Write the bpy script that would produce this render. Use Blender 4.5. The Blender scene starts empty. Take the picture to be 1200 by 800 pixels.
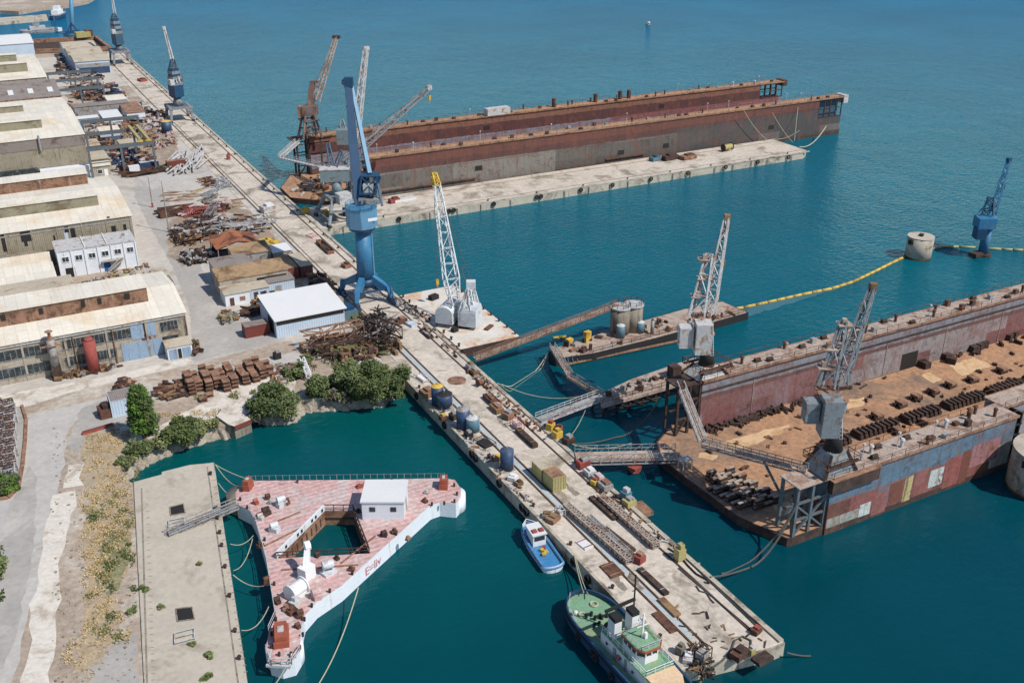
import bpy, math, random
from mathutils import Vector, Matrix
random.seed(11)
R=random.Random(5)
SC=bpy.context.scene
COL=SC.collection
# ---------------------------------------------------------------- camera
F=1192.;TH=math.radians(25.08);AZ=math.radians(28.0);H=95.
fw=Vector((math.sin(AZ)*math.cos(TH),math.cos(AZ)*math.cos(TH),-math.sin(TH)))
rt=Vector((math.cos(AZ),-math.sin(AZ),0.))
up=Vector((math.sin(AZ)*math.sin(TH),math.cos(AZ)*math.sin(TH),math.cos(TH)))
EYE=Vector((0,0,H))
Q=2.2
cd=bpy.data.cameras.new('camera');cam=bpy.data.objects.new('camera',cd);COL.objects.link(cam)
cam.location=EYE;cam.rotation_euler=(math.radians(90)-TH,0,-AZ)
cd.sensor_width=36;cd.lens=36*F/1200;cd.clip_end=30000;cd.clip_start=1
SC.camera=cam
def ray(px,py): return F*fw+(px-600)*rt+(400-py)*up
def P(px,py,z=Q):
    d=ray(px,py);t=(z-H)/d.z;return (d.x*t,d.y*t)
def P3(px,py,z=Q):
    a=P(px,py,z);return Vector((a[0],a[1],z))
def PD(px,py,ref):
    ref=Vector(ref);D=(ref-EYE).dot(fw);d=ray(px,py);return EYE+d*(D/F)
# ---------------------------------------------------------------- light
SE=math.radians(50)
SD=Vector((-math.sin(math.radians(33)),math.cos(math.radians(33)),0))   # shadow direction on the ground
SUN_AZ=math.atan2(-SD.x,-SD.y)
w=bpy.data.worlds.new('World');SC.world=w;w.use_nodes=True
nt=w.node_tree;bg=nt.nodes['Background'];sky=nt.nodes.new('ShaderNodeTexSky')
sky.sky_type='NISHITA';sky.sun_disc=False;sky.sun_elevation=SE;sky.sun_rotation=SUN_AZ
sky.air_density=1.0;sky.dust_density=.15;sky.ozone_density=1.0
nt.links.new(sky.outputs[0],bg.inputs[0]);bg.inputs[1].default_value=.12
sl=bpy.data.lights.new('sun','SUN');so=bpy.data.objects.new('sun',sl);COL.objects.link(so)
sl.energy=4.8;sl.angle=math.radians(.5);sl.color=(1,.945,.865)
ld=Vector((SD.x*math.cos(SE),SD.y*math.cos(SE),-math.sin(SE)))
so.rotation_euler=ld.to_track_quat('-Z','Y').to_euler()
SC.view_settings.view_transform='Standard';SC.view_settings.look='None';SC.view_settings.exposure=0
try:
    SC.cycles.max_bounces=5;SC.cycles.diffuse_bounces=2;SC.cycles.glossy_bounces=3
except Exception: pass
# ---------------------------------------------------------------- materials
def s2l(c): c/=255.;return c/12.92 if c<=.04045 else ((c+.055)/1.055)**2.4
def C(r,g,b,k=.85): return (s2l(r)*k,s2l(g)*k,s2l(b)*k,1)
class NT:
    def __init__(s,name):
        s.m=bpy.data.materials.new(name);s.m.use_nodes=True;s.t=s.m.node_tree
        s.b=s.t.nodes['Principled BSDF'];s.tc=None
    def n(s,t,**k):
        x=s.t.nodes.new(t)
        for a,b in k.items(): setattr(x,a,b)
        return x
    def l(s,a,b): s.t.links.new(a,b)
    def coord(s,world=False):
        if world:
            g=s.n('ShaderNodeNewGeometry');return g.outputs['Position']
        if not s.tc:
            t=s.n('ShaderNodeTexCoord');oi=s.n('ShaderNodeObjectInfo')
            m=s.n('ShaderNodeMath',operation='MULTIPLY');s.l(oi.outputs['Random'],m.inputs[0]);m.inputs[1].default_value=57
            v=s.n('ShaderNodeVectorMath',operation='ADD');s.l(t.outputs['Object'],v.inputs[0]);s.l(m.outputs[0],v.inputs[1])
            s.tc=(t.outputs['Object'],v.outputs[0])
        return s.tc[1]
    def objc(s): s.coord();return s.tc[0]
    def mapv(s,v,sc):
        m=s.n('ShaderNodeMapping');s.l(v,m.inputs[0]);m.inputs['Scale'].default_value=sc;return m.outputs[0]
    def noise(s,v,scale,det=4,rough=.6,dist=0):
        x=s.n('ShaderNodeTexNoise');s.l(v,x.inputs['Vector']);x.inputs['Scale'].default_value=scale
        x.inputs['Detail'].default_value=det;x.inputs['Roughness'].default_value=rough;x.inputs['Distortion'].default_value=dist
        return x.outputs[0]
    def ramp(s,f,stops,interp='LINEAR'):
        r=s.n('ShaderNodeValToRGB');cr=r.color_ramp;cr.interpolation=interp
        while len(cr.elements)>1: cr.elements.remove(cr.elements[-1])
        cr.elements[0].position=stops[0][0];cr.elements[0].color=stops[0][1]
        for p,c in stops[1:]:
            e=cr.elements.new(p);e.color=c
        s.l(f,r.inputs[0]);return r
    def thr(s,f,lo,hi,a=0,b=1):
        m=s.n('ShaderNodeMapRange');s.l(f,m.inputs[0]);m.inputs[1].default_value=lo;m.inputs[2].default_value=hi
        m.inputs[3].default_value=a;m.inputs[4].default_value=b;return m.outputs[0]
    def mix(s,f,a,b,mode='MIX'):
        x=s.n('ShaderNodeMix');x.data_type='RGBA';x.blend_type=mode;x.clamp_factor=True
        if isinstance(f,(int,float)): x.inputs[0].default_value=f
        else: s.l(f,x.inputs[0])
        for k,v in((6,a),(7,b)):
            if isinstance(v,tuple): x.inputs[k].default_value=v
            else: s.l(v,x.inputs[k])
        return x.outputs[2]
    def math(s,op,a,b=0):
        x=s.n('ShaderNodeMath',operation=op)
        for i,v in((0,a),(1,b)):
            if isinstance(v,(int,float)): x.inputs[i].default_value=v
            else: s.l(v,x.inputs[i])
        return x.outputs[0]
    def fin(s,col,rough=.8,metal=0,bump=None,bs=.1,spec=None):
        if isinstance(col,tuple): s.b.inputs['Base Color'].default_value=col
        else: s.l(col,s.b.inputs['Base Color'])
        s.b.inputs['Roughness'].default_value=rough;s.b.inputs['Metallic'].default_value=metal
        if spec is not None: s.b.inputs['Specular IOR Level'].default_value=spec
        if bump is not None:
            b=s.n('ShaderNodeBump');s.l(bump,b.inputs['Height']);b.inputs['Distance'].default_value=bs;b.inputs['Strength'].default_value=1
            s.l(b.outputs[0],s.b.inputs['Normal'])
        return s.m
def dk(c,k): return (c[0]*k,c[1]*k,c[2]*k,1)
RUST=C(118,80,62,.8);RUSTD=C(70,52,46,.8);RUSTL=C(166,128,104,.8)
def M(name,c,var=.3,scale=.35,stain=None,sa=.5,ss=.25,rough=.8,metal=0,streak=None,stk=.5,ribs=None,grit=.12,fine=2.5,world=False,runs=None):
    """weathered surface: base tone drifting between darker and lighter, a stain colour in patches, vertical streaks, ribs"""
    t=NT(name);v=t.coord(world)
    n1=t.noise(v,scale,5,.65)
    col=t.ramp(n1,[(.25,dk(c,1-var)),(.5,c),(.75,dk(c,1+var*.6))]).outputs[0]
    if stain:
        n2=t.noise(v,ss,6,.7,.6);col=t.mix(t.thr(n2,.62-sa*.3,.72-sa*.2),col,stain)
    if streak:
        n3=t.noise(t.mapv(v,(1,1,.09)),1.1,5,.7);col=t.mix(t.thr(n3,.66-stk*.25,.78-stk*.2,0,.85),col,streak)
    if runs:
        n3=t.noise(t.mapv(v,(1.6,.07,.07)),1.0,4,.7);col=t.mix(t.thr(n3,.56,.74,0,.5),col,runs)
        bk=t.n('ShaderNodeTexBrick');t.l(v,bk.inputs['Vector']);bk.inputs['Scale'].default_value=1;bk.inputs['Brick Width'].default_value=2.1;bk.inputs['Row Height'].default_value=6.3;bk.inputs['Mortar Size'].default_value=.05;bk.offset=0;bk.inputs['Color1'].default_value=(.93,.93,.93,1);bk.inputs['Color2'].default_value=(1.04,1.04,1.03,1);bk.inputs['Mortar'].default_value=(.8,.78,.75,1);col=t.mix(1.0,col,bk.outputs[0],'MULTIPLY')
    n4=t.noise(v,fine,3,.7);col=t.mix(1.0,col,t.ramp(n4,[(.3,(1-grit*1.6,)*3+(1,)),(.7,(1+grit*.5,)*3+(1,))]).outputs[0],'MULTIPLY')
    bump=None
    if ribs is not None:
        ax,sc=ribs
        wv=t.n('ShaderNodeTexWave',wave_type='BANDS',bands_direction=ax);t.l(t.objc(),wv.inputs[0]);wv.inputs['Scale'].default_value=sc
        col=t.mix(1.0,col,t.ramp(wv.outputs[1],[(0,(.9,.9,.9,1)),(.5,(1,1,1,1))]).outputs[0],'MULTIPLY')
        bump=wv.outputs[1]
    return t.fin(col,rough,metal,bump,.04)
MT={}
def mk(k,*a,**kw): MT[k]=M(k,*a,**kw)
mk('wharf_concrete',C(214,202,187,.82),var=.16,scale=.16,stain=C(150,138,122),sa=.42,ss=.14,grit=.16,fine=1.1)
mk('concrete',C(190,180,163),var=.25,scale=.3,stain=C(120,108,94),sa=.35,ss=.2,streak=C(96,80,66),stk=.35)
mk('concrete_dark',C(150,140,125),var=.3,scale=.3,streak=C(70,60,50),stk=.6)
mk('slab_concrete',C(196,186,170,.8),var=.12,scale=.2,stain=C(160,148,132),sa=.3,ss=.1,grit=.08,fine=1.2)
mk('ground_dirt',C(184,166,148,.8),var=.22,scale=.05,stain=C(205,196,182,.85),sa=.42,ss=.05,grit=.22,fine=.9)
mk('yard_concrete',C(202,194,184,.82),var=.12,scale=.07,stain=C(172,160,146),sa=.34,ss=.06,grit=.12,fine=.8)
mk('asphalt',C(178,173,167,.8),var=.14,scale=.1,stain=C(196,189,180),sa=.36,ss=.07,grit=.1,fine=1.)
mk('asphalt_pale',C(196,191,185,.8),var=.12,scale=.1,stain=C(168,160,152),sa=.25,ss=.09,grit=.1,fine=1.)
mk('road_worn',C(222,214,202,.84),var=.1,scale=.2,stain=C(176,160,142),sa=.4,ss=.16,grit=.12,fine=1.4)
mk('roof_cream',C(236,229,215,.78),var=.08,scale=.1,stain=C(222,204,178,.85),sa=.35,ss=.08,grit=.06,fine=1.2,runs=C(196,168,138))
mk('roof_tan',C(200,188,168,.8),var=.16,scale=.2,stain=C(150,116,84),sa=.25,ss=.15,ribs=('X',.9))
mk('roof_grey',C(150,140,134,.8),var=.14,scale=.2,stain=C(110,92,84),sa=.3,ribs=('X',.9))
mk('roof_white',C(232,232,232,.76),var=.04,scale=.2,grit=.03,rough=.6)
mk('roof_orange',C(180,112,74,.85),var=.25,scale=.6,stain=C(120,70,48),ribs=('X',1.6))
mk('roof_brown',C(178,148,112,.85),var=.25,scale=.5,stain=C(120,90,62),ribs=('X',1.6))
mk('wall_olive',C(160,151,132),var=.15,scale=.2,stain=C(136,124,100),sa=.4,streak=C(112,98,78),stk=.35,ribs=('X',.7))
mk('wall_beige',C(176,166,150),var=.15,scale=.25,stain=C(132,116,98),sa=.35,streak=C(110,92,74),stk=.4)
mk('wall_white',C(222,226,232,.9),var=.1,scale=.4,streak=C(150,146,140),stk=.25,grit=.06)
mk('wall_paleblue',C(190,206,222,.9),var=.08,scale=.3,ribs=('X',.6),grit=.05)
mk('blue_door',C(146,170,194),var=.12,scale=.5,streak=C(120,90,70),stk=.4)
mk('blue_door_deep',C(40,92,150),var=.15)
mk('dark_glass',C(52,60,64),var=.5,scale=1.5,stain=C(104,118,122),sa=.35,ss=.8,rough=.35,grit=.3)
mk('dark',C(34,32,32),var=.3,scale=1)
mk('monitor_rust',C(148,112,90),var=.35,scale=.5,stain=C(84,58,44),sa=.5,ss=.4,streak=C(180,160,140),stk=.35)
mk('monitor_grey',C(146,140,118),var=.15,scale=.4,stain=C(110,96,76),sa=.4)
mk('rust',RUST,var=.5,scale=.8,stain=RUSTD,sa=.55,ss=.5,rough=.9,grit=.3)
mk('rust_dark',C(84,64,56,.8),var=.5,scale=.8,stain=C(52,38,34),sa=.5,ss=.5,rough=.9,grit=.3)
mk('rust_light',RUSTL,var=.35,scale=.6,stain=RUST,sa=.5,ss=.4,rough=.9,grit=.2)
mk('steel_grey',C(160,160,160),var=.25,scale=.6,stain=C(116,92,76),sa=.4,ss=.6,rough=.6)
mk('steel_pale',C(200,200,200),var=.2,scale=.6,stain=C(150,116,92),sa=.35,ss=.6,rough=.6)
mk('steel_blue_grey',C(96,108,116),var=.25,scale=.6,stain=C(96,80,70),sa=.3,ss=.6,rough=.6)
mk('crane_blue',C(48,116,158,.9),var=.2,scale=.4,stain=C(84,128,156),sa=.45,ss=.3,rough=.55,grit=.1,streak=C(70,84,96),stk=.35)
mk('crane_blue_dark',C(30,74,110,.75),var=.2,scale=.4,rough=.5,grit=.08)
mk('crane_blue_pale',C(98,148,180,.85),var=.12,scale=.5,streak=C(70,100,130),stk=.3,rough=.5,grit=.06)
mk('crane_teal',C(54,88,112),var=.25,scale=.5,stain=C(80,76,74),sa=.3,rough=.6)
mk('crane_slate',C(136,144,150),var=.2,scale=.5,stain=C(110,92,80),sa=.35,ss=.5,streak=C(100,72,56),stk=.4,rough=.6)
mk('crane_greygreen',C(124,140,146),var=.2,scale=.5,stain=C(110,90,74),sa=.3,ss=.5,rough=.6)
mk('crane_brown',C(110,86,78),var=.3,scale=.6,stain=C(140,120,112),sa=.35,rough=.8)
mk('crane_white',C(206,212,216,.9),var=.14,scale=.5,stain=C(156,142,130),sa=.3,ss=.6,rough=.6)
mk('white_paint',C(232,232,232,.88),var=.06,scale=.6,streak=C(170,150,136),stk=.2,rough=.5,grit=.05)
mk('yellow',C(214,178,74),var=.2,scale=.8,stain=C(150,112,50),sa=.3)
mk('yellow_dull',C(188,176,118),var=.15,scale=.5,streak=C(130,96,60),stk=.4,ribs=('X',1.8))
mk('red_paint',C(160,78,70),var=.2,scale=.6,stain=C(130,56,46),sa=.35)
mk('red_container',C(128,64,54),var=.15,scale=.5,streak=C(90,52,40),stk=.35,ribs=('X',1.8))
mk('orange_lifeboat',C(164,88,66),var=.15,scale=1,stain=C(150,66,44),sa=.3,rough=.55)
mk('navy',C(44,70,104),var=.25,scale=.7,stain=C(92,100,112),sa=.3,rough=.55)
mk('tank_teal',C(86,124,140),var=.2,scale=.7,stain=C(120,100,84),sa=.3,rough=.55)
mk('trench_blue',C(184,194,198,.8),var=.14,scale=.3,stain=C(196,184,160),sa=.35,ss=.25)
mk('rail_steel',C(92,76,64),var=.35,scale=1,stain=C(124,92,66),sa=.4,rough=.7)
mk('rubber',C(32,32,34),var=.3,scale=2)
mk('rope',C(180,176,150),var=.15,scale=2)
mk('rope_dark',C(84,84,80),var=.2,scale=2)
mk('timber',C(150,118,82),var=.3,scale=.9,stain=C(110,84,60))
mk('tarp',C(206,210,206),var=.2,scale=.8)
mk('cardboard',C(168,140,102),var=.25,scale=.8)
mk('platform_deck',C(212,172,168,.88),var=.2,scale=.35,stain=C(210,196,192),sa=.5,ss=.2,grit=.22,fine=1.5,ribs=('Y',.3),streak=None)
mk('hull_white',C(224,228,234,.9),var=.05,scale=.3,streak=C(190,180,172),stk=.25,grit=.05,rough=.5)
mk('green_deck',C(124,166,134),var=.16,scale=.7,stain=C(150,160,120),sa=.3)
mk('hull_navy',C(40,72,110),var=.15,scale=.4,streak=C(80,90,104),stk=.25,rough=.5)
mk('boat_blue',C(66,134,186),var=.1,scale=.8,stain=C(100,150,190),sa=.3,rough=.5)
mk('leaf_dark',C(88,104,58,.82),var=.45,scale=.5,stain=C(112,122,60,.8),sa=.35,ss=.35,grit=.2)
mk('leaf_olive',C(122,134,84,.82),var=.4,scale=.5,stain=C(90,102,60,.8),sa=.4,ss=.35,grit=.2)
mk('dry_soil',C(190,168,134,.8),var=.25,scale=.5,stain=C(184,168,148,.8),sa=.5,ss=.25,grit=.25)
mk('green_soil',C(146,142,104,.8),var=.3,scale=.5,stain=C(184,164,130,.8),sa=.5,ss=.3,grit=.25)
mk('leaf_bright',C(100,136,50,.85),var=.45,scale=.5,stain=C(60,92,28,.8),sa=.4,ss=.4,grit=.2)
mk('leaf_grey',C(128,124,110,.8),var=.35,scale=.5)
mk('bark',C(96,78,60),var=.3,scale=2)
mk('dry_grass',C(206,182,136,.8),var=.25,scale=.12,stain=C(216,194,150),sa=.3,grit=.2)
mk('green_weed',C(134,140,92,.8),var=.35,scale=.2,stain=C(150,140,80),sa=.3,grit=.2)
mk('rock',C(168,158,142),var=.35,scale=.6,stain=C(110,98,82),sa=.4,ss=.5,grit=.25)
mk('deck_rusty',C(188,144,110,.8),var=.26,scale=.12,stain=C(136,114,98,.85),sa=.4,ss=.07,grit=.24,fine=1.2)
mk('walk_grey',C(190,172,158,.8),var=.2,scale=.3,stain=C(140,104,84),sa=.45,ss=.3,grit=.2)
mk('drowned',C(58,112,126,.8),var=.2,scale=.2)
mk('deck_worn',C(216,182,142,.85),var=.1,scale=.3,stain=C(190,150,108),sa=.45,ss=.25)
mk('skin',C(190,140,110));mk('cloth_navy',C(40,50,80));mk('cloth_orange',C(220,100,40))
mk('faded_red',C(200,130,130,.85),var=.3,scale=1.2)
# glass / water
def water():
    t=NT('water');v=t.coord(True)
    sx=t.n('ShaderNodeSeparateXYZ');t.l(v,sx.inputs[0])
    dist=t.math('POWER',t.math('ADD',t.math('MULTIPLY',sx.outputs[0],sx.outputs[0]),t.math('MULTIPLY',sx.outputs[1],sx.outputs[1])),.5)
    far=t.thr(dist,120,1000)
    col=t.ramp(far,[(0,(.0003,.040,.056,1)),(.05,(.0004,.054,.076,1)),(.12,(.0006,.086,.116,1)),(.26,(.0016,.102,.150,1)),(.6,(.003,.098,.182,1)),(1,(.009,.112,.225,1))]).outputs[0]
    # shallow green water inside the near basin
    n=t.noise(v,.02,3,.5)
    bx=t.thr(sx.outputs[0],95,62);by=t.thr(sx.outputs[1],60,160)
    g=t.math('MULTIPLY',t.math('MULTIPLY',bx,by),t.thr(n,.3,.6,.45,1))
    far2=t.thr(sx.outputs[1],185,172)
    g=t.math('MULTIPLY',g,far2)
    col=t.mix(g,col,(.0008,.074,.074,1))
    p=t.noise(v,.011,4,.6);col=t.mix(1.0,col,t.ramp(p,[(.35,(.84,.86,.88,1)),(.65,(1.12,1.1,1.08,1))]).outputs[0],'MULTIPLY')
    a=t.noise(t.mapv(v,(.8,1.25,1)),.62,4,.62,.4);b=t.noise(t.mapv(v,(1,.7,1)),.1,3,.5)
    calm=t.thr(dist,110,330,.16,1)
    w2=t.math('MULTIPLY',t.math('ADD',a,t.math('MULTIPLY',b,1.2)),calm)
    m=t.fin(col,.1,0,w2,.55,.24)
    # far ripples read as tone
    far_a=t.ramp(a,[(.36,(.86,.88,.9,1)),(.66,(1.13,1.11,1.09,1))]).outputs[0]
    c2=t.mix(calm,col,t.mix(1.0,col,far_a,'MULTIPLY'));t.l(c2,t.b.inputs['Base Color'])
    # body colour of the sea under a tinted, partly broken sky reflection
    bn=t.b.inputs['Normal'].links[0].from_socket
    df=t.n('ShaderNodeBsdfDiffuse');t.l(c2,df.inputs['Color'])
    gl=t.n('ShaderNodeBsdfGlossy');gl.inputs['Color'].default_value=(.62,.86,1,1);gl.inputs['Roughness'].default_value=.09;t.l(bn,gl.inputs['Normal'])
    fr=t.n('ShaderNodeFresnel');fr.inputs['IOR'].default_value=1.33;t.l(bn,fr.inputs['Normal'])
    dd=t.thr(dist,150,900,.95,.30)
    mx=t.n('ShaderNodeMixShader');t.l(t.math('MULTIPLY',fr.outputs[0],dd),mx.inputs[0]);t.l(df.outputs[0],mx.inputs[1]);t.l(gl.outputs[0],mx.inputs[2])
    t.l(mx.outputs[0],t.t.nodes['Material Output'].inputs[0])
    return m
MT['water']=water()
def wallmat(name,Hh,bands,patch=None,pz=(0,1),psz=(9,3.2),streak=RUST,stk=.5,base_n=.05,xsplit=None):
    """steel dock wall: horizontal bands of paint, repainted plates, rust runs"""
    t=NT(name);v=t.objc();vr=v
    sx=t.n('ShaderNodeSeparateXYZ');t.l(v,sx.inputs[0])
    n=t.noise(vr,.35,5,.7)
    z=t.math('ADD',t.math('DIVIDE',sx.outputs[2],Hh),t.math('MULTIPLY',t.math('SUBTRACT',n,.5),base_n*2))
    col=t.ramp(z,bands,'CONSTANT').outputs[0]
    if xsplit:
        for x0,x1,z0,z1,c in xsplit:
            zz=t.math('DIVIDE',sx.outputs[2],Hh)
            f=t.math('MULTIPLY',t.math('MULTIPLY',t.math('GREATER_THAN',sx.outputs[0],x0),t.math('LESS_THAN',sx.outputs[0],x1)),t.math('MULTIPLY',t.math('GREATER_THAN',zz,z0),t.math('LESS_THAN',zz,z1)))
            col=t.mix(t.math('MULTIPLY',f,.92),col,c)
    if patch:
        cb=t.n('ShaderNodeCombineXYZ');t.l(sx.outputs[0],cb.inputs[0]);t.l(sx.outputs[2],cb.inputs[1])
        br=t.n('ShaderNodeTexBrick');t.l(cb.outputs[0],br.inputs['Vector']);br.inputs['Scale'].default_value=1
        br.inputs['Brick Width'].default_value=psz[0];br.inputs['Row Height'].default_value=psz[1];br.inputs['Mortar Size'].default_value=0
        br.inputs['Color1'].default_value=(0,0,0,1);br.inputs['Color2'].default_value=(1,1,1,1);br.offset=.37;br.squash=.6;br.squash_frequency=3
        r=t.ramp(br.outputs[0],patch,'CONSTANT')
        zz=t.math('DIVIDE',sx.outputs[2],Hh)
        mk_=t.math('MULTIPLY',t.math('GREATER_THAN',zz,pz[0]),t.math('LESS_THAN',zz,pz[1]))
        col=t.mix(t.math('MULTIPLY',r.outputs[1],mk_),col,r.outputs[0])
    n3=t.noise(t.mapv(vr,(1,1,.3)),.42,7,.78,.5);col=t.mix(t.thr(n3,.66-stk*.25,.82-stk*.2,0,.9),col,streak)
    n5=t.noise(vr,.28,7,.78,.8);col=t.mix(t.thr(n5,.52,.66,0,.75),col,RUSTD);n6=t.noise(t.mapv(vr,(1,1,.6)),.16,6,.75,1.0);col=t.mix(t.thr(n6,.5,.62,0,.45),col,C(126,74,60))
    # frames behind the plating show as faint vertical seams
    wv=t.n('ShaderNodeTexWave',wave_type='BANDS',bands_direction='X');t.l(v,wv.inputs[0]);wv.inputs['Scale'].default_value=.12
    col=t.mix(1.0,col,t.ramp(wv.outputs[1],[(0,(.86,.86,.86,1)),(.1,(1,1,1,1))]).outputs[0],'MULTIPLY')
    n4=t.noise(vr,1.7,4,.7);col=t.mix(1.0,col,t.ramp(n4,[(.3,(.72,.72,.72,1)),(.7,(1.1,1.1,1.1,1))]).outputs[0],'MULTIPLY')
    return t.fin(col,.75,0,n4,.05)
T=lambda c,a=1:(c[0],c[1],c[2],a)
# ---------------------------------------------------------------- mesh builder
def wl(p):
    v=Vector(p.location)
    while p.parent: p=p.parent;v=v+p.location
    return tuple(v)
class MB:
    def __init__(s): s.v=[];s.f=[];s.mi=[];s.cur=0
    def add(s,vs,fs):
        n=len(s.v);s.v+=[tuple(p) for p in vs];s.f+=[tuple(i+n for i in f) for f in fs];s.mi+=[s.cur]*len(fs);return s
    def box(s,x0,x1,y0,y1,z0,z1):
        return s.add([(x0,y0,z0),(x1,y0,z0),(x1,y1,z0),(x0,y1,z0),(x0,y0,z1),(x1,y0,z1),(x1,y1,z1),(x0,y1,z1)],
          [(0,3,2,1),(4,5,6,7),(0,1,5,4),(1,2,6,5),(2,3,7,6),(3,0,4,7)])
    def obox(s,c,d,rz=0,rx=0,ry=0):
        m=Matrix.Translation(c)@Matrix.Rotation(rz,4,'Z')@Matrix.Rotation(ry,4,'Y')@Matrix.Rotation(rx,4,'X')
        lx,ly,lz=d[0]/2,d[1]/2,d[2]
        vs=[(-lx,-ly,0),(lx,-ly,0),(lx,ly,0),(-lx,ly,0),(-lx,-ly,lz),(lx,-ly,lz),(lx,ly,lz),(-lx,ly,lz)]
        return s.add([m@Vector(q) for q in vs],[(0,3,2,1),(4,5,6,7),(0,1,5,4),(1,2,6,5),(2,3,7,6),(3,0,4,7)])
    def _fr(s,p,q,hint=None):
        p=Vector(p);q=Vector(q);d=(q-p).normalized();h=Vector(hint) if hint else Vector((0,0,1))
        if abs(d.dot(h))>.97: h=Vector((1,0,0)) if abs(d.x)<.9 else Vector((0,1,0))
        a=d.cross(h).normalized();b=a.cross(d).normalized();return p,q,a,b
    def beam(s,p,q,w,h=None,w2=None,h2=None,hint=None):
        h=h or w;w2=w2 or w;h2=h2 or h*(w2/w);p,q,a,b=s._fr(p,q,hint)
        vs=[p-a*w/2-b*h/2,p+a*w/2-b*h/2,p+a*w/2+b*h/2,p-a*w/2+b*h/2,q-a*w2/2-b*h2/2,q+a*w2/2-b*h2/2,q+a*w2/2+b*h2/2,q-a*w2/2+b*h2/2]
        return s.add(vs,[(0,3,2,1),(4,5,6,7),(0,1,5,4),(1,2,6,5),(2,3,7,6),(3,0,4,7)])
    def cone(s,p,q,r0,r1=None,n=14,cap=True):
        r1=r0 if r1 is None else r1;p,q,a,b=s._fr(p,q);vs=[]
        for c,r in((p,r0),(q,r1)):
            for i in range(n):
                t=2*math.pi*i/n;vs.append(c+a*math.cos(t)*r+b*math.sin(t)*r)
        fs=[(i,(i+1)%n,n+(i+1)%n,n+i) for i in range(n)]
        if cap: fs+=[tuple(range(n-1,-1,-1)),tuple(range(n,2*n))]
        return s.add(vs,fs)
    def tube(s,pts,r,n=6):
        for i in range(len(pts)-1): s.cone(pts[i],pts[i+1],r,r,n,True)
        return s
    def prism(s,poly,z0,z1):
        n=len(poly);A=sum(poly[i][0]*poly[(i+1)%n][1]-poly[(i+1)%n][0]*poly[i][1] for i in range(n))
        if A<0: poly=poly[::-1]
        vs=[(x,y,z0) for x,y in poly]+[(x,y,z1) for x,y in poly]
        return s.add(vs,[tuple(range(n-1,-1,-1)),tuple(range(n,2*n))]+[(i,(i+1)%n,n+(i+1)%n,n+i) for i in range(n)])
    def sheet(s,poly,z):
        n=len(poly);A=sum(poly[i][0]*poly[(i+1)%n][1]-poly[(i+1)%n][0]*poly[i][1] for i in range(n))
        if A<0: poly=poly[::-1]
        return s.add([(x,y,z) for x,y in poly],[tuple(range(n))])
    def lattice(s,p,q,w0,w1,r=.1,seg=None,hint=None,h0=None,h1=None,br=None):
        h0=h0 or w0;h1=h1 or w1;p,q,a,b=s._fr(p,q,hint);L=(q-p).length;seg=seg or max(3,int(L/((w0+w1)/2*1.6)));br=br or r*.55
        def cs(k):
            t=k/seg;c=p.lerp(q,t);w=(w0*(1-t)+w1*t)/2;h=(h0*(1-t)+h1*t)/2
            return [c-a*w-b*h,c+a*w-b*h,c+a*w+b*h,c-a*w+b*h]
        A,B=cs(0),cs(seg)
        for i in range(4): s.beam(A[i],B[i],r*2)
        for k in range(seg):
            c0,c1=cs(k),cs(k+1)
            for i in range(4):
                j=(i+1)%4
                s.beam(*( (c0[i],c1[j]) if (k+i)%2 else (c0[j],c1[i]) ),br*2)
                s.beam(c1[i],c1[j],br*2)
        return s
    def sphere(s,c,r,n=8,sq=1):
        c=Vector(c);vs=[];m=n//2+1
        for j in range(1,m):
            ph=math.pi*j/m
            for i in range(n):
                t=2*math.pi*i/n;vs.append(c+Vector((r*math.sin(ph)*math.cos(t),r*math.sin(ph)*math.sin(t),r*sq*math.cos(ph))))
        vs+= [c+Vector((0,0,r*sq)),c-Vector((0,0,r*sq))];k=len(vs);fs=[]
        for j in range(m-2):
            for i in range(n): fs.append((j*n+i,(j+1)*n+i,(j+1)*n+(i+1)%n,j*n+(i+1)%n))
        for i in range(n):
            fs.append((k-2,i,(i+1)%n));fs.append((k-1,(m-2)*n+(i+1)%n,(m-2)*n+i))
        return s.add(vs,fs)
    def torus(s,c,R0,r,axis='z',n=12,k=6):
        c=Vector(c);vs=[]
        for i in range(n):
            a=2*math.pi*i/n
            for j in range(k):
                b=2*math.pi*j/k;x=(R0+r*math.cos(b))*math.cos(a);y=(R0+r*math.cos(b))*math.sin(a);z=r*math.sin(b)
                vs.append(c+Vector({'z':(x,y,z),'x':(z,x,y),'y':(x,z,y)}[axis]))
        return s.add(vs,[(i*k+j,((i+1)%n)*k+j,((i+1)%n)*k+(j+1)%k,i*k+(j+1)%k) for i in range(n) for j in range(k)])
    def build(s,name,mat,parent=None,smooth=False,origin=None):
        if not s.v: return None
        if parent is not None: o=wl(parent)
        elif origin is not None: o=origin
        else:
            xs=[p[0] for p in s.v];ys=[p[1] for p in s.v];zs=[p[2] for p in s.v];o=((min(xs)+max(xs))/2,(min(ys)+max(ys))/2,min(zs))
        me=bpy.data.meshes.new(name);me.from_pydata([(p[0]-o[0],p[1]-o[1],p[2]-o[2]) for p in s.v],[],s.f)
        mats=mat if isinstance(mat,(list,tuple)) else [mat]
        for m in mats: me.materials.append(MT[m] if isinstance(m,str) else m)
        if len(mats)>1: me.polygons.foreach_set('material_index',s.mi)
        if smooth: me.polygons.foreach_set('use_smooth',[True]*len(me.polygons))
        me.update()
        ob=bpy.data.objects.new(name,me);COL.objects.link(ob)
        if parent is not None:
            ob.parent=parent
        else: ob.location=o
        return ob
def box(*a): return MB().box(*a)
def tag(o,label=None,cat=None,group=None,kind=None):
    if label: o['label']=label
    if cat: o['category']=cat
    if group: o['group']=group
    if kind: o['kind']=kind
    return o
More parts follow.
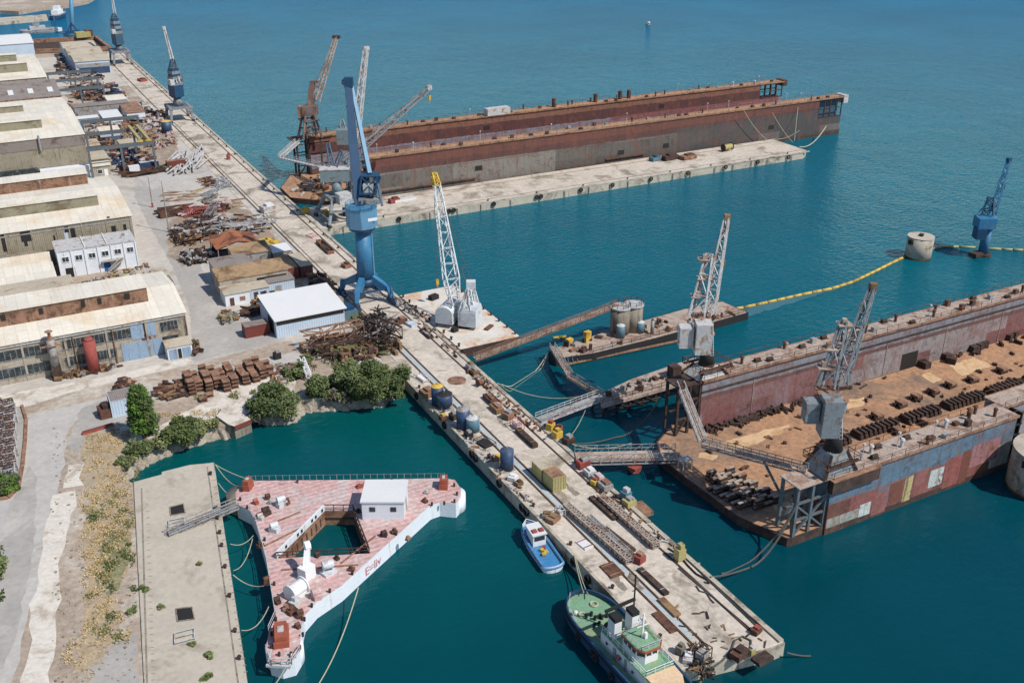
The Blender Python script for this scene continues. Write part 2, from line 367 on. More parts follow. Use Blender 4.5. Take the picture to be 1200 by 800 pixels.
def thing(name,loc,label,cat,group=None,rz=0):
    o=bpy.data.objects.new(name,None);COL.objects.link(o);o.location=loc;o.rotation_euler=(0,0,rz);o.empty_display_size=.5
    return tag(o,label,cat,group)
def one(mb,name,mat,label,cat,group=None,smooth=False): return tag(mb.build(name,mat,None,smooth),label,cat,group)
def struct(mb,name,mat): return tag(mb.build(name,mat),kind='structure')
def stuff(mb,name,mat,label=None,cat=None): return tag(mb.build(name,mat),label,cat,kind='stuff')
def dup(root,loc,rz=None,label=None,group=None):
    r=root.copy();COL.objects.link(r);r.location=loc
    if rz is not None: r.rotation_euler=(0,0,rz)
    if label: r['label']=label
    if group: r['group']=group
    for ch in list(root.children):
        c=ch.copy();COL.objects.link(c);c.parent=r
        for g in list(ch.children):
            d=g.copy();COL.objects.link(d);d.parent=c
    return r

def FY(px,py,y):
    d=ray(px,py);t=y/d.y;return (d.x*t,H+d.z*t)
def FX(px,py,x):
    d=ray(px,py);t=x/d.x;return (d.y*t,H+d.z*t)
def wrect(px0,py0,px1,py1,y,name,mat,parent,frame=None,d=.05,bars=0,label=None):
    """opening on a wall facing -Y given by opposite corners in the photograph"""
    xa,za=FY(px0,py0,y);xb,zb=FY(px1,py1,y);x0,x1=min(xa,xb),max(xa,xb);z0,z1=min(za,zb),max(za,zb)
    return rect(x0,x1,z0,z1,y,name,mat,parent,frame,d,bars,label)
def rect(x0,x1,z0,z1,y,name,mat,parent,frame=None,d=.05,bars=0,label=None):
    o=MB().box(x0,x1,y-d,y+.02,z0,z1).build(name,mat,parent)
    if label: o['label']=label
    if frame:
        m=MB();t=.12
        m.box(x0-t,x1+t,y-d-.06,y-.001,z1,z1+t);m.box(x0-t,x1+t,y-d-.1,y-.001,z0-t,z0)
        m.box(x0-t,x0,y-d-.06,y-.002,z0,z1);m.box(x1,x1+t,y-d-.06,y-.002,z0,z1)
        for i in range(1,bars+1):
            x=x0+(x1-x0)*i/(bars+1);m.box(x-.035,x+.035,y-d-.03,y-d,z0,z1)
        m.build('window_frame',frame,o)
    return o
# ================================================================ SETTING
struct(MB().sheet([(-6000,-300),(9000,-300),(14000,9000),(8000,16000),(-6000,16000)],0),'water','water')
WX0,WX1,WY0=65.8,80.9,75.5
land=[(-450,20),(-4,20),P(176,800),P(157,566),P(141,560),P(139,549),P(150,543),P(163,533),P(176,524),P(192,518),P(215,509),P(232,505),P(250,500),P(272,497),P(293,494),P(292,483),P(318,483),P(340,479),P(352,469),P(375,466),P(400,466),P(422,463),P(445,462),(WX0,172),(WX1,172),(WX1,606),P(140,60),P(128,58),(40,622),(-450,622)]
struct(MB().prism(land,-1.5,Q),'ground','ground_dirt')
# shore slope of rubble below the planted bank
sh=[P(141,562),P(138,549),P(149,541),P(163,531),P(176,523),P(192,517),P(215,508),P(250,499),P(264,497)]
sh2=[P(296,482),P(318,483),P(340,479),P(352,469),P(375,466),P(400,466),P(422,463),P(445,462),(WX0-.3,172)]
for s_,nm in((sh,'shore_bank'),(sh2,'shore_bank')):
    m=MB();n=len(s_);rr=random.Random(3)
    top=[];bot=[];mid=[]
    pts=[]
    for i in range(n-1):
        for k in range(5):
            t=k/5;pts.append((s_[i][0]*(1-t)+s_[i+1][0]*t,s_[i][1]*(1-t)+s_[i+1][1]*t))
    pts.append(s_[-1])
    vs=[];
    for x,y in pts:
        e=rr.uniform(.5,1.5)
        vs+=[(x-.4,y+.6,Q+.03),(x+rr.uniform(0,.4)+.1,y-e*.35-.15,1.3+rr.uniform(-.4,.4)),(x+rr.uniform(0,.5)+.2,y-e*.7-.4,.5+rr.uniform(-.3,.3)),(x+.5,y-e-1.3,-.7)]
    fs=[(i*4+j,i*4+j+1,(i+1)*4+j+1,(i+1)*4+j) for i in range(len(pts)-1) for j in range(3)]
    m.add(vs,fs);o=struct(m,nm,'rock')
def road(name,pts,z,mat): return struct(MB().sheet([P(*p) if len(p)==2 else p[:2] for p in pts],Q+z),name,mat)
yard=[(-60,206),P(0,470),P(120,452),P(220,428),P(340,398),P(352,412),P(372,420),P(400,432),P(430,432),P(452,430),(66,190),(67.2,192),(67.2,606),(28,606),(28,206)]
struct(MB().sheet(yard,Q+.004),'yard','yard_concrete')
MT['yard_dirt']=M('yard_dirt',C(166,146,128,.8),var=.25,scale=.15,stain=C(196,186,170),sa=.45,ss=.12,grit=.2)
def rough(pts,amp,seed,step=2.2):
    """break a long outline into short uneven steps so road edges look worn"""
    rr=random.Random(seed);o=[];n=len(pts)
    for i in range(n):
        a=pts[i];b=pts[(i+1)%n];L=math.dist(a,b);k=max(1,min(60,int(L/step)))
        for j in range(k):
            t=j/k;q=0 if j==0 else amp
            o.append((a[0]+(b[0]-a[0])*t+rr.uniform(-q,q),a[1]+(b[1]-a[1])*t+rr.uniform(-q,q)))
    return o
def rroad(name,pts,z,mat,amp,seed): return struct(MB().sheet(rough([P(*p) for p in pts],amp,seed),Q+z),name,mat)
rroad('road',[(158,205),(180,205),(215,270),(238,318),(262,364),(330,390),(335,398),(226,424),(226,404),(222,365),(205,318),(178,270),(158,232)],.0075,'asphalt',.25,1)
rroad('road',[(-80,530),(0,495),(110,468),(228,440),(345,412),(366,420),(300,432),(225,452),(150,466),(118,474),(96,488),(80,505),(72,560),(62,610),(40,700),(10,820),(-150,820)],.009,'asphalt_pale',.35,2)
rroad('pavement',[(34,545),(44,560),(40,640),(22,730),(0,800),(-40,830),(-30,700),(8,600)],.0125,'asphalt',.3,31)
rroad('road',[(152,172),(235,175),(250,208),(210,214),(178,222),(160,206)],.0105,'asphalt_pale',.3,4)
rroad('pavement',[(-60,472),(0,462),(110,444),(220,420),(230,425),(200,432),(100,455),(0,486),(-60,496)],.0141,'road_worn',.25,5)
rroad('path',[(80,545),(103,542),(106,556),(100,568),(74,572)],.0158,'road_worn',.3,6)
rroad('path',[(62,580),(88,574),(90,592),(82,612),(76,640),(68,660),(70,690),(66,740),(58,800),(44,830),(18,830),(30,780),(36,720),(44,670),(52,620)],.0175,'road_worn',.5,7)
rroad('path',[(96,478),(140,464),(160,480),(158,500),(130,520),(88,530),(78,518)],.0192,'asphalt',.4,8)
rroad('pavement',[(236,452),(330,432),(348,440),(345,462),(300,470),(288,478),(292,496),(275,497),(262,490),(200,505),(160,520),(150,515),(200,492),(240,470)],.0209,'road_worn',.4,9)
rroad('path',[(110,770),(160,740),(160,830),(95,830)],.0226,'asphalt',.5,10)
rroad('yard_floor',[(76,112),(150,100),(192,132),(204,150),(214,196),(150,208),(128,200),(110,172),(98,150)],.0243,'yard_dirt',.6,61)
rroad('yard_floor',[(196,258),(260,238),(322,256),(330,290),(360,324),(352,345),(300,362),(262,300),(214,314),(196,300)],.026,'yard_dirt',.6,62)
# wharf: pier of concrete standing in the water; joins the quay along the seaward side of the yard
m=MB()
m.prism([(WX0,WY0+2.2),(WX1-2,WY0),(WX1,WY0),(WX1,606),(67.25,606),(67.25,172.5),(WX0,172.5)],-1.2,Q+.05)
struct(m,'wharf','concrete')
wh=[(WX0+.15,WY0+2.4),(WX1-2,WY0+.15),(WX1-.15,WY0+.15),(WX1-.15,605.8),(67.4,605.8),(67.4,172.8),(WX0+.15,172.8)]
wd=struct(MB().sheet(wh,Q+.056),'wharf_deck','wharf_concrete')
# kerb blocks along the sea edge and notches of heavier blocks
m=MB();y=WY0+.3;rr=random.Random(8)
while y<600:
    L=rr.choice([2.6,3.2,4.0]);g=rr.choice([0,0,.25]) 
    m.box(WX1-.75,WX1+.02,y,y+L-.06,Q+.06,Q+.3+rr.uniform(-.03,.05));y+=L+g
struct(m,'kerb','concrete')
m=MB();y=WY0+2.6;
while y<171:
    L=rr.choice([2.6,3.4,4.2]);m.box(WX0-.02,WX0+.5,y,y+L-.05,Q+.06,Q+.2+rr.uniform(-.03,.04));y+=L
m.box(WX0-2.2,WX0-.03,170,172.4,-1,Q-.3)
struct(m,'kerb','concrete')
def strip(name,x0,x1,y0,y1,z,mat,h=.0):
    if h: return struct(MB().box(x0,x1,y0,y1,Q+z,Q+z+h),name,mat)
    return struct(MB().sheet([(x0,y0),(x1,y0),(x1,y1),(x0,y1)],Q+z),name,mat)
strip('crane_rail_trench',70.25,71.15,82,186,.061,'trench_blue')
strip('crane_rail_trench',68.75,69.2,200,335,.061,'trench_blue')
for x in(69.9,71.35,78.3): strip('rail_bed',x-.22,x+.22,79.5,186 if x<78 else 606,.061,'rust_dark')
for x in(69.5,): strip('rail_bed',x-.26,x+.26,186.01,606,.061,'rust')
strip('rail_bed',70.5,70.75,186.01,420,.061,'dark')
for x,ya,yb in((69.9,79.5,186),(71.35,79.5,186),(69.5,186,606),(78.3,79.5,606)):
    strip('crane_rail',x-.05,x+.05,ya,yb,.066,'rail_steel',.07)
# far pier beside the first dock
m=MB();m.prism([(WX1+.05,266),(259,266.3),(262.6,268.5),(263,287),(WX1+.05,287)],-1.2,Q);struct(m,'pier','concrete')
struct(MB().sheet([(WX1+.1,266.2),(259,266.5),(262.3,268.6),(262.7,286.8),(WX1+.1,286.8)],Q+.006),'pier_deck','wharf_concrete')
struct(MB().box(84,262,266.1,266.7,Q+.01,Q+.3),'kerb','concrete')
for y in(269.3,283.4): struct(MB().sheet([(84,y),(260,y),(260,y+.35),(84,y+.35)],Q+.012),'rail_bed','rust')
rr=random.Random(21)
m=MB();x=WX1+6
while x<258:
    m.box(x,x+.25,265.8,266,.2,Q-.1);x+=rr.uniform(7,11)
struct(m,'joint','concrete_dark')
# slab quay at the bottom left
sl_=[P(157,566),P(190,557),P(190,554),P(222,546),P(251,543)];
slp=sl_+[(P(290,800)[0]-8.4*.8,P(290,800)[1]-54*.8),(P(176,800)[0]-8.4*.8,P(176,800)[1]-54*.8)]
struct(MB().prism(slp,-1.3,Q+.25),'slab_quay','concrete')
inn=[(x,y) for x,y in slp];cx=sum(p[0] for p in inn)/7;cy=sum(p[1] for p in inn)/7
struct(MB().sheet([(cx+(x-cx)*.985,cy+(y-cy)*.997) for x,y in inn],Q+.256),'slab_deck','slab_concrete')
# seams and ladder marks painted across the slab
def line3(m,a,b,w,z,h=.02):
    a=Vector((a[0],a[1],z));b=Vector((b[0],b[1],z));m.beam(a,b,w,h)
m=MB()
line3(m,P(166,572,2.45),P(173,820,2.45),.22,Q+.262,.05)
line3(m,P(243,547,2.45),P(282,820,2.45),.2,Q+.262,.05)
struct(m,'slab_joint','concrete_dark')
m=MB()
for i in range(34):
    y=576+i*7.6;m_=P(170.5+i*.24,y,2.45);m_2=P(174.5+i*.24,y-.4,2.45);line3(m,m_,m_2,.12,Q+.264)
for i in range(30):
    t=i/30;a=P(249+38*t,563+232*t,2.45);b=P(253+38*t,562+232*t,2.45);line3(m,a,b,.16,Q+.264)
struct(m,'slab_marking','concrete_dark')
# far shore across the basin
m=MB();far=[P(-200,26,1),P(0,15,1),P(22,16,1),P(50,11,1),P(80,8,1),P(104,3,1),P(112,-2,1),(140,1150),(-300,1200)]
struct(m.prism(far,-1,2.5),'far_shore','ground_dirt')
m=MB();m.prism([P(-80,30,1.5),P(5,26.5,1.5),P(56,22,1.5),P(54,17,1.5),P(0,21,1.5),P(-80,24,1.5)],-1,1.6);struct(m,'far_pier','concrete')
# ================================================================ BUILDINGS
def hall(name,label,x0,x1,y0,y1,ze,zr,roof,wall,mons=(),yr=None,over=.35,cat='industrial hall',group=None):
    yr=yr if yr is not None else (y0+y1)/2
    t=thing(name,((x0+x1)/2,(y0+y1)/2,Q),label,cat,group)
    m=MB();a=[(x0,y0,Q),(x0,y1,Q),(x0,y1,ze),(x0,yr,zr),(x0,y0,ze)];b=[(x1,p[1],p[2]) for p in a]
    m.add(a+b,[(0,4,3,2,1),(5,6,7,8,9),(0,1,6,5),(1,2,7,6),(2,3,8,7),(3,4,9,8),(4,0,5,9)])
    w=m.build('wall',wall,t)
    m=MB();o=over;k0=(zr-ze)/(yr-y0);k1=(zr-ze)/(y1-yr);h=.16
    for sgn in (0,1):
        ya,za=(y0-o,ze-k0*o) if sgn==0 else (y1+o,ze-k1*o)
        m.add([(x0-o,ya,za+.02),(x1+o,ya,za+.02),(x1+o,yr,zr+.02),(x0-o,yr,zr+.02),(x0-o,ya,za+h),(x1+o,ya,za+h),(x1+o,yr,zr+h),(x0-o,yr,zr+h)],
          [(0,3,2,1),(4,5,6,7),(0,1,5,4),(1,2,6,5),(2,3,7,6),(3,0,4,7)] if sgn==0 else [(0,1,2,3),(7,6,5,4),(4,5,1,0),(5,6,2,1),(6,7,3,2),(7,4,0,3)])
    r=m.build('roof',roof,t)
    for (my0,my1,mx1,mz,mm) in mons:
        zb=min(ze+(my0-y0)*k0 if my0<yr else zr-(my0-yr)*k1,ze+(my1-y0)*k0 if my1<yr else zr-(my1-yr)*k1)
        q=MB().box(x0,mx1,my0,my1,zb,mz).build('roof_monitor',mm,r)
        MB().box(x0,mx1+.25,my0-.3,my1+.3,mz+.002,mz+.18).build('monitor_roof',roof,q) if False else MB().box(x0,mx1+.25,my0-.3,my1+.3,mz+.002,mz+.18).build('roof_sheet',roof,t)
    return t,w,r
def detail_wall(t,x0,x1,y,z0,z1,mat,n,name='pilaster'):
    for i in range(n):
        x=x0+(x1-x0)*i/(n-1);MB().box(x-.2,x+.2,y-.15,y-.002,z0,z1).build(name,mat,t)
# --- hall nearest the camera
ZE=10.6
t6,w6,r6=hall('industrial_hall','long cream roofed hall with blue doors and red tank, nearest the camera',-60,31.2,204,230,ZE,12.6,'roof_cream','wall_beige',[(210.5,218.5,25.2,15,'monitor_rust')],yr=216)
yw=204
for a in ((-60,410,0,428),(0,410,62,402),(62,401,153,385)):
    pass
for x0,y0,x1,y1,b in ((-70,424,60,434,16),(72,401,153,389,14),(187,379,208,381,4)):
    xa,_=FY(x0,y0,yw);xb,_=FY(x1,y1,yw)
    rect(xa,xb,7.3,9.3,yw,'window','dark_glass',t6,'steel_grey',.05,b)
for x0,x1,b in ((-70,60,16),(78,110,6),(116,139,5)):
    xa,_=FY(x0,430,yw);xb,_=FY(x1,425,yw);rect(xa,xb,3.6,5.6,yw,'window','dark_glass',t6,'steel_grey',.05,b)
for px0,px1,z0,z1,mt,nm in ((155,170,6.6,10,'blue_door','wall_panel'),(174.5,184.5,6.8,9.9,'blue_door','wall_panel'),(141,190,Q,6.0,'blue_door','sliding_door'),(171,174,6.8,9.8,'dark','opening'),(191,210,4.5,6,'dark_glass','window')):
    xa,_=FY(px0,400,yw);xb,_=FY(px1,400,yw);rect(xa,xb,z0,z1,yw,nm,mt,t6,None,.1)
xa,_=FY(165,390,yw);xb,_=FY(176,390,yw);rect(xa,xb,5.4,7.4,yw,'rust_stain_plate','rust',t6,None,.03)
detail_wall(t6,-55,30.9,yw,Q,ZE-.1,'wall_beige',12)
MB().box(-60,31.3,yw-.3,yw-.01,ZE-.55,ZE-.35).build('gutter','steel_pale',t6)
for x in(31.0,16.5,9.0): MB().cone((x,yw-.3,Q),(x,yw-.3,ZE-.6),.12,.12,6).build('downpipe','monitor_rust',t6)
m=MB();rr=random.Random(4)
for k in range(7):
    x=24-rr.uniform(0,50);m.box(x,x+rr.uniform(.6,1.6),210.3,210.49,13.2,14.4)
m.build('vent_hole','dark',t6)
# --- plant by its wall
ch=thing('process_chimney',(5,202.4,Q),'grey steel exhaust stack with rusty hopper against the nearest hall wall','chimney')
c0=PD(66,440,(5,202.4,Q));X=4.9;Y=202.2
MB().cone((X,Y,Q+3.0),(X,Y,Q+8.6),.85,.75,12).build('shaft','steel_grey',ch,True)
MB().cone((X,Y,Q+8.6),(X,Y,Q+9.3),.75,.35).cone((X,Y,Q+9.3),(X,Y,Q+10.3),.3,.3,8).cone((X,Y,Q+10.3),(X,Y,Q+10.6),.8,.2,10).build('cap','rust_light',ch)
MB().box(X-.9,X+.9,Y-.8,Y+.8,Q+.8,Q+3.0).build('hopper','rust_dark',ch)
m=MB()
for a in(-.8,.8):
    for b in(-.7,.7): m.beam((X+a,Y+b,Q),(X+a,Y+b,Q+.8),.15)
m.build('frame','rust',ch)
MB().torus((X,Y,Q+7.4),1.0,.14,n=14).beam((X-2,Y,Q+7.2),(X+2,Y,Q+7.2),.3).build('platform_ring','rust_light',ch)
tk=thing('storage_tank',(11.7,201.9,Q),'upright red painted tank with domed top standing against the nearest hall wall','tank')
MB().cone((11.7,201.9,Q+.4),(11.7,201.9,Q+7.2),1.15,1.15,18).cone((11.7,201.9,Q+7.2),(11.7,201.9,Q+7.7),1.15,.6,18).build('shell','red_paint',tk,True)
m=MB()
for a in range(3):
    g=a*2.1;m.beam((11.7+math.cos(g),201.9+math.sin(g),Q),(11.7+math.cos(g),201.9+math.sin(g),Q+.5),.2)
m.build('base','rust_dark',tk)
sh_=thing('small_shed',(28.4,201.6,Q),'low white shed with two pale blue doors beside the nearest hall','shed')
MB().box(26,31,200.2,203.4,Q,Q+2.7).build('wall','wall_white',sh_)
MB().add([(25.8,200,Q+2.75),(31.2,200,Q+2.75),(31.2,203.6,Q+3.1),(25.8,203.6,Q+3.1),(25.8,200,Q+2.9),(31.2,200,Q+2.9),(31.2,203.6,Q+3.25),(25.8,203.6,Q+3.25)],[(0,3,2,1),(4,5,6,7),(0,1,5,4),(1,2,6,5),(2,3,7,6),(3,0,4,7)]).build('roof','roof_tan',sh_)
for x in(26.3,29): 
    d=MB().box(x,x+1.7,200.12,200.2,Q+.02,Q+2.3).build('door','blue_door',sh_)
MB().box(28.1,28.8,200.15,200.2,Q+.02,Q+2.2).build('doorway','dark',sh_)
# --- low annexes between the halls
an=thing('low_annex',(8,238,Q),'low flat roofed annex behind the nearest hall with cream roof','annex')
MB().box(-60,13,231,247,Q,7.2).build('wall','wall_beige',an);MB().box(-60,13.3,230.8,247.3,7.21,7.45).build('roof','roof_tan',an)
an2=thing('low_annex',(24,238,Q),'narrow grey roofed annex with boxy roof hut behind the nearest hall','annex')
MB().box(13.35,34,232,241,Q,6.2).build('wall','wall_beige',an2);MB().box(13.35,34.2,231.8,241.2,6.21,6.4).build('roof','roof_grey',an2)
MB().box(26.8,33.2,232.5,238.5,6.42,8.6).build('roof_hut','wall_beige',an2);MB().box(26.6,33.4,232.3,238.7,8.61,8.8).build('roof_sheet','roof_tan',an2)
for x in(28.5,29.9): MB().cone((x,236,8.8),(x,236,9.4),.3,.3,8).build('roof_vent','steel_pale',an2)
ln=thing('lean_to',(-10,262,Q),'open lean-to with pale sloping roof against the olive hall','lean-to')
MB().add([(-60,252,5.2),(10.5,252,5.2),(10.5,268,6.8),(-60,268,6.8),(-60,252,5.4),(10.5,252,5.4),(10.5,268,7),(-60,268,7)],[(0,3,2,1),(4,5,6,7),(0,1,5,4),(1,2,6,5),(2,3,7,6),(3,0,4,7)]).build('roof','roof_cream',ln)
for k in range(6): MB().box(10-k*9,10.25-k*9,252.4,252.65,Q,5.2).build('post','steel_grey',ln)
MB().box(-60,9,267,270.9,Q,6.7).build('back_wall','concrete_dark',ln)
# --- white office
of=thing('office_building',(21,264.5,Q),'two storey white office block with outside staircase and blue door','office building')
OX0,OX1,OY0,OY1=11.7,30.3,260,268.8;OZ=9.0
MB().box(OX0,OX1,OY0,OY1,Q,OZ).build('wall','wall_white',of)
rf=MB().box(OX0-.15,OX1+.15,OY0-.15,OY1+.15,OZ+.002,OZ+.25).build('roof','steel_pale',of)
for x in(18.2,23.4): MB().box(x,x+.25,OY0-.1,OY1+.1,OZ+.26,OZ+.5).build('roof_upstand','roof_white',rf)
for x in(28.6,): MB().obox((x,264.5+R.uniform(-2,2),OZ+.26),(1.1,.9,.7),R.uniform(0,1)).build('rooftop_unit','steel_pale',rf)
m=MB()
for x in (OX0,14.8,17.9,21,24.1,27.2,OX1-.3): m.box(x,x+.3,OY0-.22,OY0-.01,Q,OZ-.01)
m.build('pilaster','wall_white',of)
for x in(12.7,15.8,18.9,22,25.0,28.0):
    rect(x,x+1.5,6.3,7.5,OY0,'window','dark_glass',of,'white_paint',.05,1)
rect(13,15.2,Q,4.6,OY0,'opening','dark',of);rect(22.0,23.6,Q,5,OY0,'door','blue_door_deep',of)
m=MB();m.box(21.6,26.7,258.6,259.75,5.05,5.25);m.beam((26.4,259.0,5.1),(22.6,258.8,Q+.1),1.0,.25)
st=m.build('staircase','concrete',of)
m=MB();m.beam((21.6,258.55,6.1),(26.7,258.55,6.1),.08);m.beam((26.7,258.5,6.1),(22.7,258.3,Q+1),.08)
for k in range(6): m.beam((21.7+k,258.55,5.2),(21.7+k,258.55,6.1),.06)
m.build('railing','white_paint',st)
# --- olive hall
t5,w5,r5=hall('industrial_hall','olive walled hall with two roof monitors standing behind the white office',-60,31.6,271,312,12.3,14.2,'roof_cream','wall_olive',[(281,285.5,25.2,16.0,'monitor_grey'),(303,309,25.4,16.4,'monitor_rust')],yr=294)
yw=271
for a in ((-20,276,0,296),(0,275,11,294),(23,272,37,282),(28,283,33,288),(62,276,66,285),(75,266,81,272),(82,268,90,281),(130,265,137,274),(144,263,149,271)):
    wrect(*a,yw,'opening','dark',t5,None,.06)
wrect(75,273,81,281,yw,'wall_panel','wall_paleblue',t5,None,.06);wrect(125,254,129,257,yw,'vent','dark',t5,None,.06)
m=MB();m.box(-60,31.6,yw-.1,yw-.02,11.2,11.5);m.build('gutter','steel_grey',t5)
detail_wall(t5,-58,31.2,yw,Q,12.2,'wall_olive',16)
# --- second hall
t4,w4,r4=hall('industrial_hall','tall hall with grey and olive wall behind the olive hall',-60,31.2,356,421,15.6,17.4,'roof_cream','wall_olive',[(368,372.5,20,19.2,'monitor_grey'),(394,399,16.5,19.3,'monitor_grey')],yr=386)
MB().box(-60,31.25,355.9,355.99,12.2,15.5).build('cladding_band','roof_grey',t4)
m=MB();m.box(16,31.2,353,355.8,Q,6).build('entrance_block','wall_white',t4)
for x in(19,22,25): rect(x,x+1.6,3.8,5.2,353,'window','dark_glass',t4,'white_paint')
MB().box(-60,15.5,354.5,355.85,Q+2,Q+4.4).build('window_band','dark_glass',t4)
MB().cone((17.5,355.3,12),(17.5,355.3,16.8),.35,.35,8).build('flue','steel_grey',t4)
# --- dark roofed hall
t3,w3,r3=hall('industrial_hall','hall with dark grey rooflight roof and white gable strip',-60,34,458,496,9.2,12.8,'roof_grey','wall_white',[],yr=478)
MB().box(-60,34.2,457.6,457.95,8.7,9.5).build('fascia','monitor_rust',t3)
m=MB()
for k in range(8):
    x=30-k*7.5;k0=(12.8-9.2)/20
    for yy in(466,):
        m=MB();m.add([(x,yy-2.5,9.2+k0*(yy-2.5-458)+.2),(x+2,yy-2.5,9.2+k0*(yy-2.5-458)+.2),(x+2,yy+3,9.2+k0*(yy+3-458)+.2),(x,yy+3,9.2+k0*(yy+3-458)+.2)],[(0,1,2,3)]);m.build('rooflight','roof_white',t3)
wrect(-10,128,23,118,458,'wall_panel','wall_olive',t3)
# --- far halls
hall('industrial_hall','cream roofed hall with two short monitors behind the dark roofed hall',-60,32.5,498,566,10.5,12.2,'roof_cream','wall_beige',[(512,516,26.5,15,'monitor_grey'),(537,541,24,15.2,'monitor_grey')],yr=535)
hall('industrial_hall','pale blue walled hall with white roof at the far end of the yard',-60,35,583,618,13.4,15.2,'roof_white','wall_paleblue',[])
an3=thing('low_annex',(33,375,Q),'small grey flat roofed annex beside the tall hall corner','annex')
MB().box(31.6,37.6,358.5,388,Q,Q+4).build('wall','wall_beige',an3);MB().box(31.5,37.9,358.2,388.2,Q+4.01,Q+4.25).build('roof','roof_tan',an3)
MB().box(31.6,37,352,357,Q,Q+3.4).build('porch','wall_beige',an3);MB().box(31.5,37.4,351.6,357.3,Q+3.41,Q+3.6).build('porch_roof','roof_cream',an3)
rect(33,34.4,Q+.9,Q+2.2,352,'window','dark_glass',an3,'white_paint');rect(35,36.2,Q,Q+2.2,352,'door','white_paint',an3)
# --- workshop with humped roof
ws=thing('workshop',(57.5,580,Q),'white workshop with three roof bays and dark blue sliding doors near the quay end','workshop')
MB().box(49.6,65.4,545,612,Q,8.3).build('wall','wall_paleblue',ws)
for k,(ya,yb) in enumerate(((544.6,567),(568,590),(591,612.5))):
    m=MB();n=8;vs=[]
    for i in range(n+1):
        a=i/n;z=8.35+1.5*math.sin(math.pi*a);yy=ya+(yb-ya)*a;vs+=[(49.2,yy,z),(65.8,yy,z)]
    m.add(vs,[(2*i,2*i+1,2*i+3,2*i+2) for i in range(n)]);m.add([v for v in vs[::2]],[tuple(range(n+1))]);m.add([v for v in vs[1::2]],[tuple(range(n,-1,-1))])
    m.build('roof','roof_tan',ws)
MB().box(50,65.3,544.85,544.99,5.4,7.2).build('wall_panel','steel_grey',ws)
MB().box(51,65,544.8,544.98,Q,5.3).build('sliding_door','navy',ws)
# --- white shed on the quay side
wsd=thing('storage_shed',(56.8,206.5,Q),'white metal shed with bright white sloping roof by the rusty truss','shed')
MB().box(48.9,64.4,200.3,213,Q,Q+3.9).build('wall','wall_paleblue',wsd)
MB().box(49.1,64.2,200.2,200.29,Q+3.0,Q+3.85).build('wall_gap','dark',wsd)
MB().add([(48.6,199.9,Q+4),(64.9,199.9,Q+4),(64.9,213.4,Q+5.2),(48.6,213.4,Q+5.2),(48.6,199.9,Q+4.2),(64.9,199.9,Q+4.2),(64.9,213.4,Q+5.4),(48.6,213.4,Q+5.4)],[(0,3,2,1),(4,5,6,7),(0,1,5,4),(1,2,6,5),(2,3,7,6),(3,0,4,7)]).build('roof','roof_white',wsd)
MB().box(48.85,48.9,202,206.5,Q,Q+3.4).build('door','dark',wsd)
# --- open shed with orange gable
og=thing('open_shed',(54,257,Q),'open sided shed under a low orange rusty gable roof','shed')
gx0,gx1,gy0,gy1,gz=48.9,59.6,252.5,262,Q+3.6
m=MB();xm=(gx0+gx1)/2;e=.4
for a,b in((gx0-e,xm),(xm,gx1+e)):
    za,zb=(gz,gz+1.5) if a<xm-1 else (gz+1.5,gz)
    m.add([(a,gy0,za),(b,gy0,zb),(b,gy1,zb),(a,gy1,za),(a,gy0,za+.12),(b,gy0,zb+.12),(b,gy1,zb+.12),(a,gy1,za+.12)],[(0,3,2,1),(4,5,6,7),(0,1,5,4),(1,2,6,5),(2,3,7,6),(3,0,4,7)])
m.build('roof','roof_orange',og)
for x in(gx0,gx1-.2):
    for y in(gy0+.2,gy1-.3): MB().box(x,x+.2,y,y+.2,Q,gz).build('post','steel_grey',og)
MB().add([(gx0,gy0+.3,gz-.1),(gx1,gy0+.3,gz-.1),(xm,gy0+.3,gz+1.35)],[(0,1,2)]).build('gable','steel_pale',og)
MB().box(gx0+.3,gx1-.3,gy1-.5,gy1-.4,Q,gz).build('back_wall','dark',og)
# --- cluster of workshops round a yard
def simple_shed(name,label,x0,x1,y0,y1,h,roof,wall,slope=.4,cat='shed',doors=(),z=Q):
    t=thing(name,((x0+x1)/2,(y0+y1)/2,z),label,cat)
    MB().box(x0,x1,y0,y1,z,z+h).build('wall',wall,t)
    MB().add([(x0-.2,y0-.2,z+h+.01),(x1+.2,y0-.2,z+h+.01),(x1+.2,y1+.2,z+h+slope),(x0-.2,y1+.2,z+h+slope),(x0-.2,y0-.2,z+h+.16),(x1+.2,y0-.2,z+h+.16),(x1+.2,y1+.2,z+h+slope+.15),(x0-.2,y1+.2,z+h+slope+.15)],[(0,3,2,1),(4,5,6,7),(0,1,5,4),(1,2,6,5),(2,3,7,6),(3,0,4,7)]).build('roof',roof,t)
    for a,b,c,d,mt,nm in doors: rect(x0+a,x0+b,z+c,z+d,y0,nm,mt,t)
    return t
simple_shed('workshop_shed','flat grey roofed shed at the back left of the workshop cluster',44.6,53.4,236.5,243.5,4.2,'roof_grey','steel_grey',.5,doors=((.5,2,0,2,'dark','doorway'),))
simple_shed('workshop_shed','long ribbed brown roofed shed in the middle of the workshop cluster',43.6,60.0,228.3,234.6,4.4,'roof_brown','wall_beige',.9,doors=((8.8,16,2.3,3.6,'dark','window'),))
simple_shed('workshop_shed','ribbed brown roofed shed at the back of the workshop cluster',51,60.5,244.5,250.5,4.0,'roof_brown','steel_grey',.8)
simple_shed('workshop_shed','white roofed shed at the back right corner of the workshop cluster',60.8,65.5,243.6,248.5,3.6,'roof_white','steel_grey',.3)
simple_shed('container_hut','pale hut with stained white wall at the front left of the workshop cluster',43.4,49.2,222.8,227.9,2.9,'roof_tan','wall_white',.2,cat='hut',doors=((1,2,0,2,'rust','door'),(3.3,4.6,.9,1.9,'rust_light','shutter')))
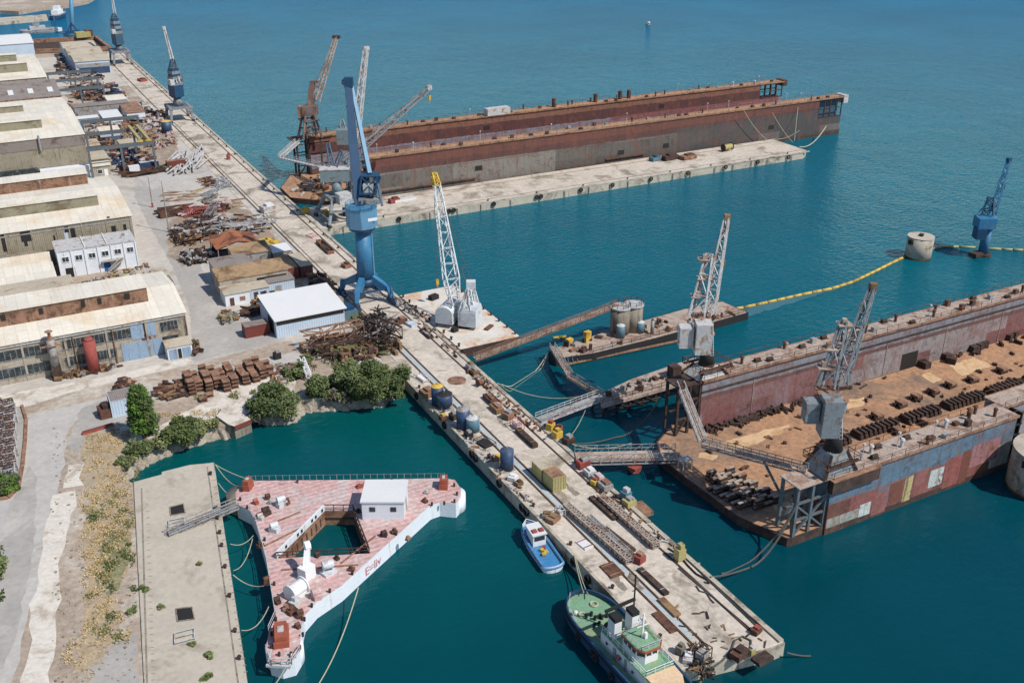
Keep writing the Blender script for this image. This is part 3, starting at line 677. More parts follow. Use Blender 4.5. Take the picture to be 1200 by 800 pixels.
simple_shed('container_hut','pale hut with rusty front between two white walled huts',49.5,54.0,223.8,227.9,2.7,'roof_tan','wall_paleblue',.2,cat='hut',doors=((.8,1.8,0,2,'rust','door'),(2.4,3.8,.9,1.9,'dark_glass','window')))
simple_shed('container_hut','white walled hut with grey roof at the right of the cluster front',54.4,60.6,225.4,229.6,2.9,'roof_grey','wall_paleblue',.2,cat='hut',doors=((1.5,3,0,2,'steel_grey','door'),))
def container(name,label,x0,y0,lx,ly,mat,roofmat=None,h=2.6,z=Q+.01,group=None):
    t=thing(name,(x0+lx/2,y0+ly/2,z),label,'container',group)
    MB().box(x0+.06,x0+lx-.06,y0+.06,y0+ly-.06,z+.1,z+h-.05).build('box',mat,t)
    m=MB()
    for a in(x0,x0+lx-.14):
        for b in(y0,y0+ly-.14): m.box(a,a+.14,b,b+.14,z,z+h)
    for zz in(z+.02,z+h-.14):
        for a in(x0,x0+lx-.12): m.box(a,a+.12,y0+.14,y0+ly-.14,zz,zz+.12)
        for b in(y0,y0+ly-.12): m.box(x0+.14,x0+lx-.14,b,b+.12,zz,zz+.12)
    m.build('frame',mat,t)
    if roofmat: MB().box(x0+.1,x0+lx-.1,y0+.1,y0+ly-.1,z+h-.049,z+h-.01).build('top',roofmat,t)
    long_x=lx>ly
    m=MB()
    if not long_x:
        for k in range(4): m.cone((x0+.45+k*(lx-.9)/3,y0+.02,z+.2),(x0+.45+k*(lx-.9)/3,y0+.02,z+h-.2),.035,.035,5)
    else:
        for k in range(4): m.cone((x0+.02,y0+.45+k*(ly-.9)/3,z+.2),(x0+.02,y0+.45+k*(ly-.9)/3,z+h-.2),.035,.035,5)
    m.build('lock_bars','steel_grey',t)
    return t
container('shipping_container','rusty brown container with tan roof, left of the pair by the sheds',60.4,232.5,3.6,10.5,'red_container','roof_brown',3.0)
container('shipping_container','rusty brown container with paler roof, right of the pair by the sheds',64.2,232.2,3.2,10.5,'red_container','roof_tan',3.0)
container('shipping_container','dark red container lying beside the white roofed shed',42.9,203.3,5.4,3.0,'red_container','roof_grey')
container('shipping_container','pale grey container next to the bushy tree on the bank',12.0,180.2,5.6,4.6,'wall_paleblue','roof_grey',3.4)
container('shipping_container','yellow container with rusty roof, nearer of the two on the wharf',P(648,577,Q+.07)[0],P(648,577,Q+.07)[1],2.5,3.4,'yellow_dull','rust_light',z=Q+.07)
container('shipping_container','yellow container with white marked roof, farther of the two on the wharf',P(648,577,Q+.07)[0]-.2,P(648,577,Q+.07)[1]+3.6,2.45,3.2,'yellow_dull','roof_tan',2.3,z=Q+.07)
container('shipping_container','dark red container among the pipe stacks by the crane runway',54.8,349.8,6.1,2.5,'red_container','rust_light')
container('shipping_container','blue grey container under the nearest crane runway',46.5,352.5,6.1,2.5,'navy','steel_pale')
container('shipping_container','small white container under the nearest crane runway',42.5,349,3.4,2.5,'white_paint','roof_white')
# sheds in the runway yard
for a in ((41,56,398,404,3.2,'roof_cream','wall_white','small cream roofed shed between the two middle crane runways'),
          ):
    pass
simple_shed('yard_shed','cream roofed shed between the middle crane runways',40.5,47.5,399.5,405.5,4.0,'roof_cream','wall_paleblue',.3)
simple_shed('yard_shed','white roofed shed behind the third crane runway from the camera',45.2,52.2,424,437,3.4,'roof_white','wall_white',.3)
simple_shed('yard_shed','white roofed shed with blue wall left of the rusty roofed shed',36.5,44,430,434,2.8,'roof_white','blue_door',.2)
simple_shed('yard_shed','low shed with rusty roof panels near the quay',54.6,61.5,428,447,3.6,'rust_light','wall_white',.4)
simple_shed('yard_shed','cream roofed shed beside the quay behind the rusty roofed shed',51.5,59,452,466,3.6,'roof_cream','wall_beige',.4)
simple_shed('yard_shed','long dark grey shed beyond the middle runways',37,58,444,449,4.6,'roof_grey','steel_grey',.4)
simple_shed('yard_shed','grey roofed shed by the nearest runway columns',44.5,52,378,385,3.2,'roof_tan','wall_beige',.3)
# ================================================================ CRANE RUNWAYS
def runway(px0,py0,px1,py1,label,ztop=12.,cols=3):
    xa,ya=P(px0,py0,ztop);xb,yb=P(px1,py1,ztop);y=(ya+yb)/2
    t=thing('crane_runway',((xa+xb)/2,y,Q),label,'crane runway','crane runways beside the halls')
    MB().box(xa,xb,y-.35,y+.35,ztop-1.1,ztop).build('girder','steel_blue_grey',t)
    MB().box(xa,xb,y-.08,y+.08,ztop+.002,ztop+.14).build('rail','rail_steel',t)
    for k in range(cols):
        x=xb-.5-k*(xb-xa-1)/(cols-1)*1.0
        m=MB().box(x-.35,x+.35,y-.3,y+.3,Q,ztop-1.11);m.build('column','steel_blue_grey',t)
    return t,y
rws=[]
for i,a in enumerate(((54,86,106,81),(60,95,114,89),(65,105,122,100),(94,142,162,135),(99,157,157,150),(101,174,180,165))):
    nm=['farthest','second farthest','third farthest','third nearest','second nearest','nearest'][i]
    rws.append(runway(*a,'blue grey overhead crane runway on columns, %s of the six'%nm,12. if i>2 else 10.,3 if i!=4 else 2))
for px0,py0,px1,py1,l in ((151,150,163,162,'yellow crane bridge girder spanning two runways, left one of the pair'),(160,149,173,161,'yellow crane bridge girder spanning two runways, right one of the pair')):
    a=P3(px0,py0,12.6);b=P3(px1,py1,12.6);a.y=rws[4][1]-.1;b.y=rws[5][1]+.1
    xm=(P(px0,py0,12.6)[0]+P(px1,py1,12.6)[0])/2
    t=thing('overhead_crane',(xm,b.y,12.15),l,'overhead crane')
    MB().box(xm-.45,xm+.45,b.y-.4,a.y+.4,12.35,13.2).build('girder','yellow_dull',t)
    MB().box(xm-.9,xm+.9,b.y-.5,b.y+.3,12.15,12.6).box(xm-.9,xm+.9,a.y-.3,a.y+.5,12.15,12.6).build('end_carriage','yellow',t)
# ================================================================ CRANES
V=Vector
def rail(m,pts,h=1.0,r=.05,step=2.0):  # core: unseen spheres added inside the leaves to block light
    """handrail: top bar, mid bar and posts along a path"""
    for i in range(len(pts)-1):
        a=V(pts[i]);b=V(pts[i+1]);L=(b-a).length;n=max(1,int(L/step))
        m.beam(a+V((0,0,h)),b+V((0,0,h)),r*2);m.beam(a+V((0,0,h*.5)),b+V((0,0,h*.5)),r*1.4)
        for k in range(n+1):
            c=a.lerp(b,k/n);m.beam(c,c+V((0,0,h)),r*1.6)
    return m
def legs4(t,c,hx,hy,z0,z1,w0,w1,inx,mat,label='leg'):
    for sx in(-1,1):
        for sy in(-1,1):
            MB().beam((c[0]+sx*hx,c[1]+sy*hy,z0+.6),(c[0]+sx*hx*inx,c[1]+sy*hy*inx,z1),w0,w0,w1,w1,hint=(1,0,0)).build('leg',mat,t)
    for sx in(-1,1):
        for sy in(-1,1):
            b=MB().box(c[0]+sx*hx-.35,c[0]+sx*hx+.35,c[1]+sy*hy-1.2,c[1]+sy*hy+1.2,z0+.05,z0+.7).build('bogie','rust_dark',t)
def hookline(t,tip,z,mat='yellow'):
    m=MB();m.cone((tip[0],tip[1],z+1),(tip[0],tip[1],tip[2]),.05,.05,5);m.build('hoist_rope','rope_dark',t)
    MB().box(tip[0]-.35,tip[0]+.35,tip[1]-.3,tip[1]+.3,z,z+1.2).cone((tip[0],tip[1],z-.7),(tip[0],tip[1],z),.2,.25,6).build('hook_block',mat,t)
# --- two slewing portal cranes on the quay
def quay_crane(label,c,zp,zh0,zh1,ztw,foot,tip,hx=4.3,hy=5.0):
    t=thing('portal_crane',(c[0],c[1],Q),label,'crane')
    legs4(t,c,hx,hy,Q+.1,zp-1,.9,1.1,.86,'crane_slate')
    MB().box(c[0]-hx-.3,c[0]+hx+.3,c[1]-hy,c[1]-hy+.8,zp-.9,zp).box(c[0]-hx-.3,c[0]+hx+.3,c[1]+hy-1.1,c[1]+hy,zp-1.2,zp).box(c[0]-hx,c[0]-hx+1,c[1]-hy+1.1,c[1]+hy-1.1,zp-1.2,zp-.01).box(c[0]+hx-1,c[0]+hx,c[1]-hy+1.1,c[1]+hy-1.1,zp-1.2,zp-.01).build('portal','crane_slate',t)
    MB().box(c[0]-hx+1,c[0]+hx-1,c[1]-hy+1.1,c[1]+hy-1.1,zp-.5,zp-.1).build('platform','steel_blue_grey',t)
    MB().cone((c[0],c[1],zp-.1),(c[0],c[1],zh0-.3),2.2,1.3,14).build('pedestal','crane_slate',t,True)
    MB().cone((c[0],c[1],zh0-.3),(c[0],c[1],zh0),2.0,2.4,16).build('slewing_ring','dark',t)
    h1=zh0+(zh1-zh0)*.42
    MB().obox((c[0],c[1],zh0),(4.0,4.6,h1-zh0),.35).build('machinery_house','crane_teal' if c[1]>500 else 'crane_blue_dark',t)
    m=MB();d=MB()
    for i in range(3):
        z=h1+(zh1-h1)*i/3;m.obox((c[0],c[1],z+.01),(4.0-.3*i,4.4-.4*i,(zh1-h1)/3*.55),.35);d.obox((c[0],c[1],z+(zh1-h1)/3*.55),(3.6-.3*i,4-.4*i,(zh1-h1)/3*.45),.35)
    m.build('upper_house','crane_slate',t);d.build('upper_frame','crane_blue_dark',t)
    MB().obox((c[0]-1.8,c[1]-2.2,h1+.3),(1.8,1.8,2.2),.35).build('cab','steel_pale',t)
    m=MB();m.lattice((c[0],c[1],zh1),(c[0]+.3,c[1],ztw),2.8,1.2,.13);m.build('mast','crane_teal',t)
    MB().lattice(foot,tip,1.3,.7,.12).build('jib','steel_pale',t)
    m=MB();m.cone((c[0]+.3,c[1],ztw),tip,.06,.06,4);m.cone((c[0]+.3,c[1],ztw-2),V(foot).lerp(V(tip),.5),.06,.06,4);m.build('luffing_rope','rope_dark',t)
    MB().obox((c[0]+2.2,c[1]+1.5,h1+.4),(2,2,2.6),.35).build('counterweight','steel_blue_grey',t)
    MB().obox(tip-V((0,0,.5)),(1.2,1.0,1.1)).build('jib_head','steel_pale',t)
    return t
cc=(74.0,424.0)
g=(cc[0],cc[1],20)
zz=lambda py,c: (lambda lo,hi:[0])(0,0)
def zat(py,x,y):
    """height on the vertical through x,y that the photograph shows at row py"""
    lo,hi=-20,150
    for _ in range(40):
        mid=(lo+hi)/2;d=V((x,y,mid))-EYE
        if 400-F*d.dot(up)/d.dot(fw)>py: lo=mid
        else: hi=mid
    return lo
quay_crane('slate blue portal crane on the quay with its jib leaning left over the yard',cc,zat(123,*cc),zat(113,*cc),zat(80,*cc),zat(70,*cc),PD(209,98,g),PD(192,33,g))
c1_=(74.0,570.0);g=(c1_[0],c1_[1],20)
quay_crane('grey portal crane at the far end of the quay, jib cut by the photo edge',c1_,zat(58,*c1_),zat(52,*c1_),zat(22,*c1_),zat(16,*c1_),PD(137,30,g),PD(130,-10,g),4.3,6.5)
# slender blue mast crane at the far basin
g=P3(85,37,3)
t=thing('mast_crane',g,'tall pale blue lifting mast beside the far basin, top out of the picture','crane')
MB().cone(g,PD(82,-30,g),1.35,1.1,10).build('mast','crane_blue_pale',t,True)
MB().box(g.x-4,g.x+4,g.y-2,g.y+2,Q-.2,Q+1.4).beam((g.x-3,g.y,3),(g.x,g.y,8),.6).beam((g.x+3,g.y,3),(g.x,g.y,8),.6).build('base','crane_blue_dark',t)
# --- the big blue crane
bc=(74.0,212.3);zc=lambda py:zat(py,*bc);g=(bc[0],bc[1],20)
t=thing('portal_crane',(bc[0],bc[1],Q),'tall bright blue crane on four bent legs with raised jib at the wharf root','crane')
zt=zc(318);MB().cone((bc[0],bc[1],zt-2.2),(bc[0],bc[1],zc(268)),1.95,1.75,24).build('column','crane_blue',t,True)
MB().cone((bc[0],bc[1],zt-3.4),(bc[0],bc[1],zt-1.6),2.2,2.2,20).build('hub','crane_blue_dark',t,True)
for sx in(-1,1):
    for sy in(-1,1):
        k=V((bc[0]+sx*3.9,bc[1]+sy*4.4,zt-3.6));f=V((bc[0]+sx*4.3,bc[1]+sy*5.0,Q+1.5));h=V((bc[0]+sx*1.2,bc[1]+sy*1.2,zt-1.6))
        MB().beam(h,k,1.3,1.9,1.1,1.3).beam(k+V((0,0,.6)),f,1.25,1.25,.9,.9,hint=(1,0,0)).build('leg','crane_blue',t)
        MB().box(f.x-.4,f.x+.4,f.y-1.5,f.y+1.5,Q+.15,Q+1.5).box(f.x-.3,f.x+.3,f.y-2.3,f.y+2.3,Q+.1,Q+.7).build('bogie','navy',t)
for a,b in(((-1,-1),(1,-1)),((-1,1),(1,1))): MB().beam((bc[0]+a[0]*3.9,bc[1]+a[1]*4.4,Q+3.4),(bc[0]+b[0]*3.9,bc[1]+b[1]*4.4,Q+3.4),.35).build('tie_beam','crane_blue_dark',t)
zr=zc(268);MB().cone((bc[0],bc[1],zr),(bc[0],bc[1],zr+.7),3.0,3.2,20).build('slewing_ring','navy',t)
m=MB();n=8;hw=3.4
poly=[(bc[0]+hw*1.05*math.cos(math.pi/8+math.pi/4*i)+.0,bc[1]+hw*1.05*math.sin(math.pi/8+math.pi/4*i)) for i in range(8)]
z1=zc(243)
m.prism(poly,zr+.71,z1);mh=m.build('machinery_house','crane_blue_pale',t)
MB().prism([(bc[0]+(x-bc[0])*1.03,bc[1]+(y-bc[1])*1.03) for x,y in poly],z1+.002,z1+.2).build('roof_plate','crane_blue',mh)
MB().obox((bc[0]+1.4,bc[1]-3.32,zr+2.6),(2.2,.1,.7),.0).build('sign_plate','white_paint',mh)
rt2=V((rt.x,rt.y,0));sd=rt2
def bp(px,py): return PD(px,py,g)
m=MB()
for a,b in(((419,240),(422,214)),((446,240),(441,214)),((430,240),(444,206)),((419,240),(430,208))): m.beam(bp(*a)+V((0,-1,0)),bp(*b)+V((0,-1,0)),.45);m.beam(bp(*a)+V((0,1,0)),bp(*b)+V((0,1,0)),.45)
m.build('gantry_frame','crane_blue_dark',t)
m=MB();a=bp(432,226);m.obox(a,(3.8,3.8,.25),-AZ)
b=bp(434,205);m.obox(b,(4.0,3.8,.25),-AZ)
for sx in(-1,1):
    for sy in(-1,1):
        o_=rt2*1.8*sx+V((math.sin(AZ),math.cos(AZ),0))*1.8*sy;m.beam(a+o_,b+o_,.3)
o1=rt2*1.8;f1=V((math.sin(AZ),math.cos(AZ),0))*-1.8
m.beam(a-o1+f1,b+o1+f1,.22);m.beam(a+o1+f1,b-o1+f1,.22)
m.build('winch_cage','crane_blue_dark',t)
MB().obox(a+V((0,0,.3)),(2.2,2.0,1.8),-AZ).build('winch','steel_pale',t)
MB().obox(bp(437,238),(3,2.4,1.2),-AZ).obox(bp(425,238),(1.6,1.6,1.4),-AZ).build('winch_drum','steel_grey',t)
MB().beam(bp(421,243),bp(414,170),2.0,1.7,2.1,1.8).beam(bp(414,170),bp(408.5,100),2.1,1.8,1.5,1.2).build('jib','crane_blue_dark',t)
MB().beam(bp(433,203),bp(412,101),.95,.9,.7,.7).build('jib_stay','crane_blue_pale',t)
m=MB();m.obox(bp(409,102),(2.0,1.4,2.2),-AZ);m.beam(bp(406,116),bp(405,96),.35);m.cone(bp(405,97)+V((0,-.8,0)),bp(405,97)+V((0,.8,0)),.8,.8,10)
m.build('jib_head','crane_blue_dark',t)
for k in range(7): MB().beam(bp(410.8+k*1.2,125+k*14),bp(405.5+k*1.6,125+k*14),.3).build('jib_step','crane_blue_dark',t)
m=MB()
rail(m,[(bc[0]+3.5*math.cos(a_),bc[1]+3.5*math.sin(a_),z1+.2) for a_ in [math.pi/8+math.pi/4*i for i in range(9)]],1,.05,1.3);m.build('railing','crane_blue_pale',t)
MB().obox(bp(422,252)+V((0,-.5,-.2)),(1.8,2.2,2.6),-AZ).build('cab','crane_blue_dark',t)
m=MB();m.beam((bc[0]+1.95,bc[1]-.8,Q+6),(bc[0]+1.85,bc[1]-.8,zr),.3);m.build('ladder','crane_blue_pale',t)
# --- grey green crane at the root of the far pier
c=(88.2,272.5);g=(c[0],c[1],12);zc=lambda py:zat(py,*c)
t=thing('portal_crane',(c[0],c[1],Q),'grey green portal crane with lowered lattice jib at the far pier root','crane')
zp=zc(228)
legs4(t,c,5.0,6.0,Q,zp-.8,.75,.9,.55,'crane_greygreen')
MB().box(c[0]-3.2,c[0]+3.2,c[1]-3.6,c[1]+3.6,zp-1,zp).build('portal','crane_greygreen',t)
for a_,b_,w__ in(((c[0]-5,c[1]-6,Q+2.2),(c[0]-5,c[1]+6,Q+2.2),.5),((c[0]+5,c[1]-6,Q+2.2),(c[0]+5,c[1]+6,Q+2.2),.5),((c[0]-4.6,c[1]-5.5,Q+4),(c[0]+4.6,c[1]-5.5,Q+4),.4)): MB().beam(a_,b_,w__).build('tie_beam','crane_greygreen',t)
MB().obox(PD(403,238,(c[0]+1,c[1]-4,10)),(3.8,3.2,3.0),.1).build('switch_house','steel_pale',t)
MB().cone((c[0],c[1],zp),(c[0],c[1],zc(212)),1.7,1.2,14).build('pedestal','crane_greygreen',t,True)
hb=PD(393,211,g);MB().obox(hb,(8.2,4.2,3.4),-AZ+.12).build('machinery_house','crane_greygreen',t)
MB().obox(hb+V((0,0,3.41)),(8.5,4.5,.2),-AZ+.12).build('house_roof','steel_pale',t)
MB().obox(PD(409,210,g),(2,2,2.6),-AZ).build('cab','steel_blue_grey',t)
m=MB();apex=PD(400,176,g)
for dx in(-7,7):
    for s in(-1.4,1.4): m.beam(PD(400+dx,196,g)+V((0,s,0)),apex+V((0,s*.5,0)),.28)
m.lattice(PD(389,196,g),PD(384,168,g),1.6,.8,.1)
m.build('mast','crane_teal',t)
tip=PD(503,103,g);foot=PD(404,190,g);MB().lattice(foot,tip,2.0,1.0,.13).build('jib','steel_grey',t)
m=MB();m.cone(apex,tip,.06,.06,4);m.cone(apex,foot.lerp(tip,.5),.05,.05,4);m.build('luffing_rope','rope_dark',t)
hookline(t,tip,zat(117,tip.x,tip.y))
MB().obox(tip-V((0,0,.6)),(1.3,1.1,1.3)).build('jib_head','steel_pale',t)
# --- crane on the near wall of dock one
ZW=14.5
c=(101.5,291.3);g=(c[0],c[1],16)
t=thing('dock_crane',(c[0],c[1],2),'pale lattice jib crane on the far dock end, half hidden behind the tall blue crane','crane')
m=MB()
for sx in(-3,3):
    for sy in(-2.2,2.2): m.beam((c[0]+sx,c[1]+sy,2.0),(c[0]+sx*.6,c[1]+sy*.7,zat(170,*c)),.4)
for z in(5,9,12.5): 
    for sy in(-2.2,2.2): m.beam((c[0]-3,c[1]+sy,z),(c[0]+3,c[1]+sy,z),.3);m.beam((c[0]-3,c[1]+sy,z-3),(c[0]+3,c[1]+sy,z),.2)
m.build('tower','crane_teal',t)
MB().obox(PD(404,168,g),(4.2,4,4.4),-AZ).build('machinery_house','crane_greygreen',t)
MB().obox(PD(404,152,g),(4.4,4.2,.2),-AZ).build('house_roof','steel_pale',t)
foot=PD(416,168,g);tip=PD(429,57,g);MB().lattice(foot,tip,2.0,1.1,.15).build('jib','steel_pale',t)
MB().obox(tip-V((0,0,.6)),(1.8,1.2,1.2)).build('jib_head','steel_pale',t)
m=MB();ap=PD(400,140,g);m.lattice(PD(402,153,g),ap,1.8,.8,.12);m.build('mast','crane_greygreen',t)
m=MB();m.cone(ap,tip,.06,.06,4);m.build('luffing_rope','rope_dark',t)
# --- brown crane on the far wall of dock one
c=(96.5,322);g=(c[0],c[1],18);z0=ZW
t=thing('dock_crane',(c[0],c[1],z0),'brown rusty crane with boxy cab and raised lattice jib on the far dock','crane')
for sx in(-1,1):
    for sy in(-1,1): MB().beam((c[0]+sx*3.2,c[1]+sy*2.6,z0),(c[0]+sx*1.5,c[1]+sy*1.4,zat(134,*c)),.65,.65,.55,.55,hint=(1,0,0)).build('leg','crane_brown',t)
m=MB()
for z in(17,20): m.box(c[0]-2.9,c[0]+2.9,c[1]-2.2,c[1]-1.9,z,z+.4);m.box(c[0]-2.9,c[0]+2.9,c[1]+1.9,c[1]+2.2,z,z+.4)
m.lattice((c[0],c[1],z0),(c[0],c[1],zat(134,*c)),3.0,2.6,.15)
m.build('bracing','crane_brown',t)
MB().obox(PD(364,135,g),(4.6,4,3.1),-AZ).build('machinery_house','crane_brown',t)
MB().obox(PD(354,136,g),(2.2,3,3.2),-AZ).build('counterweight','rust_light',t)
MB().obox(PD(369,134,g),(1.8,2,2.2),-AZ).build('cab','steel_pale',t)
MB().beam(PD(364,125,g),PD(366,96,g),2.0,2.0,1.4,1.4).obox(PD(369,97,g),(2.4,1.2,.6),-AZ).build('mast','crane_brown',t)
foot=PD(370,118,g);tip=PD(394,44,g);MB().lattice(foot,tip,1.8,.9,.14).build('jib','walk_grey',t)
MB().obox(tip-V((0,0,.3)),(2.6,1,.9),-AZ).build('jib_head','rust_dark',t)
m=MB();m.cone(PD(369,97,g),tip,.07,.07,4);m.build('luffing_rope','rope_dark',t)
# --- cranes of dock two
def dock_crane(label,c,z0,zh0,zh1,hous,cwt,cab,neck,mast,jibf,tip,hook,plats,mat,z_b=None):
    g=(c[0],c[1],z0+12);t=thing('dock_crane',(c[0],c[1],z0),label,'crane')
    m=MB();zb=z0+(neck[0]-z0)*.8
    m.add([(c[0]-3.3,c[1]-2.2,z0),(c[0]+3.3,c[1]-2.2,z0),(c[0]+3.3,c[1]+2.2,z0),(c[0]-3.3,c[1]+2.2,z0),(c[0]-1.5,c[1]-1.4,zb),(c[0]+1.5,c[1]-1.4,zb),(c[0]+1.5,c[1]+1.4,zb),(c[0]-1.5,c[1]+1.4,zb)],[(0,3,2,1),(4,5,6,7),(0,1,5,4),(1,2,6,5),(2,3,7,6),(3,0,4,7)])
    m.build('pedestal','crane_slate' if mat=='crane_slate' else 'steel_pale',t)
    m=MB();rail(m,[(c[0]-3.4,c[1]-2.6,z0+1.8),(c[0]+3.4,c[1]-2.6,z0+1.8),(c[0]+3.4,c[1]+2.6,z0+1.8),(c[0]-3.4,c[1]+2.6,z0+1.8),(c[0]-3.4,c[1]-2.6,z0+1.8)],1,.05,1.2)
    m.box(c[0]-3.4,c[0]+3.4,c[1]-2.6,c[1]-1.9,z0+1.65,z0+1.8).box(c[0]-3.4,c[0]+3.4,c[1]+1.9,c[1]+2.6,z0+1.65,z0+1.8)
    m.build('walkway','rust',t)
    m=MB()
    for sx in(-3.2,3.2):
        for sy in(-2.4,2.4): MB().beam((c[0]+sx,c[1]+sy,z0),(c[0]+sx*.5,c[1]+sy*.6,zb),.4).build('leg','rust_dark',t)
    MB().cone((c[0],c[1],zb),(c[0],c[1],neck[1]+.5),1.5,1.0,14).build('slewing_column','dark',t,True)
    def bx(a,d,nm,mt,dd=2.6):
        x0,y0,x1,y1=a;b=PD((x0+x1)/2,y1,g);w_=(PD(x1,y1,g)-PD(x0,y1,g)).length*.94;h_=(PD(x0,y0,g)-PD(x0,y1,g)).length*.97
        return MB().obox(b,(w_,dd,h_),-AZ).build(nm,mt,t)
    hh=bx(hous,0,'machinery_house',mat,2.9);bx(cwt,0,'counterweight',mat,2.4)
    fv=V((math.sin(AZ),math.cos(AZ),0))*-1.47;x0,y0,x1,y1=hous
    for fx,fy,w__,h__,mt_ in((.28,.3,.9,.8,'dark_glass'),(.72,.3,.7,.8,'dark_glass'),(.6,.86,.9,1.7,'steel_blue_grey'),(.2,.7,.8,.5,'rust')):
        MB().obox(PD(x0+(x1-x0)*fx,y0+(y1-y0)*fy,g)+fv,(w__,.1,h__),-AZ).build('window' if mt_=='dark_glass' else 'access_panel',mt_,t)
    m=MB();la=PD(x1-1,y1,g)+fv*1.08;lb=PD(x1-1,y0,g)+fv*1.08;m.beam(la,lb,.08);m.beam(la+rt2*.45,lb+rt2*.45,.08)
    for k in range(12): m.beam(la.lerp(lb,k/11),la.lerp(lb,k/11)+rt2*.45,.06)
    m.build('ladder','steel_pale',t)
    MB().obox(PD((x0+x1)/2,y0-.5,g),((PD(x1,y0,g)-PD(x0,y0,g)).length*1.1,3.0,.15),-AZ).build('roof_plate','rust_light',t)
    x0,y0,x1,y1=cab;cb=PD((x0+x1)/2,y1,g)+V((0,0,0));w_=(PD(x1,y1,g)-PD(x0,y1,g)).length;h_=(PD(x0,y0,g)-PD(x0,y1,g)).length
    k=MB().cone(cb,cb+V((0,0,h_*.75)),w_*.42,w_*.45,12).build('cab','crane_slate',t);MB().cone(cb+V((0,0,h_*.75)),cb+V((0,0,h_)),w_*.62,w_*.55,12).build('cab_roof','rust_light',k)
    (ma,mb,w0,w1)=mast;MB().lattice(PD(*ma,g),PD(*mb,g),w0,w1,.14).build('mast',mat,t)
    m=MB();m.beam(PD(ma[0]-6,ma[1],g),PD(*mb,g),.2);m.beam(PD(ma[0]-6,ma[1],g)+V((0,1.5,0)),PD(*mb,g)+V((0,.5,0)),.2)
    m.build('back_stay','steel_pale',t)
    for (x,y,w_) in plats: MB().obox(PD(x,y,g),(w_*.85,2.0,.14),-AZ).obox(PD(x-1,y,g)+V((0,0,.14)),(w_*.25,.8,.8),-AZ).build('mast_platform','walk_grey',t)
    MB().lattice(PD(*jibf,g),PD(*tip,g),1.9,.75,.13).build('jib',mat,t)
    MB().obox(PD(tip[0],tip[1]+3,g),(1.0,.9,1.0),-AZ).cone(PD(tip[0],tip[1]-1,g)+V((0,-.5,0)),PD(tip[0],tip[1]-1,g)+V((0,.5,0)),.5,.5,10).build('jib_head','timber',t)
    m=MB();m.cone(PD(*mb,g),PD(*tip,g),.06,.06,4)
    for dx in(2,4):
        m.cone(PD(tip[0]-dx*.3,tip[1]+6,g),PD(jibf[0]-dx,jibf[1]-20,g),.05,.05,4)
    m.build('luffing_rope','rope_dark',t)
    if hook: 
        tp=PD(*tip,g);hk=PD(*hook,g);hookline(t,(tp.x,tp.y,tp.z),hk.z,'timber')
    m=MB();tp=PD(hous[0],hous[1],g);tq=PD(hous[2],hous[1],g);rail(m,[tp,tq],1,.05,1);m.build('railing','rust',t)
    return t
cA=(108.3,128.9);zA=11.7
dock_crane('grey lattice crane on the far wall of the near dock with a hanging hook block',cA,zA,0,0,(812,373,832,412),(794,379,811,405),(828,388,836,400),(zat(424,*cA),zat(410,*cA)),((818,372),(832,298),2.8,1.2),(831,368),(852,255),(854,322),((827,304,3.2),(825,326,3.0),(819,347,3.4)),'steel_pale')
cB=(106.3,95.3);zB=10.8
dock_crane('slate grey lattice crane on the near dock corner above the open steel frame',cB,zB,0,0,(958,459,981,508),(940,465,957,492),(981,463,992,482),(zat(520,*cB),zat(506,*cB)),((970,455),(989,378),2.4,1.1),(984,448),(1023,336),None,((990,380,2.6),(972,408,2.8),(966,430,2.6)),'crane_slate')
# --- blue crane standing in the water on the right
c=P3(1151,299,0);g=(c.x,c.y,8)
t=thing('pedestal_crane',(c.x,c.y,0),'bright blue pedestal crane rising from the water at the right','crane')
MB().cone((c.x,c.y,-.6),(c.x,c.y,.7),2.2,2.2,12).obox((c.x-2.6,c.y,.2),(3,2.5,1.0)).build('foundation','rust_dark',t)
MB().cone((c.x,c.y,.7),(c.x,c.y,zat(266,c.x,c.y)),1.3,1.2,14).build('column','crane_blue',t,True)
MB().obox(PD(1147,279,g),(2.6,3.0,2.9),-AZ).build('counterweight','crane_blue_dark',t)
MB().obox(PD(1153,266,g),(4.6,4,2.8),-AZ).build('machinery_house','crane_blue',t)
MB().obox(PD(1161,268,g),(1.7,2,3.2),-AZ).build('cab','crane_blue_pale',t)
MB().lattice(PD(1157,253,g),PD(1161,232,g),2.8,1.6,.16).build('mast','crane_blue_dark',t)
m=MB();m.beam(PD(1149,253,g),PD(1160,232,g),.3);m.beam(PD(1144,252,g),PD(1157,238,g),.25);m.build('back_stay','crane_blue',t)
MB().lattice(PD(1163,250,g),PD(1182,189,g),1.7,.8,.14).build('jib','crane_blue',t)
tp=PD(1182,189,g);MB().obox(tp,(1.2,1,.9)).build('jib_head','crane_blue_dark',t)
hookline(t,tp,zat(221,tp.x,tp.y),'dark')
m=MB();m.cone(PD(1160,232,g),tp,.05,.05,4);m.build('luffing_rope','rope_dark',t)
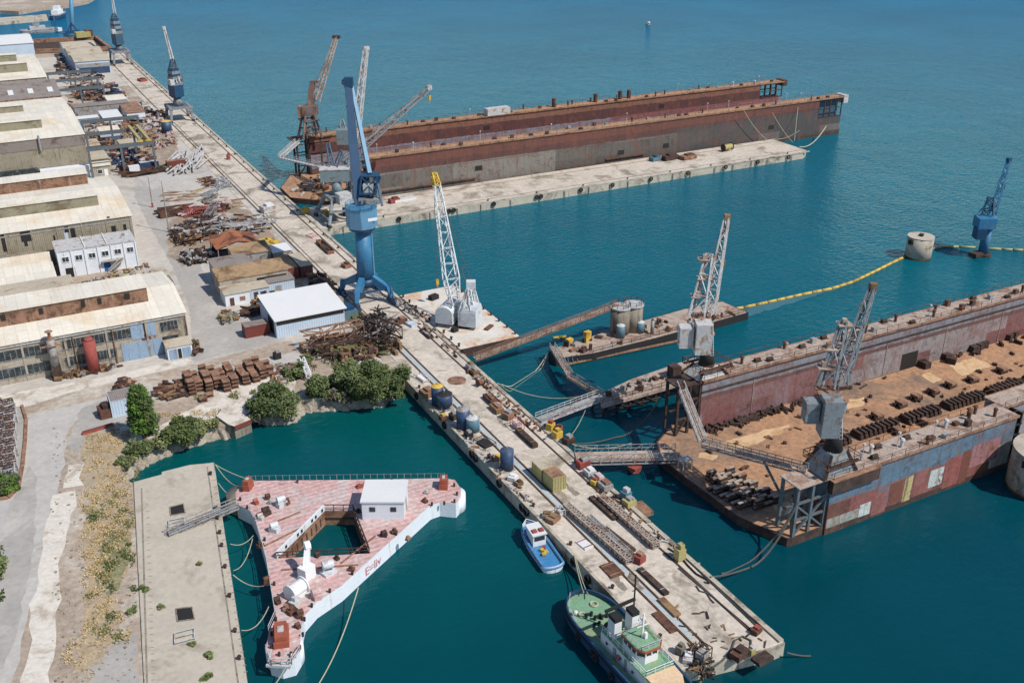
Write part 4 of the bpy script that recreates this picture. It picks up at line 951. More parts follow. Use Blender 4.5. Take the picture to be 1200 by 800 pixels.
# --- white floating crane
bx0,bx1,by0,by1=81.6,96.2,177,211
t=thing('crane_barge',((bx0+bx1)/2,(by0+by1)/2,0),'white decked square barge carrying the lattice boom crane, moored along the wharf','barge')
MB().prism([(bx0,by0+.8),(bx0+.8,by0),(bx1-.8,by0),(bx1,by0+.8),(bx1,by1-.8),(bx1-.8,by1),(bx0+.8,by1),(bx0,by1-.8)],-.8,1.9).build('hull','rust_dark',t)
MT['barge_deck']=M('barge_deck',C(218,212,202,.85),var=.12,scale=.2,stain=C(206,160,124),sa=.42,ss=.14,grit=.1)
MB().box(bx0+.15,bx1-.15,by0+.15,by1-.15,1.92,2.0).build('deck','barge_deck',t)
for i in range(9):
    for x in (bx0+.5,bx1-.5):
        y=by0+1.5+i*(by1-by0-3)/8;MB().cone((x,y,2.0),(x,y,2.6),.22,.22,8).cone((x,y,2.6),(x,y,2.75),.34,.34,8).build('bollard','rust_dark',t)
MB().obox((88,205,2),(2.2,1.4,1.1),.3).build('winch','dark',t);MB().obox((92,184,2),(2.8,1.0,.4),.6).build('hatch','rust',t);MB().obox((84.6,186,2),(1.4,1.1,.9),.3).build('winch','dark',t)
cf=P3(544,381,2.0);g=(cf.x,cf.y,8)
t=thing('barge_crane',(cf.x,cf.y,2.0),'white crawler style crane with long lattice boom and yellow tip on the square barge','crane')
MB().cone((cf.x,cf.y,2.0),(cf.x,cf.y,3.0),2.2,1.9,16).build('turntable','dark',t)
def rbox(c,d,rz,nm,mat,par):
    m=MB();L,W,Hh=d;n=8;pr=[(-W/2,0),(W/2,0),(W/2,Hh*.62)]+[(W/2*math.cos(math.pi*i/n),Hh*.62+Hh*.38*math.sin(math.pi*i/n)) for i in range(1,n)]+[(-W/2,Hh*.62)]
    A=Matrix.Translation(c)@Matrix.Rotation(rz,4,'Z');k=len(pr)
    vs=[A@V((-L/2,p[0],p[1])) for p in pr]+[A@V((L/2,p[0],p[1])) for p in pr]
    m.add(vs,[tuple(range(k-1,-1,-1)),tuple(range(k,2*k))]+[(i,(i+1)%k,k+(i+1)%k,k+i) for i in range(k)]);return m.build(nm,mat,par)
rbox((cf.x-2.6,cf.y+2.6,3.0),(5.6,4.0,4.0),.75,'machinery_house','crane_white',t)
rbox((cf.x+.9,cf.y-1.2,2.7),(4.2,4.0,5.2),.75+math.pi/2,'engine_house','crane_white',t)
m=MB()
for dx in(-4,8):
    for s in(-1.1,1.1): m.lattice(PD(548+dx,361,g)+V((s,s,0)),PD(551,335,g)+V((s*.6,s*.6,0)),.9,.6,.09)
m.build('mast','crane_white',t)
MB().obox(PD(552,341,g),(2.0,1.8,2.4),-AZ).build('mast_box','crane_white',t)
fo=PD(534,358,g);tp=PD(508,203,g);md=PD(512,218,g)
MB().lattice(fo,fo.lerp(tp,.2),1.6,3.0,.12).lattice(fo.lerp(tp,.2),md,3.0,1.3,.12).build('boom','crane_white',t)
MB().lattice(md,tp,1.3,.9,.14).build('boom_tip','yellow',t)
m=MB();m.cone(PD(552,328,g),tp,.05,.05,4);m.cone(PD(552,330,g),md,.05,.05,4);m.cone(PD(545,330,g),PD(541,313,g),.12,.12,5);m.build('luffing_rope','rope_dark',t)
hookline(t,tp,zat(333,tp.x,tp.y),'yellow')
m=MB();m.cone(PD(530,356,g)+V((0,-1,0)),PD(530,356,g)+V((0,1,0)),.1,.1);m.build('boom_pin','dark',t)
# ================================================================ FAR FLOATING DOCK
DB=[(0,RUSTD),(.06,C(74,66,60)),(.14,C(98,92,86)),(.34,C(104,100,94)),(.62,C(92,60,56)),(.76,C(112,68,58)),(.93,C(140,96,76))]
MT['dock_outer']=wallmat('dock_outer',14.5,DB,[(0,T(C(90,88,84),.5)),(.2,T(C(90,88,84),0)),(.38,T(C(74,70,68),.6)),(.5,T(C(96,84,76),0)),(.68,T(C(124,120,114),.6)),(.8,T(C(80,74,70),0))],(.12,.6),(17,4.2),stk=.5,xsplit=[(-100,-30,.12,.62,C(136,130,122)),(20,100,.1,.72,C(76,74,74))])
DI=[(0,RUSTD),(.1,C(96,76,70)),(.28,C(134,130,142)),(.66,C(84,50,50)),(.94,C(132,92,76))]
MT['dock_inner']=wallmat('dock_inner',12.5,DI,[(0,T(C(120,118,134),.8)),(.25,T(C(120,118,134),0)),(.5,T(C(100,92,100),.8)),(.62,T(C(100,60,58),0)),(.8,T(C(140,136,146),.7)),(.9,T(C(90,60,56),0))],(.3,.6),(11,3.6),stk=.5,xsplit=[(14,96,.28,.68,C(132,76,82))])
t=thing('floating_dock',(200,307,0),'long rusty floating dock moored behind the far concrete pier','floating dock')
dp=[(82.2,301),(82.6,313),(90,326.6),(298.5,326.6),(298.5,288.9),(94.5,288.9)]
MB().prism(dp,-1,1.7).build('pontoon','rust_dark',t);MB().sheet([(190+(x-190)*.998,307+(y-307)*.985) for x,y in dp],1.71).build('deck','deck_rusty',t)
def wing(t,x0,x1,y0,y1,z0,z1,mat,side,endopen=12,name='wing_wall'):
    xe=x1-endopen
    w_=MB().box(x0,xe,y0,y1,z0,z1-.35).box(xe,x1,y0,y1,z0,z0+(z1-z0)*.5).build(name,mat,t)
    return w_
w1_=wing(t,104,298,288.7,292.8,-.9,ZW,'dock_outer',0)
w2_=wing(t,96,298,322.6,326.8,1.72,ZW,'dock_inner',1)
def topdress(t,x0,x1,y0,y1,z,seed,n,matw='deck_rusty'):
    MB().box(x0,x1,y0-.35,y1+.35,z-.34,z-.1).build('walkway',matw,t)
    m=MB();m.box(x0,x1,y0-.42,y0-.3,z-.5,z);m.box(x0,x1,y1+.3,y1+.42,z-.5,z);m.build('walkway_edge','rust_light',t)
    rr=random.Random(seed)
    for i in range(n):
        x=x0+3+(x1-x0-6)*(i+rr.uniform(.1,.9))/n;y=rr.uniform(y0+.3,y1-.3);k=rr.random()
        if k<.35: MB().cone((x,y,z-.1),(x,y,z+rr.uniform(.9,1.7)),.28,.28,8).cone((x,y,z+1.2),(x,y,z+1.5),.45,.3,8).build('vent','steel_pale' if rr.random()<.3 else 'rust',t)
        elif k<.7: MB().box(x-.5,x+.5,y-.4,y+.4,z-.1,z+rr.uniform(.4,1.1)).build('fitting_box',rr.choice(['rust_dark','rust','steel_grey']),t)
        elif k<.85: MB().cone((x,y,z-.1),(x,y,z+2.8),.07,.06,5).obox((x,y,z+2.7),(.4,.4,.3)).build('lamp_post','steel_pale',t)
        else: MB().cone((x-.6,y,z+.3),(x+.6,y,z+.3),.35,.35,10).box(x-.8,x+.8,y-.5,y+.5,z-.1,z+.05).build('capstan','rust_dark',t)
    m=MB();
    for s in(y0-.3,y1+.3): 
        xx=x0
        while xx<x1: m.beam((xx,s,z),(xx,s,z+1),.07);xx+=3
        m.beam((x0,s,z+1),(x1,s,z+1),.06)
    m.build('railing','rust',t)
topdress(t,104,298.3,288.7,292.8,ZW,1,34);topdress(t,96,298.3,322.6,326.8,ZW,2,38)
def endframe(t,x0,x1,y0,y1,z0,z1,mat='rust_dark'):
    m=MB();n=4
    for i in range(n+1):
        x=x0+(x1-x0)*i/n
        for y in(y0,y1): m.box(x-.18,x+.18,y-.15,y+.15,z0,z1)
    for k in range(3):
        z=z0+(z1-z0)*(k)/2.2
        for y in(y0,y1): m.box(x0,x1,y-.12,y+.12,z,z+.3)
    m.box(x0,x1,(y0+y1)/2-.1,(y0+y1)/2+.1,z0,z0+.2)
    m.build('end_frame',mat,t)
endframe(t,286.2,297.9,288.9,292.6,6.9,14.1);endframe(t,286.2,297.9,322.8,326.6,8.2,14.1)
MB().box(286.5,297.5,290.6,290.8,7,13.9).build('bulkhead','crane_teal',t)
for x,z in((140,5.6),(195,4),(214,4.2),(262,5.4)): rect(x,x+2.6,z,z+1.6,288.7,'shell_opening','dark',t)
for x in(160,236): rect(x,x+2.6,9.5,11,322.6,'shell_opening','dark',t)
for x0,x1,z_ in((108,140,3.2),(190,206,3.0)): MB().box(x0,x1,288.1,288.69,z_,z_+.3).build('fender_strip','rust',t)
MB().box(298.1,300.3,288.2,293,11.8,14.8).build('end_platform','steel_pale',t);MB().box(298.1,300.2,322.4,327.2,12.4,14.8).build('end_platform','rust',t)
MB().obox((166,323.6,ZW-.1),(9,3.2,2.4)).build('deckhouse','steel_pale',t)
for x in(190,208,219,223): MB().cone((x,324.5,ZW),(x,324.5,ZW+3),.8,.8,10).build('ventilator','rust',t)
# framing at the open left end, flying bridges
m=MB()
for x in(92,96,100):
    for y in(322.8,326.4): m.box(x-.3,x+.3,y-.25,y+.25,1.8,ZW-.5)
for z in(5,8.5,12): m.box(92,103,322.6,322.9,z,z+.3);m.box(92,103,326.2,326.5,z,z+.3)
m.beam((92,322.8,2),(100,322.8,12),.35);m.box(90,104,322,327,ZW-.6,ZW-.36);m.build('end_frame','rust_dark',t)
m=MB()
for x in(98,101.5,105):
    for y in(289,292.5): m.box(x-.25,x+.25,y-.25,y+.25,1.8,ZW-.5)
for z in(5,9,12): m.box(97,105,288.9,289.2,z,z+.3)
m.box(96,104,288.4,293,ZW-.6,ZW-.36);m.build('end_frame','steel_blue_grey',t)
def gangway(name,label,a,b,wd,mat,h=1.1,under=.0,cat='gangway',group=None,parent=None,rt_=None,flo='timber'):
    a=V(a);b=V(b);mid=(a+b)/2
    t=thing(name,(mid.x,mid.y,min(a.z,b.z)),label,cat,group)
    d=(b-a).normalized();s=d.cross(V((0,0,1))).normalized()*wd/2
    MB().beam(a,b,wd,.16).build('walkway',flo,t)
    for k in(-1,1):
        m=MB();p=a+s*k;q=b+s*k;L=(q-p).length;n=max(2,int(L/(h*1.3)))
        for zz_ in(h,h*.5): m.beam(p+V((0,0,zz_)),q+V((0,0,zz_)),.09)
        m.beam(p-V((0,0,.15+under)),q-V((0,0,.15+under)),.2)
        for i in range(n+1):
            c=p.lerp(q,i/n);m.beam(c-V((0,0,.15+under)),c+V((0,0,h)),.08)
            if i<n and (under or h>1.3):
                c2=p.lerp(q,(i+1)/n);m.beam(c-V((0,0,under)),c2+V((0,0,h if h>1.3 else 0)),.08)
        m.build('side_truss',rt_ or mat,t)
    return t
zb=13.6
gangway('flying_bridge','rusty white gangway arm reaching left from the brown crane end of the far dock',P3(349,166,zb),P3(329,184,zb),1.6,'steel_pale',1.0,flo='steel_pale')
gangway('flying_bridge','pale horizontal gangway arm running right to the grey green crane',P3(329,184.6,zb),P3(378,196,zb),1.5,'steel_pale',1.0,flo='steel_pale')
# ================================================================ NEAR FLOATING DOCK
NB=[(0,RUSTD),(.1,C(126,92,80)),(.26,C(136,100,98)),(.5,C(96,122,142)),(.96,C(120,90,70))]
MT['near_outer']=wallmat('near_outer',11.5,NB,[(0,T(C(150,86,84),.8)),(.16,T(C(190,196,190),.85)),(.24,T(C(112,66,54),.9)),(.4,T(C(140,84,78),.9)),(.55,T(C(168,150,100),.75)),(.62,T(C(120,110,120),.7)),(.76,T(C(152,90,86),.8)),(.9,T(C(176,184,178),.7))],(.1,.48),(5.6,2.9),streak=C(120,92,76),stk=.6)
NI=[(0,RUSTD),(.1,C(112,92,84)),(.3,C(146,138,136)),(.72,C(110,82,80)),(.82,C(138,140,148))]
MT['near_inner']=wallmat('near_inner',10.2,NI,[(0,T(C(156,150,152),.8)),(.2,T(C(128,84,84),.85)),(.36,T(C(160,158,160),.85)),(.5,T(C(132,80,78),.8)),(.68,T(C(150,134,122),.8)),(.82,T(C(140,106,108),.8))],(.16,.74),(14,4.6),stk=.5,xsplit=[(-53,-46,.1,.5,C(140,82,84)),(-45.5,-33,.14,.7,C(150,150,162)),(-32.8,-26.5,.2,.72,C(140,80,88)),(-26,-8,.2,.66,C(136,108,100)),(8,30,.3,.62,C(150,112,112))])
t=thing('floating_dock',(160,111,0),'near rusty floating dock with broad rust orange deck and patched walls at the right','floating dock')
np_=[(94.0,121.6),(96.8,126.9),(103.5,131.2),(246,131.2),(246,93.35),(98.4,93.35),(97.6,93.6),(94.6,101.8)]
MB().prism(np_,-1,1.5).build('pontoon','rust_dark',t)
MB().sheet([(170+(x-170)*.9975,111.8+(y-111.8)*.985) for x,y in np_],1.508).build('deck','deck_rusty',t)
m=MB();m.prism([(147,96.2),(246,96.2),(246,99.8),(147,99.8)],1.51,10.7-.35);m.build('wing_wall','near_inner',t)
nw=MB().box(104.8,146.8,93.1,97.2,-.9,10.35).build('wing_wall','near_outer',t)
for x0,x1,z0,z1,c_ in ((111.8,114.2,1.1,3.4,'C1'),(114.6,117.8,.4,4.4,'C2'),(118.2,121.0,1.3,5.4,'C3'),(121.4,123.2,.9,5.6,'C4'),(127.2,130.4,1.8,5.2,'C1'),(130.7,134.4,.6,6.4,'C5'),(134.6,136.5,.4,6.8,'C3'),(136.8,143.6,2.9,7.2,'C6'),(123.6,127.0,3.2,6.0,'C2')):
    mt={'C1':C(196,204,200),'C2':C(150,96,92),'C3':C(124,72,58),'C4':C(190,178,126),'C5':C(156,88,84),'C6':C(168,118,120)}[c_]
    k='plate_'+c_
    if k not in MT: MT[k]=M(k,mt,var=.15,scale=.7,streak=RUST,stk=.55,stain=RUST,sa=.25,ss=.6,grit=.2)
    MB().box(x0,x1,93.07,93.098,z0,z1).build('repaired_plate',k,t)
fwl=MB().box(106,246,126.7,130.6,1.51,11.35).build('wing_wall','near_inner',t)
topdress(t,106,246,126.7,130.6,11.7,3,44,'walk_grey');topdress(t,104.8,146.8,93.1,97.2,10.7,4,20,'walk_grey');topdress(t,147,246,96.2,99.8,10.7,5,6,'walk_grey')
MB().box(106,246,126.4,126.69,9.3,9.45).build('wall_ledge','rust_dark',t)
x=118
while x<245: MB().box(x,x+.12,126.6,126.69,1.52,9.2).build('wall_pipe','walk_grey',t);x+=17
rect(157,161.5,1.6,5.2,126.7,'wall_opening','dark',t)
m=MB()
for x in(147.1,148.4): m.box(x,x+.3,93.4,96,0,10.3)
for z in(2,4,6,8): m.box(147,149,93.4,93.7,z,z+.25)
m.build('end_ladder','dark',t)
MB().box(104.2,114,92.2,93.06,8.2,10.3).build('side_gallery','rust_dark',t)
MB().box(104.2,114.1,92.1,93.05,10.31,10.45).build('gallery_deck','rust_light',t)
# open steel frames carrying the cranes beyond the wall ends
m=MB()
for x in(98.6,101.6,104.6):
    for y in(93.7,97.0): m.box(x-.22,x+.22,y-.22,y+.22,1.5,10.4)
for z in(4.2,7.2,10): 
    for y in(93.7,97): m.box(98.6,104.6,y-.15,y+.15,z,z+.35)
for y in(93.7,97): m.beam((98.6,y,1.6),(104.6,y,7.2),.3);m.beam((104.6,y,1.6),(98.6,y,7.2),.3)
m.beam((104.8,93.3,9.6),(109,93.3,2.4),.3);m.build('end_frame','steel_blue_grey',t);MB().box(98.2,104.79,93.1,97.5,10.41,10.6).build('end_platform','walk_grey',t)
m=MB()
for x in(101,103.5,105.8):
    for y in(127,130.3): m.box(x-.22,x+.22,y-.22,y+.22,1.5,11.2)
for z in(4.5,8,10.8):
    for y in(127,130.3): m.box(101,105.9,y-.15,y+.15,z,z+.3)
m.beam((101,127,1.6),(105.8,127,8),.3);m.box(100.6,105.99,126.6,130.7,11.21,11.5);m.build('end_frame','rust_dark',t)
m=MB();
for x in(94.8,96.6):
    for y in(116.4,117.8): m.box(x,x+.14,y,y+.14,1.52,3.4)
m.box(94.8,96.74,116.4,117.94,3.41,3.55);m.build('gate_frame','steel_pale',t)
for x0,y0,x1,y1 in ((900,525,812,505),):pass
# pale worn plates on the deck
for pts in ([(840,520),(880,508),(925,497),(915,508),(890,518),(855,530)],[(905,592),(928,584),(940,598),(918,606)],[(1112,428),(1140,418),(1163,428),(1128,440)],[(985,470),(1012,465),(1013,474),(985,482)],[(1080,440),(1090,436),(1104,444),(1094,449)],[(820,530),(842,533),(835,539),(818,536)]):
    MB().sheet(rough([P(*p,1.52) for p in pts],.35,len(pts)*7+int(pts[0][0]),.9),1.52).build('worn_plate','deck_worn',t)
# debris heap along the foot of the far wall
m=MB();rr=random.Random(12)
for i in range(170):
    x=rr.uniform(107,140) if i<120 else rr.uniform(120,240);y=126.2-abs(rr.gauss(0,.8));l=rr.uniform(.5,2.6)
    m.obox((x,y,1.52),(l,rr.uniform(.15,.5),rr.uniform(.1,.9)),rr.uniform(0,3.1))
stuff(m,'dock_debris','rust_dark','dark rusty debris heaped along the inner wall of the near dock','debris')
# flying bridges of the near dock
gangway('flying_bridge','pale gangway arm from the far wall end down to the hinge of the near dock',(102.2,128.2,10.9),P3(823,517,10.0),1.2,'steel_pale',1.0,flo='walk_grey')
gangway('flying_bridge','long gangway arm crossing the near dock mouth to the slate grey crane',P3(824,519,10.0),(102.4,96.2,10.9),1.1,'steel_grey',1.0,.35,flo='walk_grey')
m=MB();a=P3(895,540,10);m.beam(a,(99.2,97,6),.3);one(m,'bridge_strut','steel_blue_grey','diagonal steel strut under the long gangway arm of the near dock','strut')
# --- keel blocks: one built with parts, the rest copied
def keel(label,group,loc,rz=0,sc=1):
    t=thing('keel_block',loc,label,'keel block',group,rz)
    MB().box(loc[0]-.35,loc[0]+.35,loc[1]-1.35,loc[1]+1.35,loc[2],loc[2]+.75).build('base','rust_dark',t)
    MB().box(loc[0]-.28,loc[0]+.28,loc[1]-1.1,loc[1]+1.1,loc[2]+.76,loc[2]+1.25).build('cap','timber' if sc==2 else 'rust_dark',t)
    return t
k0=None;gl='row of keel blocks along the near dock deck'
for x0,n in ((122.2,5),(129.6,9),(141.6,8),(152.6,9),(164.8,8),(176,8)):
    for i in range(n):
        loc=(x0+i*1.13,111.2,1.53)
        if k0 is None: k0=keel('dark rusty keel block in the close set row on the near dock deck',gl,loc)
        else: dup(k0,loc)
gs='single cradles on the near dock deck';s0=None
def cradle(loc):
    t=thing('cradle_block',loc,'squat dark cradle block standing alone on the near dock deck','cradle block',gs)
    x,y,z=loc
    MB().box(x-1.1,x+1.1,y-.8,y-.3,z,z+.7).box(x-1.1,x+1.1,y+.3,y+.8,z,z+.7).build('base','rust_dark',t)
    MB().box(x-.7,x+.7,y-.9,y+.9,z+.71,z+1.2).build('cap','rust_light',t);return t
for px,py in ((1027,490),(1055,476),(1073,468),(1093,461),(1113,453),(1139,447),(1052,508),(1085,498),(1173,436)):
    x,y=P(px,py,1.53)
    if s0 is None: s0=cradle((x,y,1.53))
    else: dup(s0,(x,y,1.53),R.uniform(-.1,.1))
w0=None
for px,py in ((1110,421),(1114,425),(1140,411),(1146,408),(1151,405),(1180,397),(1186,394),(1079,427),(1083,430)):
    x,y=P(px,py,1.53)
    if w0 is None: w0=one(MB().obox((x,y,1.53),(1.6,2.0,1.3),.2),'wall_block','rust_dark','dark block pushed against the inner wall of the near dock','block','blocks along the inner wall of the near dock')
    else: o=w0.copy();COL.objects.link(o);o.location=(x,y,1.53);o.rotation_euler=(0,0,R.uniform(-.4,.4))
b0=None;rr=random.Random(77)
for r_ in range(9):
    for c_ in range(4):
        for l_ in range(1+(r_+c_)%2+(1 if c_==1 else 0)):
            x=95.6+c_*2.0+rr.uniform(-.08,.08);y=112.4-r_*1.3+rr.uniform(-.05,.05)
            if c_==0 and r_ in(0,1,8): continue
            loc=(x+r_*.16,y,1.53+l_*.62)
            if b0 is None:
                b0=thing('steel_block',loc,'rust brown keel block in the stacked rows near the dock mouth','keel block','stored keel blocks stacked near the dock mouth')
                MB().box(loc[0]-.85,loc[0]+.85,loc[1]-.36,loc[1]+.36,loc[2],loc[2]+.45).build('body','rust_dark',b0)
                MB().box(loc[0]-.85,loc[0]+.85,loc[1]-.24,loc[1]+.24,loc[2]+.451,loc[2]+.62).build('cap','walk_grey',b0)
            else: dup(b0,loc,rr.uniform(-.04,.04))
# ================================================================ VESSELS
from mathutils.geometry import tessellate_polygon
def hullmesh(m,secs,closed=True,deck=None):
    """loft closed cross sections"""
    n=len(secs[0]);k=len(m.v)
    vs=[p for s in secs for p in s];fs=[]
    for i in range(len(secs)-1):
        for j in range(n-1): fs.append((i*n+j,i*n+j+1,(i+1)*n+j+1,(i+1)*n+j))
    m.add(vs,fs);return m
def boat_rows(cx,cy,L,B,ang,fb,sheer,bowp=.55,sternr=.18,n=18):
    """outline stations from stern (t=0) to bow (t=1): half breadth at deck"""
    rows=[];n=30
    ca,sa=math.cos(ang),math.sin(ang)
    for i in range(n+1):
        t=(1-math.cos(math.pi*i/n))/2
        hb=B/2
        if t<sternr: hb*=math.sqrt(max(0,1-((sternr-t)/sternr)**2))*.98+.02
        if t>bowp: hb*=math.sqrt(max(0,1-((t-bowp)/(1-bowp))**2.2))
        z=fb+sheer*(t**2)
        rows.append((t,hb,z))
    def W(t,s,z): 
        u=(t-.5)*L;return (cx+u*ca-s*sa,cy+u*sa+s*ca,z)
    return rows,W
def vessel(name,label,cat,cx,cy,L,B,ang,fb,sheer,hullm,deckm,bulw,sternr=.2,strake='rubber'):
    t=thing(name,(cx,cy,0),label,cat)
    rows,W=boat_rows(cx,cy,L,B,ang,fb,sheer,.5,sternr)
    m=MB();secs=[[W(a,-h,z+bulw),W(a,-h*.97,z*.4),W(a,-h*.8,-.5),W(a,h*.8,-.5),W(a,h*.97,z*.4),W(a,h,z+bulw)] for a,h,z in rows]
    hullmesh(m,secs)
    # inner side of the bulwark
    s2=[[W(a,-max(h-.18,0),z+bulw),W(a,-max(h-.2,0),z)] for a,h,z in rows];hullmesh(m,s2)
    s3=[[W(a,max(h-.2,0),z),W(a,max(h-.18,0),z+bulw)] for a,h,z in rows];hullmesh(m,s3)
    hl=m.build('hull',hullm,t)
    m=MB();hullmesh(m,[[W(a,-h,z+bulw+.02),W(a,-max(h-.26,0),z+bulw+.02)] for a,h,z in rows]);hullmesh(m,[[W(a,max(h-.26,0),z+bulw+.02),W(a,h,z+bulw+.02)] for a,h,z in rows]);m.build('bulwark_cap',hullm if strake=='rubber' else strake,t)
    m=MB();hullmesh(m,[[W(a,-max(h-.16,0),z+.01),W(a,max(h-.16,0),z+.01)] for a,h,z in rows]);m.build('deck',deckm,t)
    m=MB()
    for sgn in(-1,1): m.tube([W(a,sgn*(h+.05),z+.05) for a,h,z in rows],.16,6)
    m.build('rubbing_strake','rubber' if strake=='rubber' else strake,t)
    return t,W
# --- tug with green deck
TL=31.;tcx,tcy=61.75,97.2-TL/2;ta=-math.pi/2
t,W=vessel('tugboat','dark blue hulled tug with green deck and white wheelhouse moored at the wharf','tug',tcx,tcy,TL,7.4,ta,1.9,.9,'hull_navy','green_deck',.75,.2)
W0=W
def W(t_,s,z): return W0(t_-(.09 if t_>.35 else 0),s,z)
def tb(m,t0,t1,s0,s1,z0,z1,tp=0):
    m.add([W(t0,s0,z0),W(t1,s0+tp,z0),W(t1,s1-tp,z0),W(t0,s1,z0),W(t0,s0,z1),W(t1,s0+tp,z1),W(t1,s1-tp,z1),W(t0,s1,z1)],[(0,3,2,1),(4,5,6,7),(0,1,5,4),(1,2,6,5),(2,3,7,6),(3,0,4,7)]);return m
dh=tb(MB(),.42,.74,-2.3,2.3,1.95,4.3,.15).build('deckhouse','white_paint',t)
tb(MB(),.42,.745,-2.4,2.4,4.31,4.42,.1).build('house_deck','green_deck',dh)
m=MB();
def ring(m,t0,t1,hw,z0,z1,k,chs=.6):
    P_=[(t0,-hw+chs),(t0+.01,-hw),(t1-.03,-hw),(t1,-hw+chs*1.3),(t1,hw-chs*1.3),(t1-.03,hw),(t0+.01,hw),(t0,hw-chs)]
    a=[W(p,s*k,z0) for p,s in P_];b=[W(p,s,z1) for p,s in P_];n=8
    return m.add(a+b,[tuple(range(n-1,-1,-1)),tuple(range(n,2*n))]+[(i,(i+1)%n,n+(i+1)%n,n+i) for i in range(n)])
wh_=ring(MB(),.545,.68,1.75,4.43,5.5,1).build('wheelhouse','white_paint',t)
ring(MB(),.548,.677,1.7,5.51,6.3,1).build('window_band','dark_glass',wh_)
m=MB()
for tt in(.56,.59,.62,.65):
    for s_ in(-1.72,1.72): m.beam(W(tt,s_,5.5),W(tt,s_,6.3),.14)
for s_ in(-.9,0,.9): m.beam(W(.679,s_,5.5),W(.679,s_,6.3),.14);m.beam(W(.546,s_,5.5),W(.546,s_,6.3),.14)
m.build('window_frame','white_paint',wh_)
ring(MB(),.54,.688,1.95,6.31,6.6,1).build('roof_band','orange_lifeboat',wh_)
ring(MB(),.545,.683,1.85,6.61,6.68,1).build('roof','green_deck',wh_)
m=MB();m.beam(W(.61,0,6.68),W(.61,0,10.5),.18);m.beam(W(.61,-.9,8.6),W(.61,.9,8.6),.1);m.beam(W(.60,-.5,9.4),W(.60,.5,9.4),.25);m.beam(W(.62,.3,6.7),W(.62,.3,7.6),.35);m.build('mast','white_paint',wh_)
m=MB();rail(m,[W(.55,-1.7,6.68),W(.675,-1.5,6.68),W(.675,1.5,6.68),W(.55,1.7,6.68),W(.55,-1.7,6.68)],.7,.03,.9);m.build('railing','steel_pale',wh_)
f=tb(MB(),.45,.50,-1.9,-.8,4.43,7.0).build('funnel','white_paint',t);tb(MB(),.45,.50,-1.9,-.8,7.01,7.6).build('funnel_top','rubber',f)
f=tb(MB(),.45,.50,.8,1.9,4.43,7.0).build('funnel','white_paint',t);tb(MB(),.45,.50,.8,1.9,7.01,7.6).build('funnel_top','rubber',f)
m=MB();m.beam(W(.445,-2.3,7.9),W(.445,2.3,8.2),.35);m.build('boom','rubber',t)
m=MB();m.beam(W(.44,2.3,4.4),W(.44,2.3,12),.16);m.beam(W(.44,1.9,9.5),W(.44,2.7,9.5),.08);m.build('aft_mast','rubber',t)
MB().torus(W(.385,.2,2.9),.95,.28,'z',16,6).build('towing_hook','rubber',t)
m=MB();m.cone(W(.40,-.9,2.6),W(.40,.9,2.6),.8,.8,14);m.build('winch','hull_navy',t)
for tt,s_ in((.16,-.8),(.2,.9),(.23,-.9),(.26,.4),(.19,0)):
    m=MB();m.beam(W(tt,s_-.4,1.95),W(tt,s_-.4,2.7),.28);m.beam(W(tt,s_+.4,1.95),W(tt,s_+.4,2.7),.28);m.beam(W(tt,s_-.6,2.5),W(tt,s_+.6,2.5),.2);m.build('towing_bitt','rubber',t)
for s_,tt in((-2.2,.12),(2.4,.25),(2.2,.30)): MB().sphere(W(tt,s_,2.3),.4,8).build('buoy','tarp' if tt<.2 else 'red_paint',t,True)
m=MB();rail(m,[W(.43,-2.3,4.42),W(.74,-2.1,4.42),W(.74,2.1,4.42),W(.43,2.3,4.42)],.9,.03,1.2);m.build('railing','white_paint',t)
tb(MB(),.52,.535,-2.42,-2.36,2.1,3.9).build('door','steel_grey',dh);tb(MB(),.6,.612,-2.36,-2.32,2.1,3.9).build('door','steel_grey',dh)
for tt in(.47,.57,.66): MB().cone(W(tt,-2.36,3.3),W(tt,-2.42,3.3),.22,.22,10).build('porthole','dark_glass',dh)
MB().torus(W(.56,-2.45,3.2),.32,.09,'x',12,5).build('lifebuoy','red_paint',dh)
MT['beige_deck']=M('beige_deck',C(226,196,160,.85),var=.08,scale=.5)
m=MB();m.add([W(.74,-2.2,4.5),W(.8,-2.1,4.5),W(.86,-1.1,4.5),W(.88,0,4.5),W(.86,1.1,4.5),W(.8,2.1,4.5),W(.74,2.2,4.5)],[tuple(range(7))]);m.add([W(.74,-2.2,4.3),W(.8,-2.1,4.3),W(.86,-1.1,4.3),W(.88,0,4.3),W(.86,1.1,4.3),W(.8,2.1,4.3),W(.74,2.2,4.3)],[tuple(range(6,-1,-1))]);m.build('foredeck_awning','beige_deck',t)
for tt in(.9,.93): MB().cone(W(tt,-.5,2.6),W(tt,.5,2.6),.45,.45,10).build('windlass','red_paint',t)
for tt,s_ in((.1,1.2),(.14,-1.4),(.3,-1.6)): MB().torus(W0(tt,s_,2.05),.5,.16,'z',12,5).build('rope_coil','rope',t)
m=MB();rail(m,[W0(.02,-1.2,2.7),W0(.1,-2.9,2.75),W0(.2,-3.5,2.8)],.5,.03,1.2);m.build('railing','steel_pale',t)
for tt in(.22,.34,.46,.58,.7): MB().torus(W(tt,-3.85,1.2),.42,.17,'x',12,6).build('tyre_fender','rubber',t)
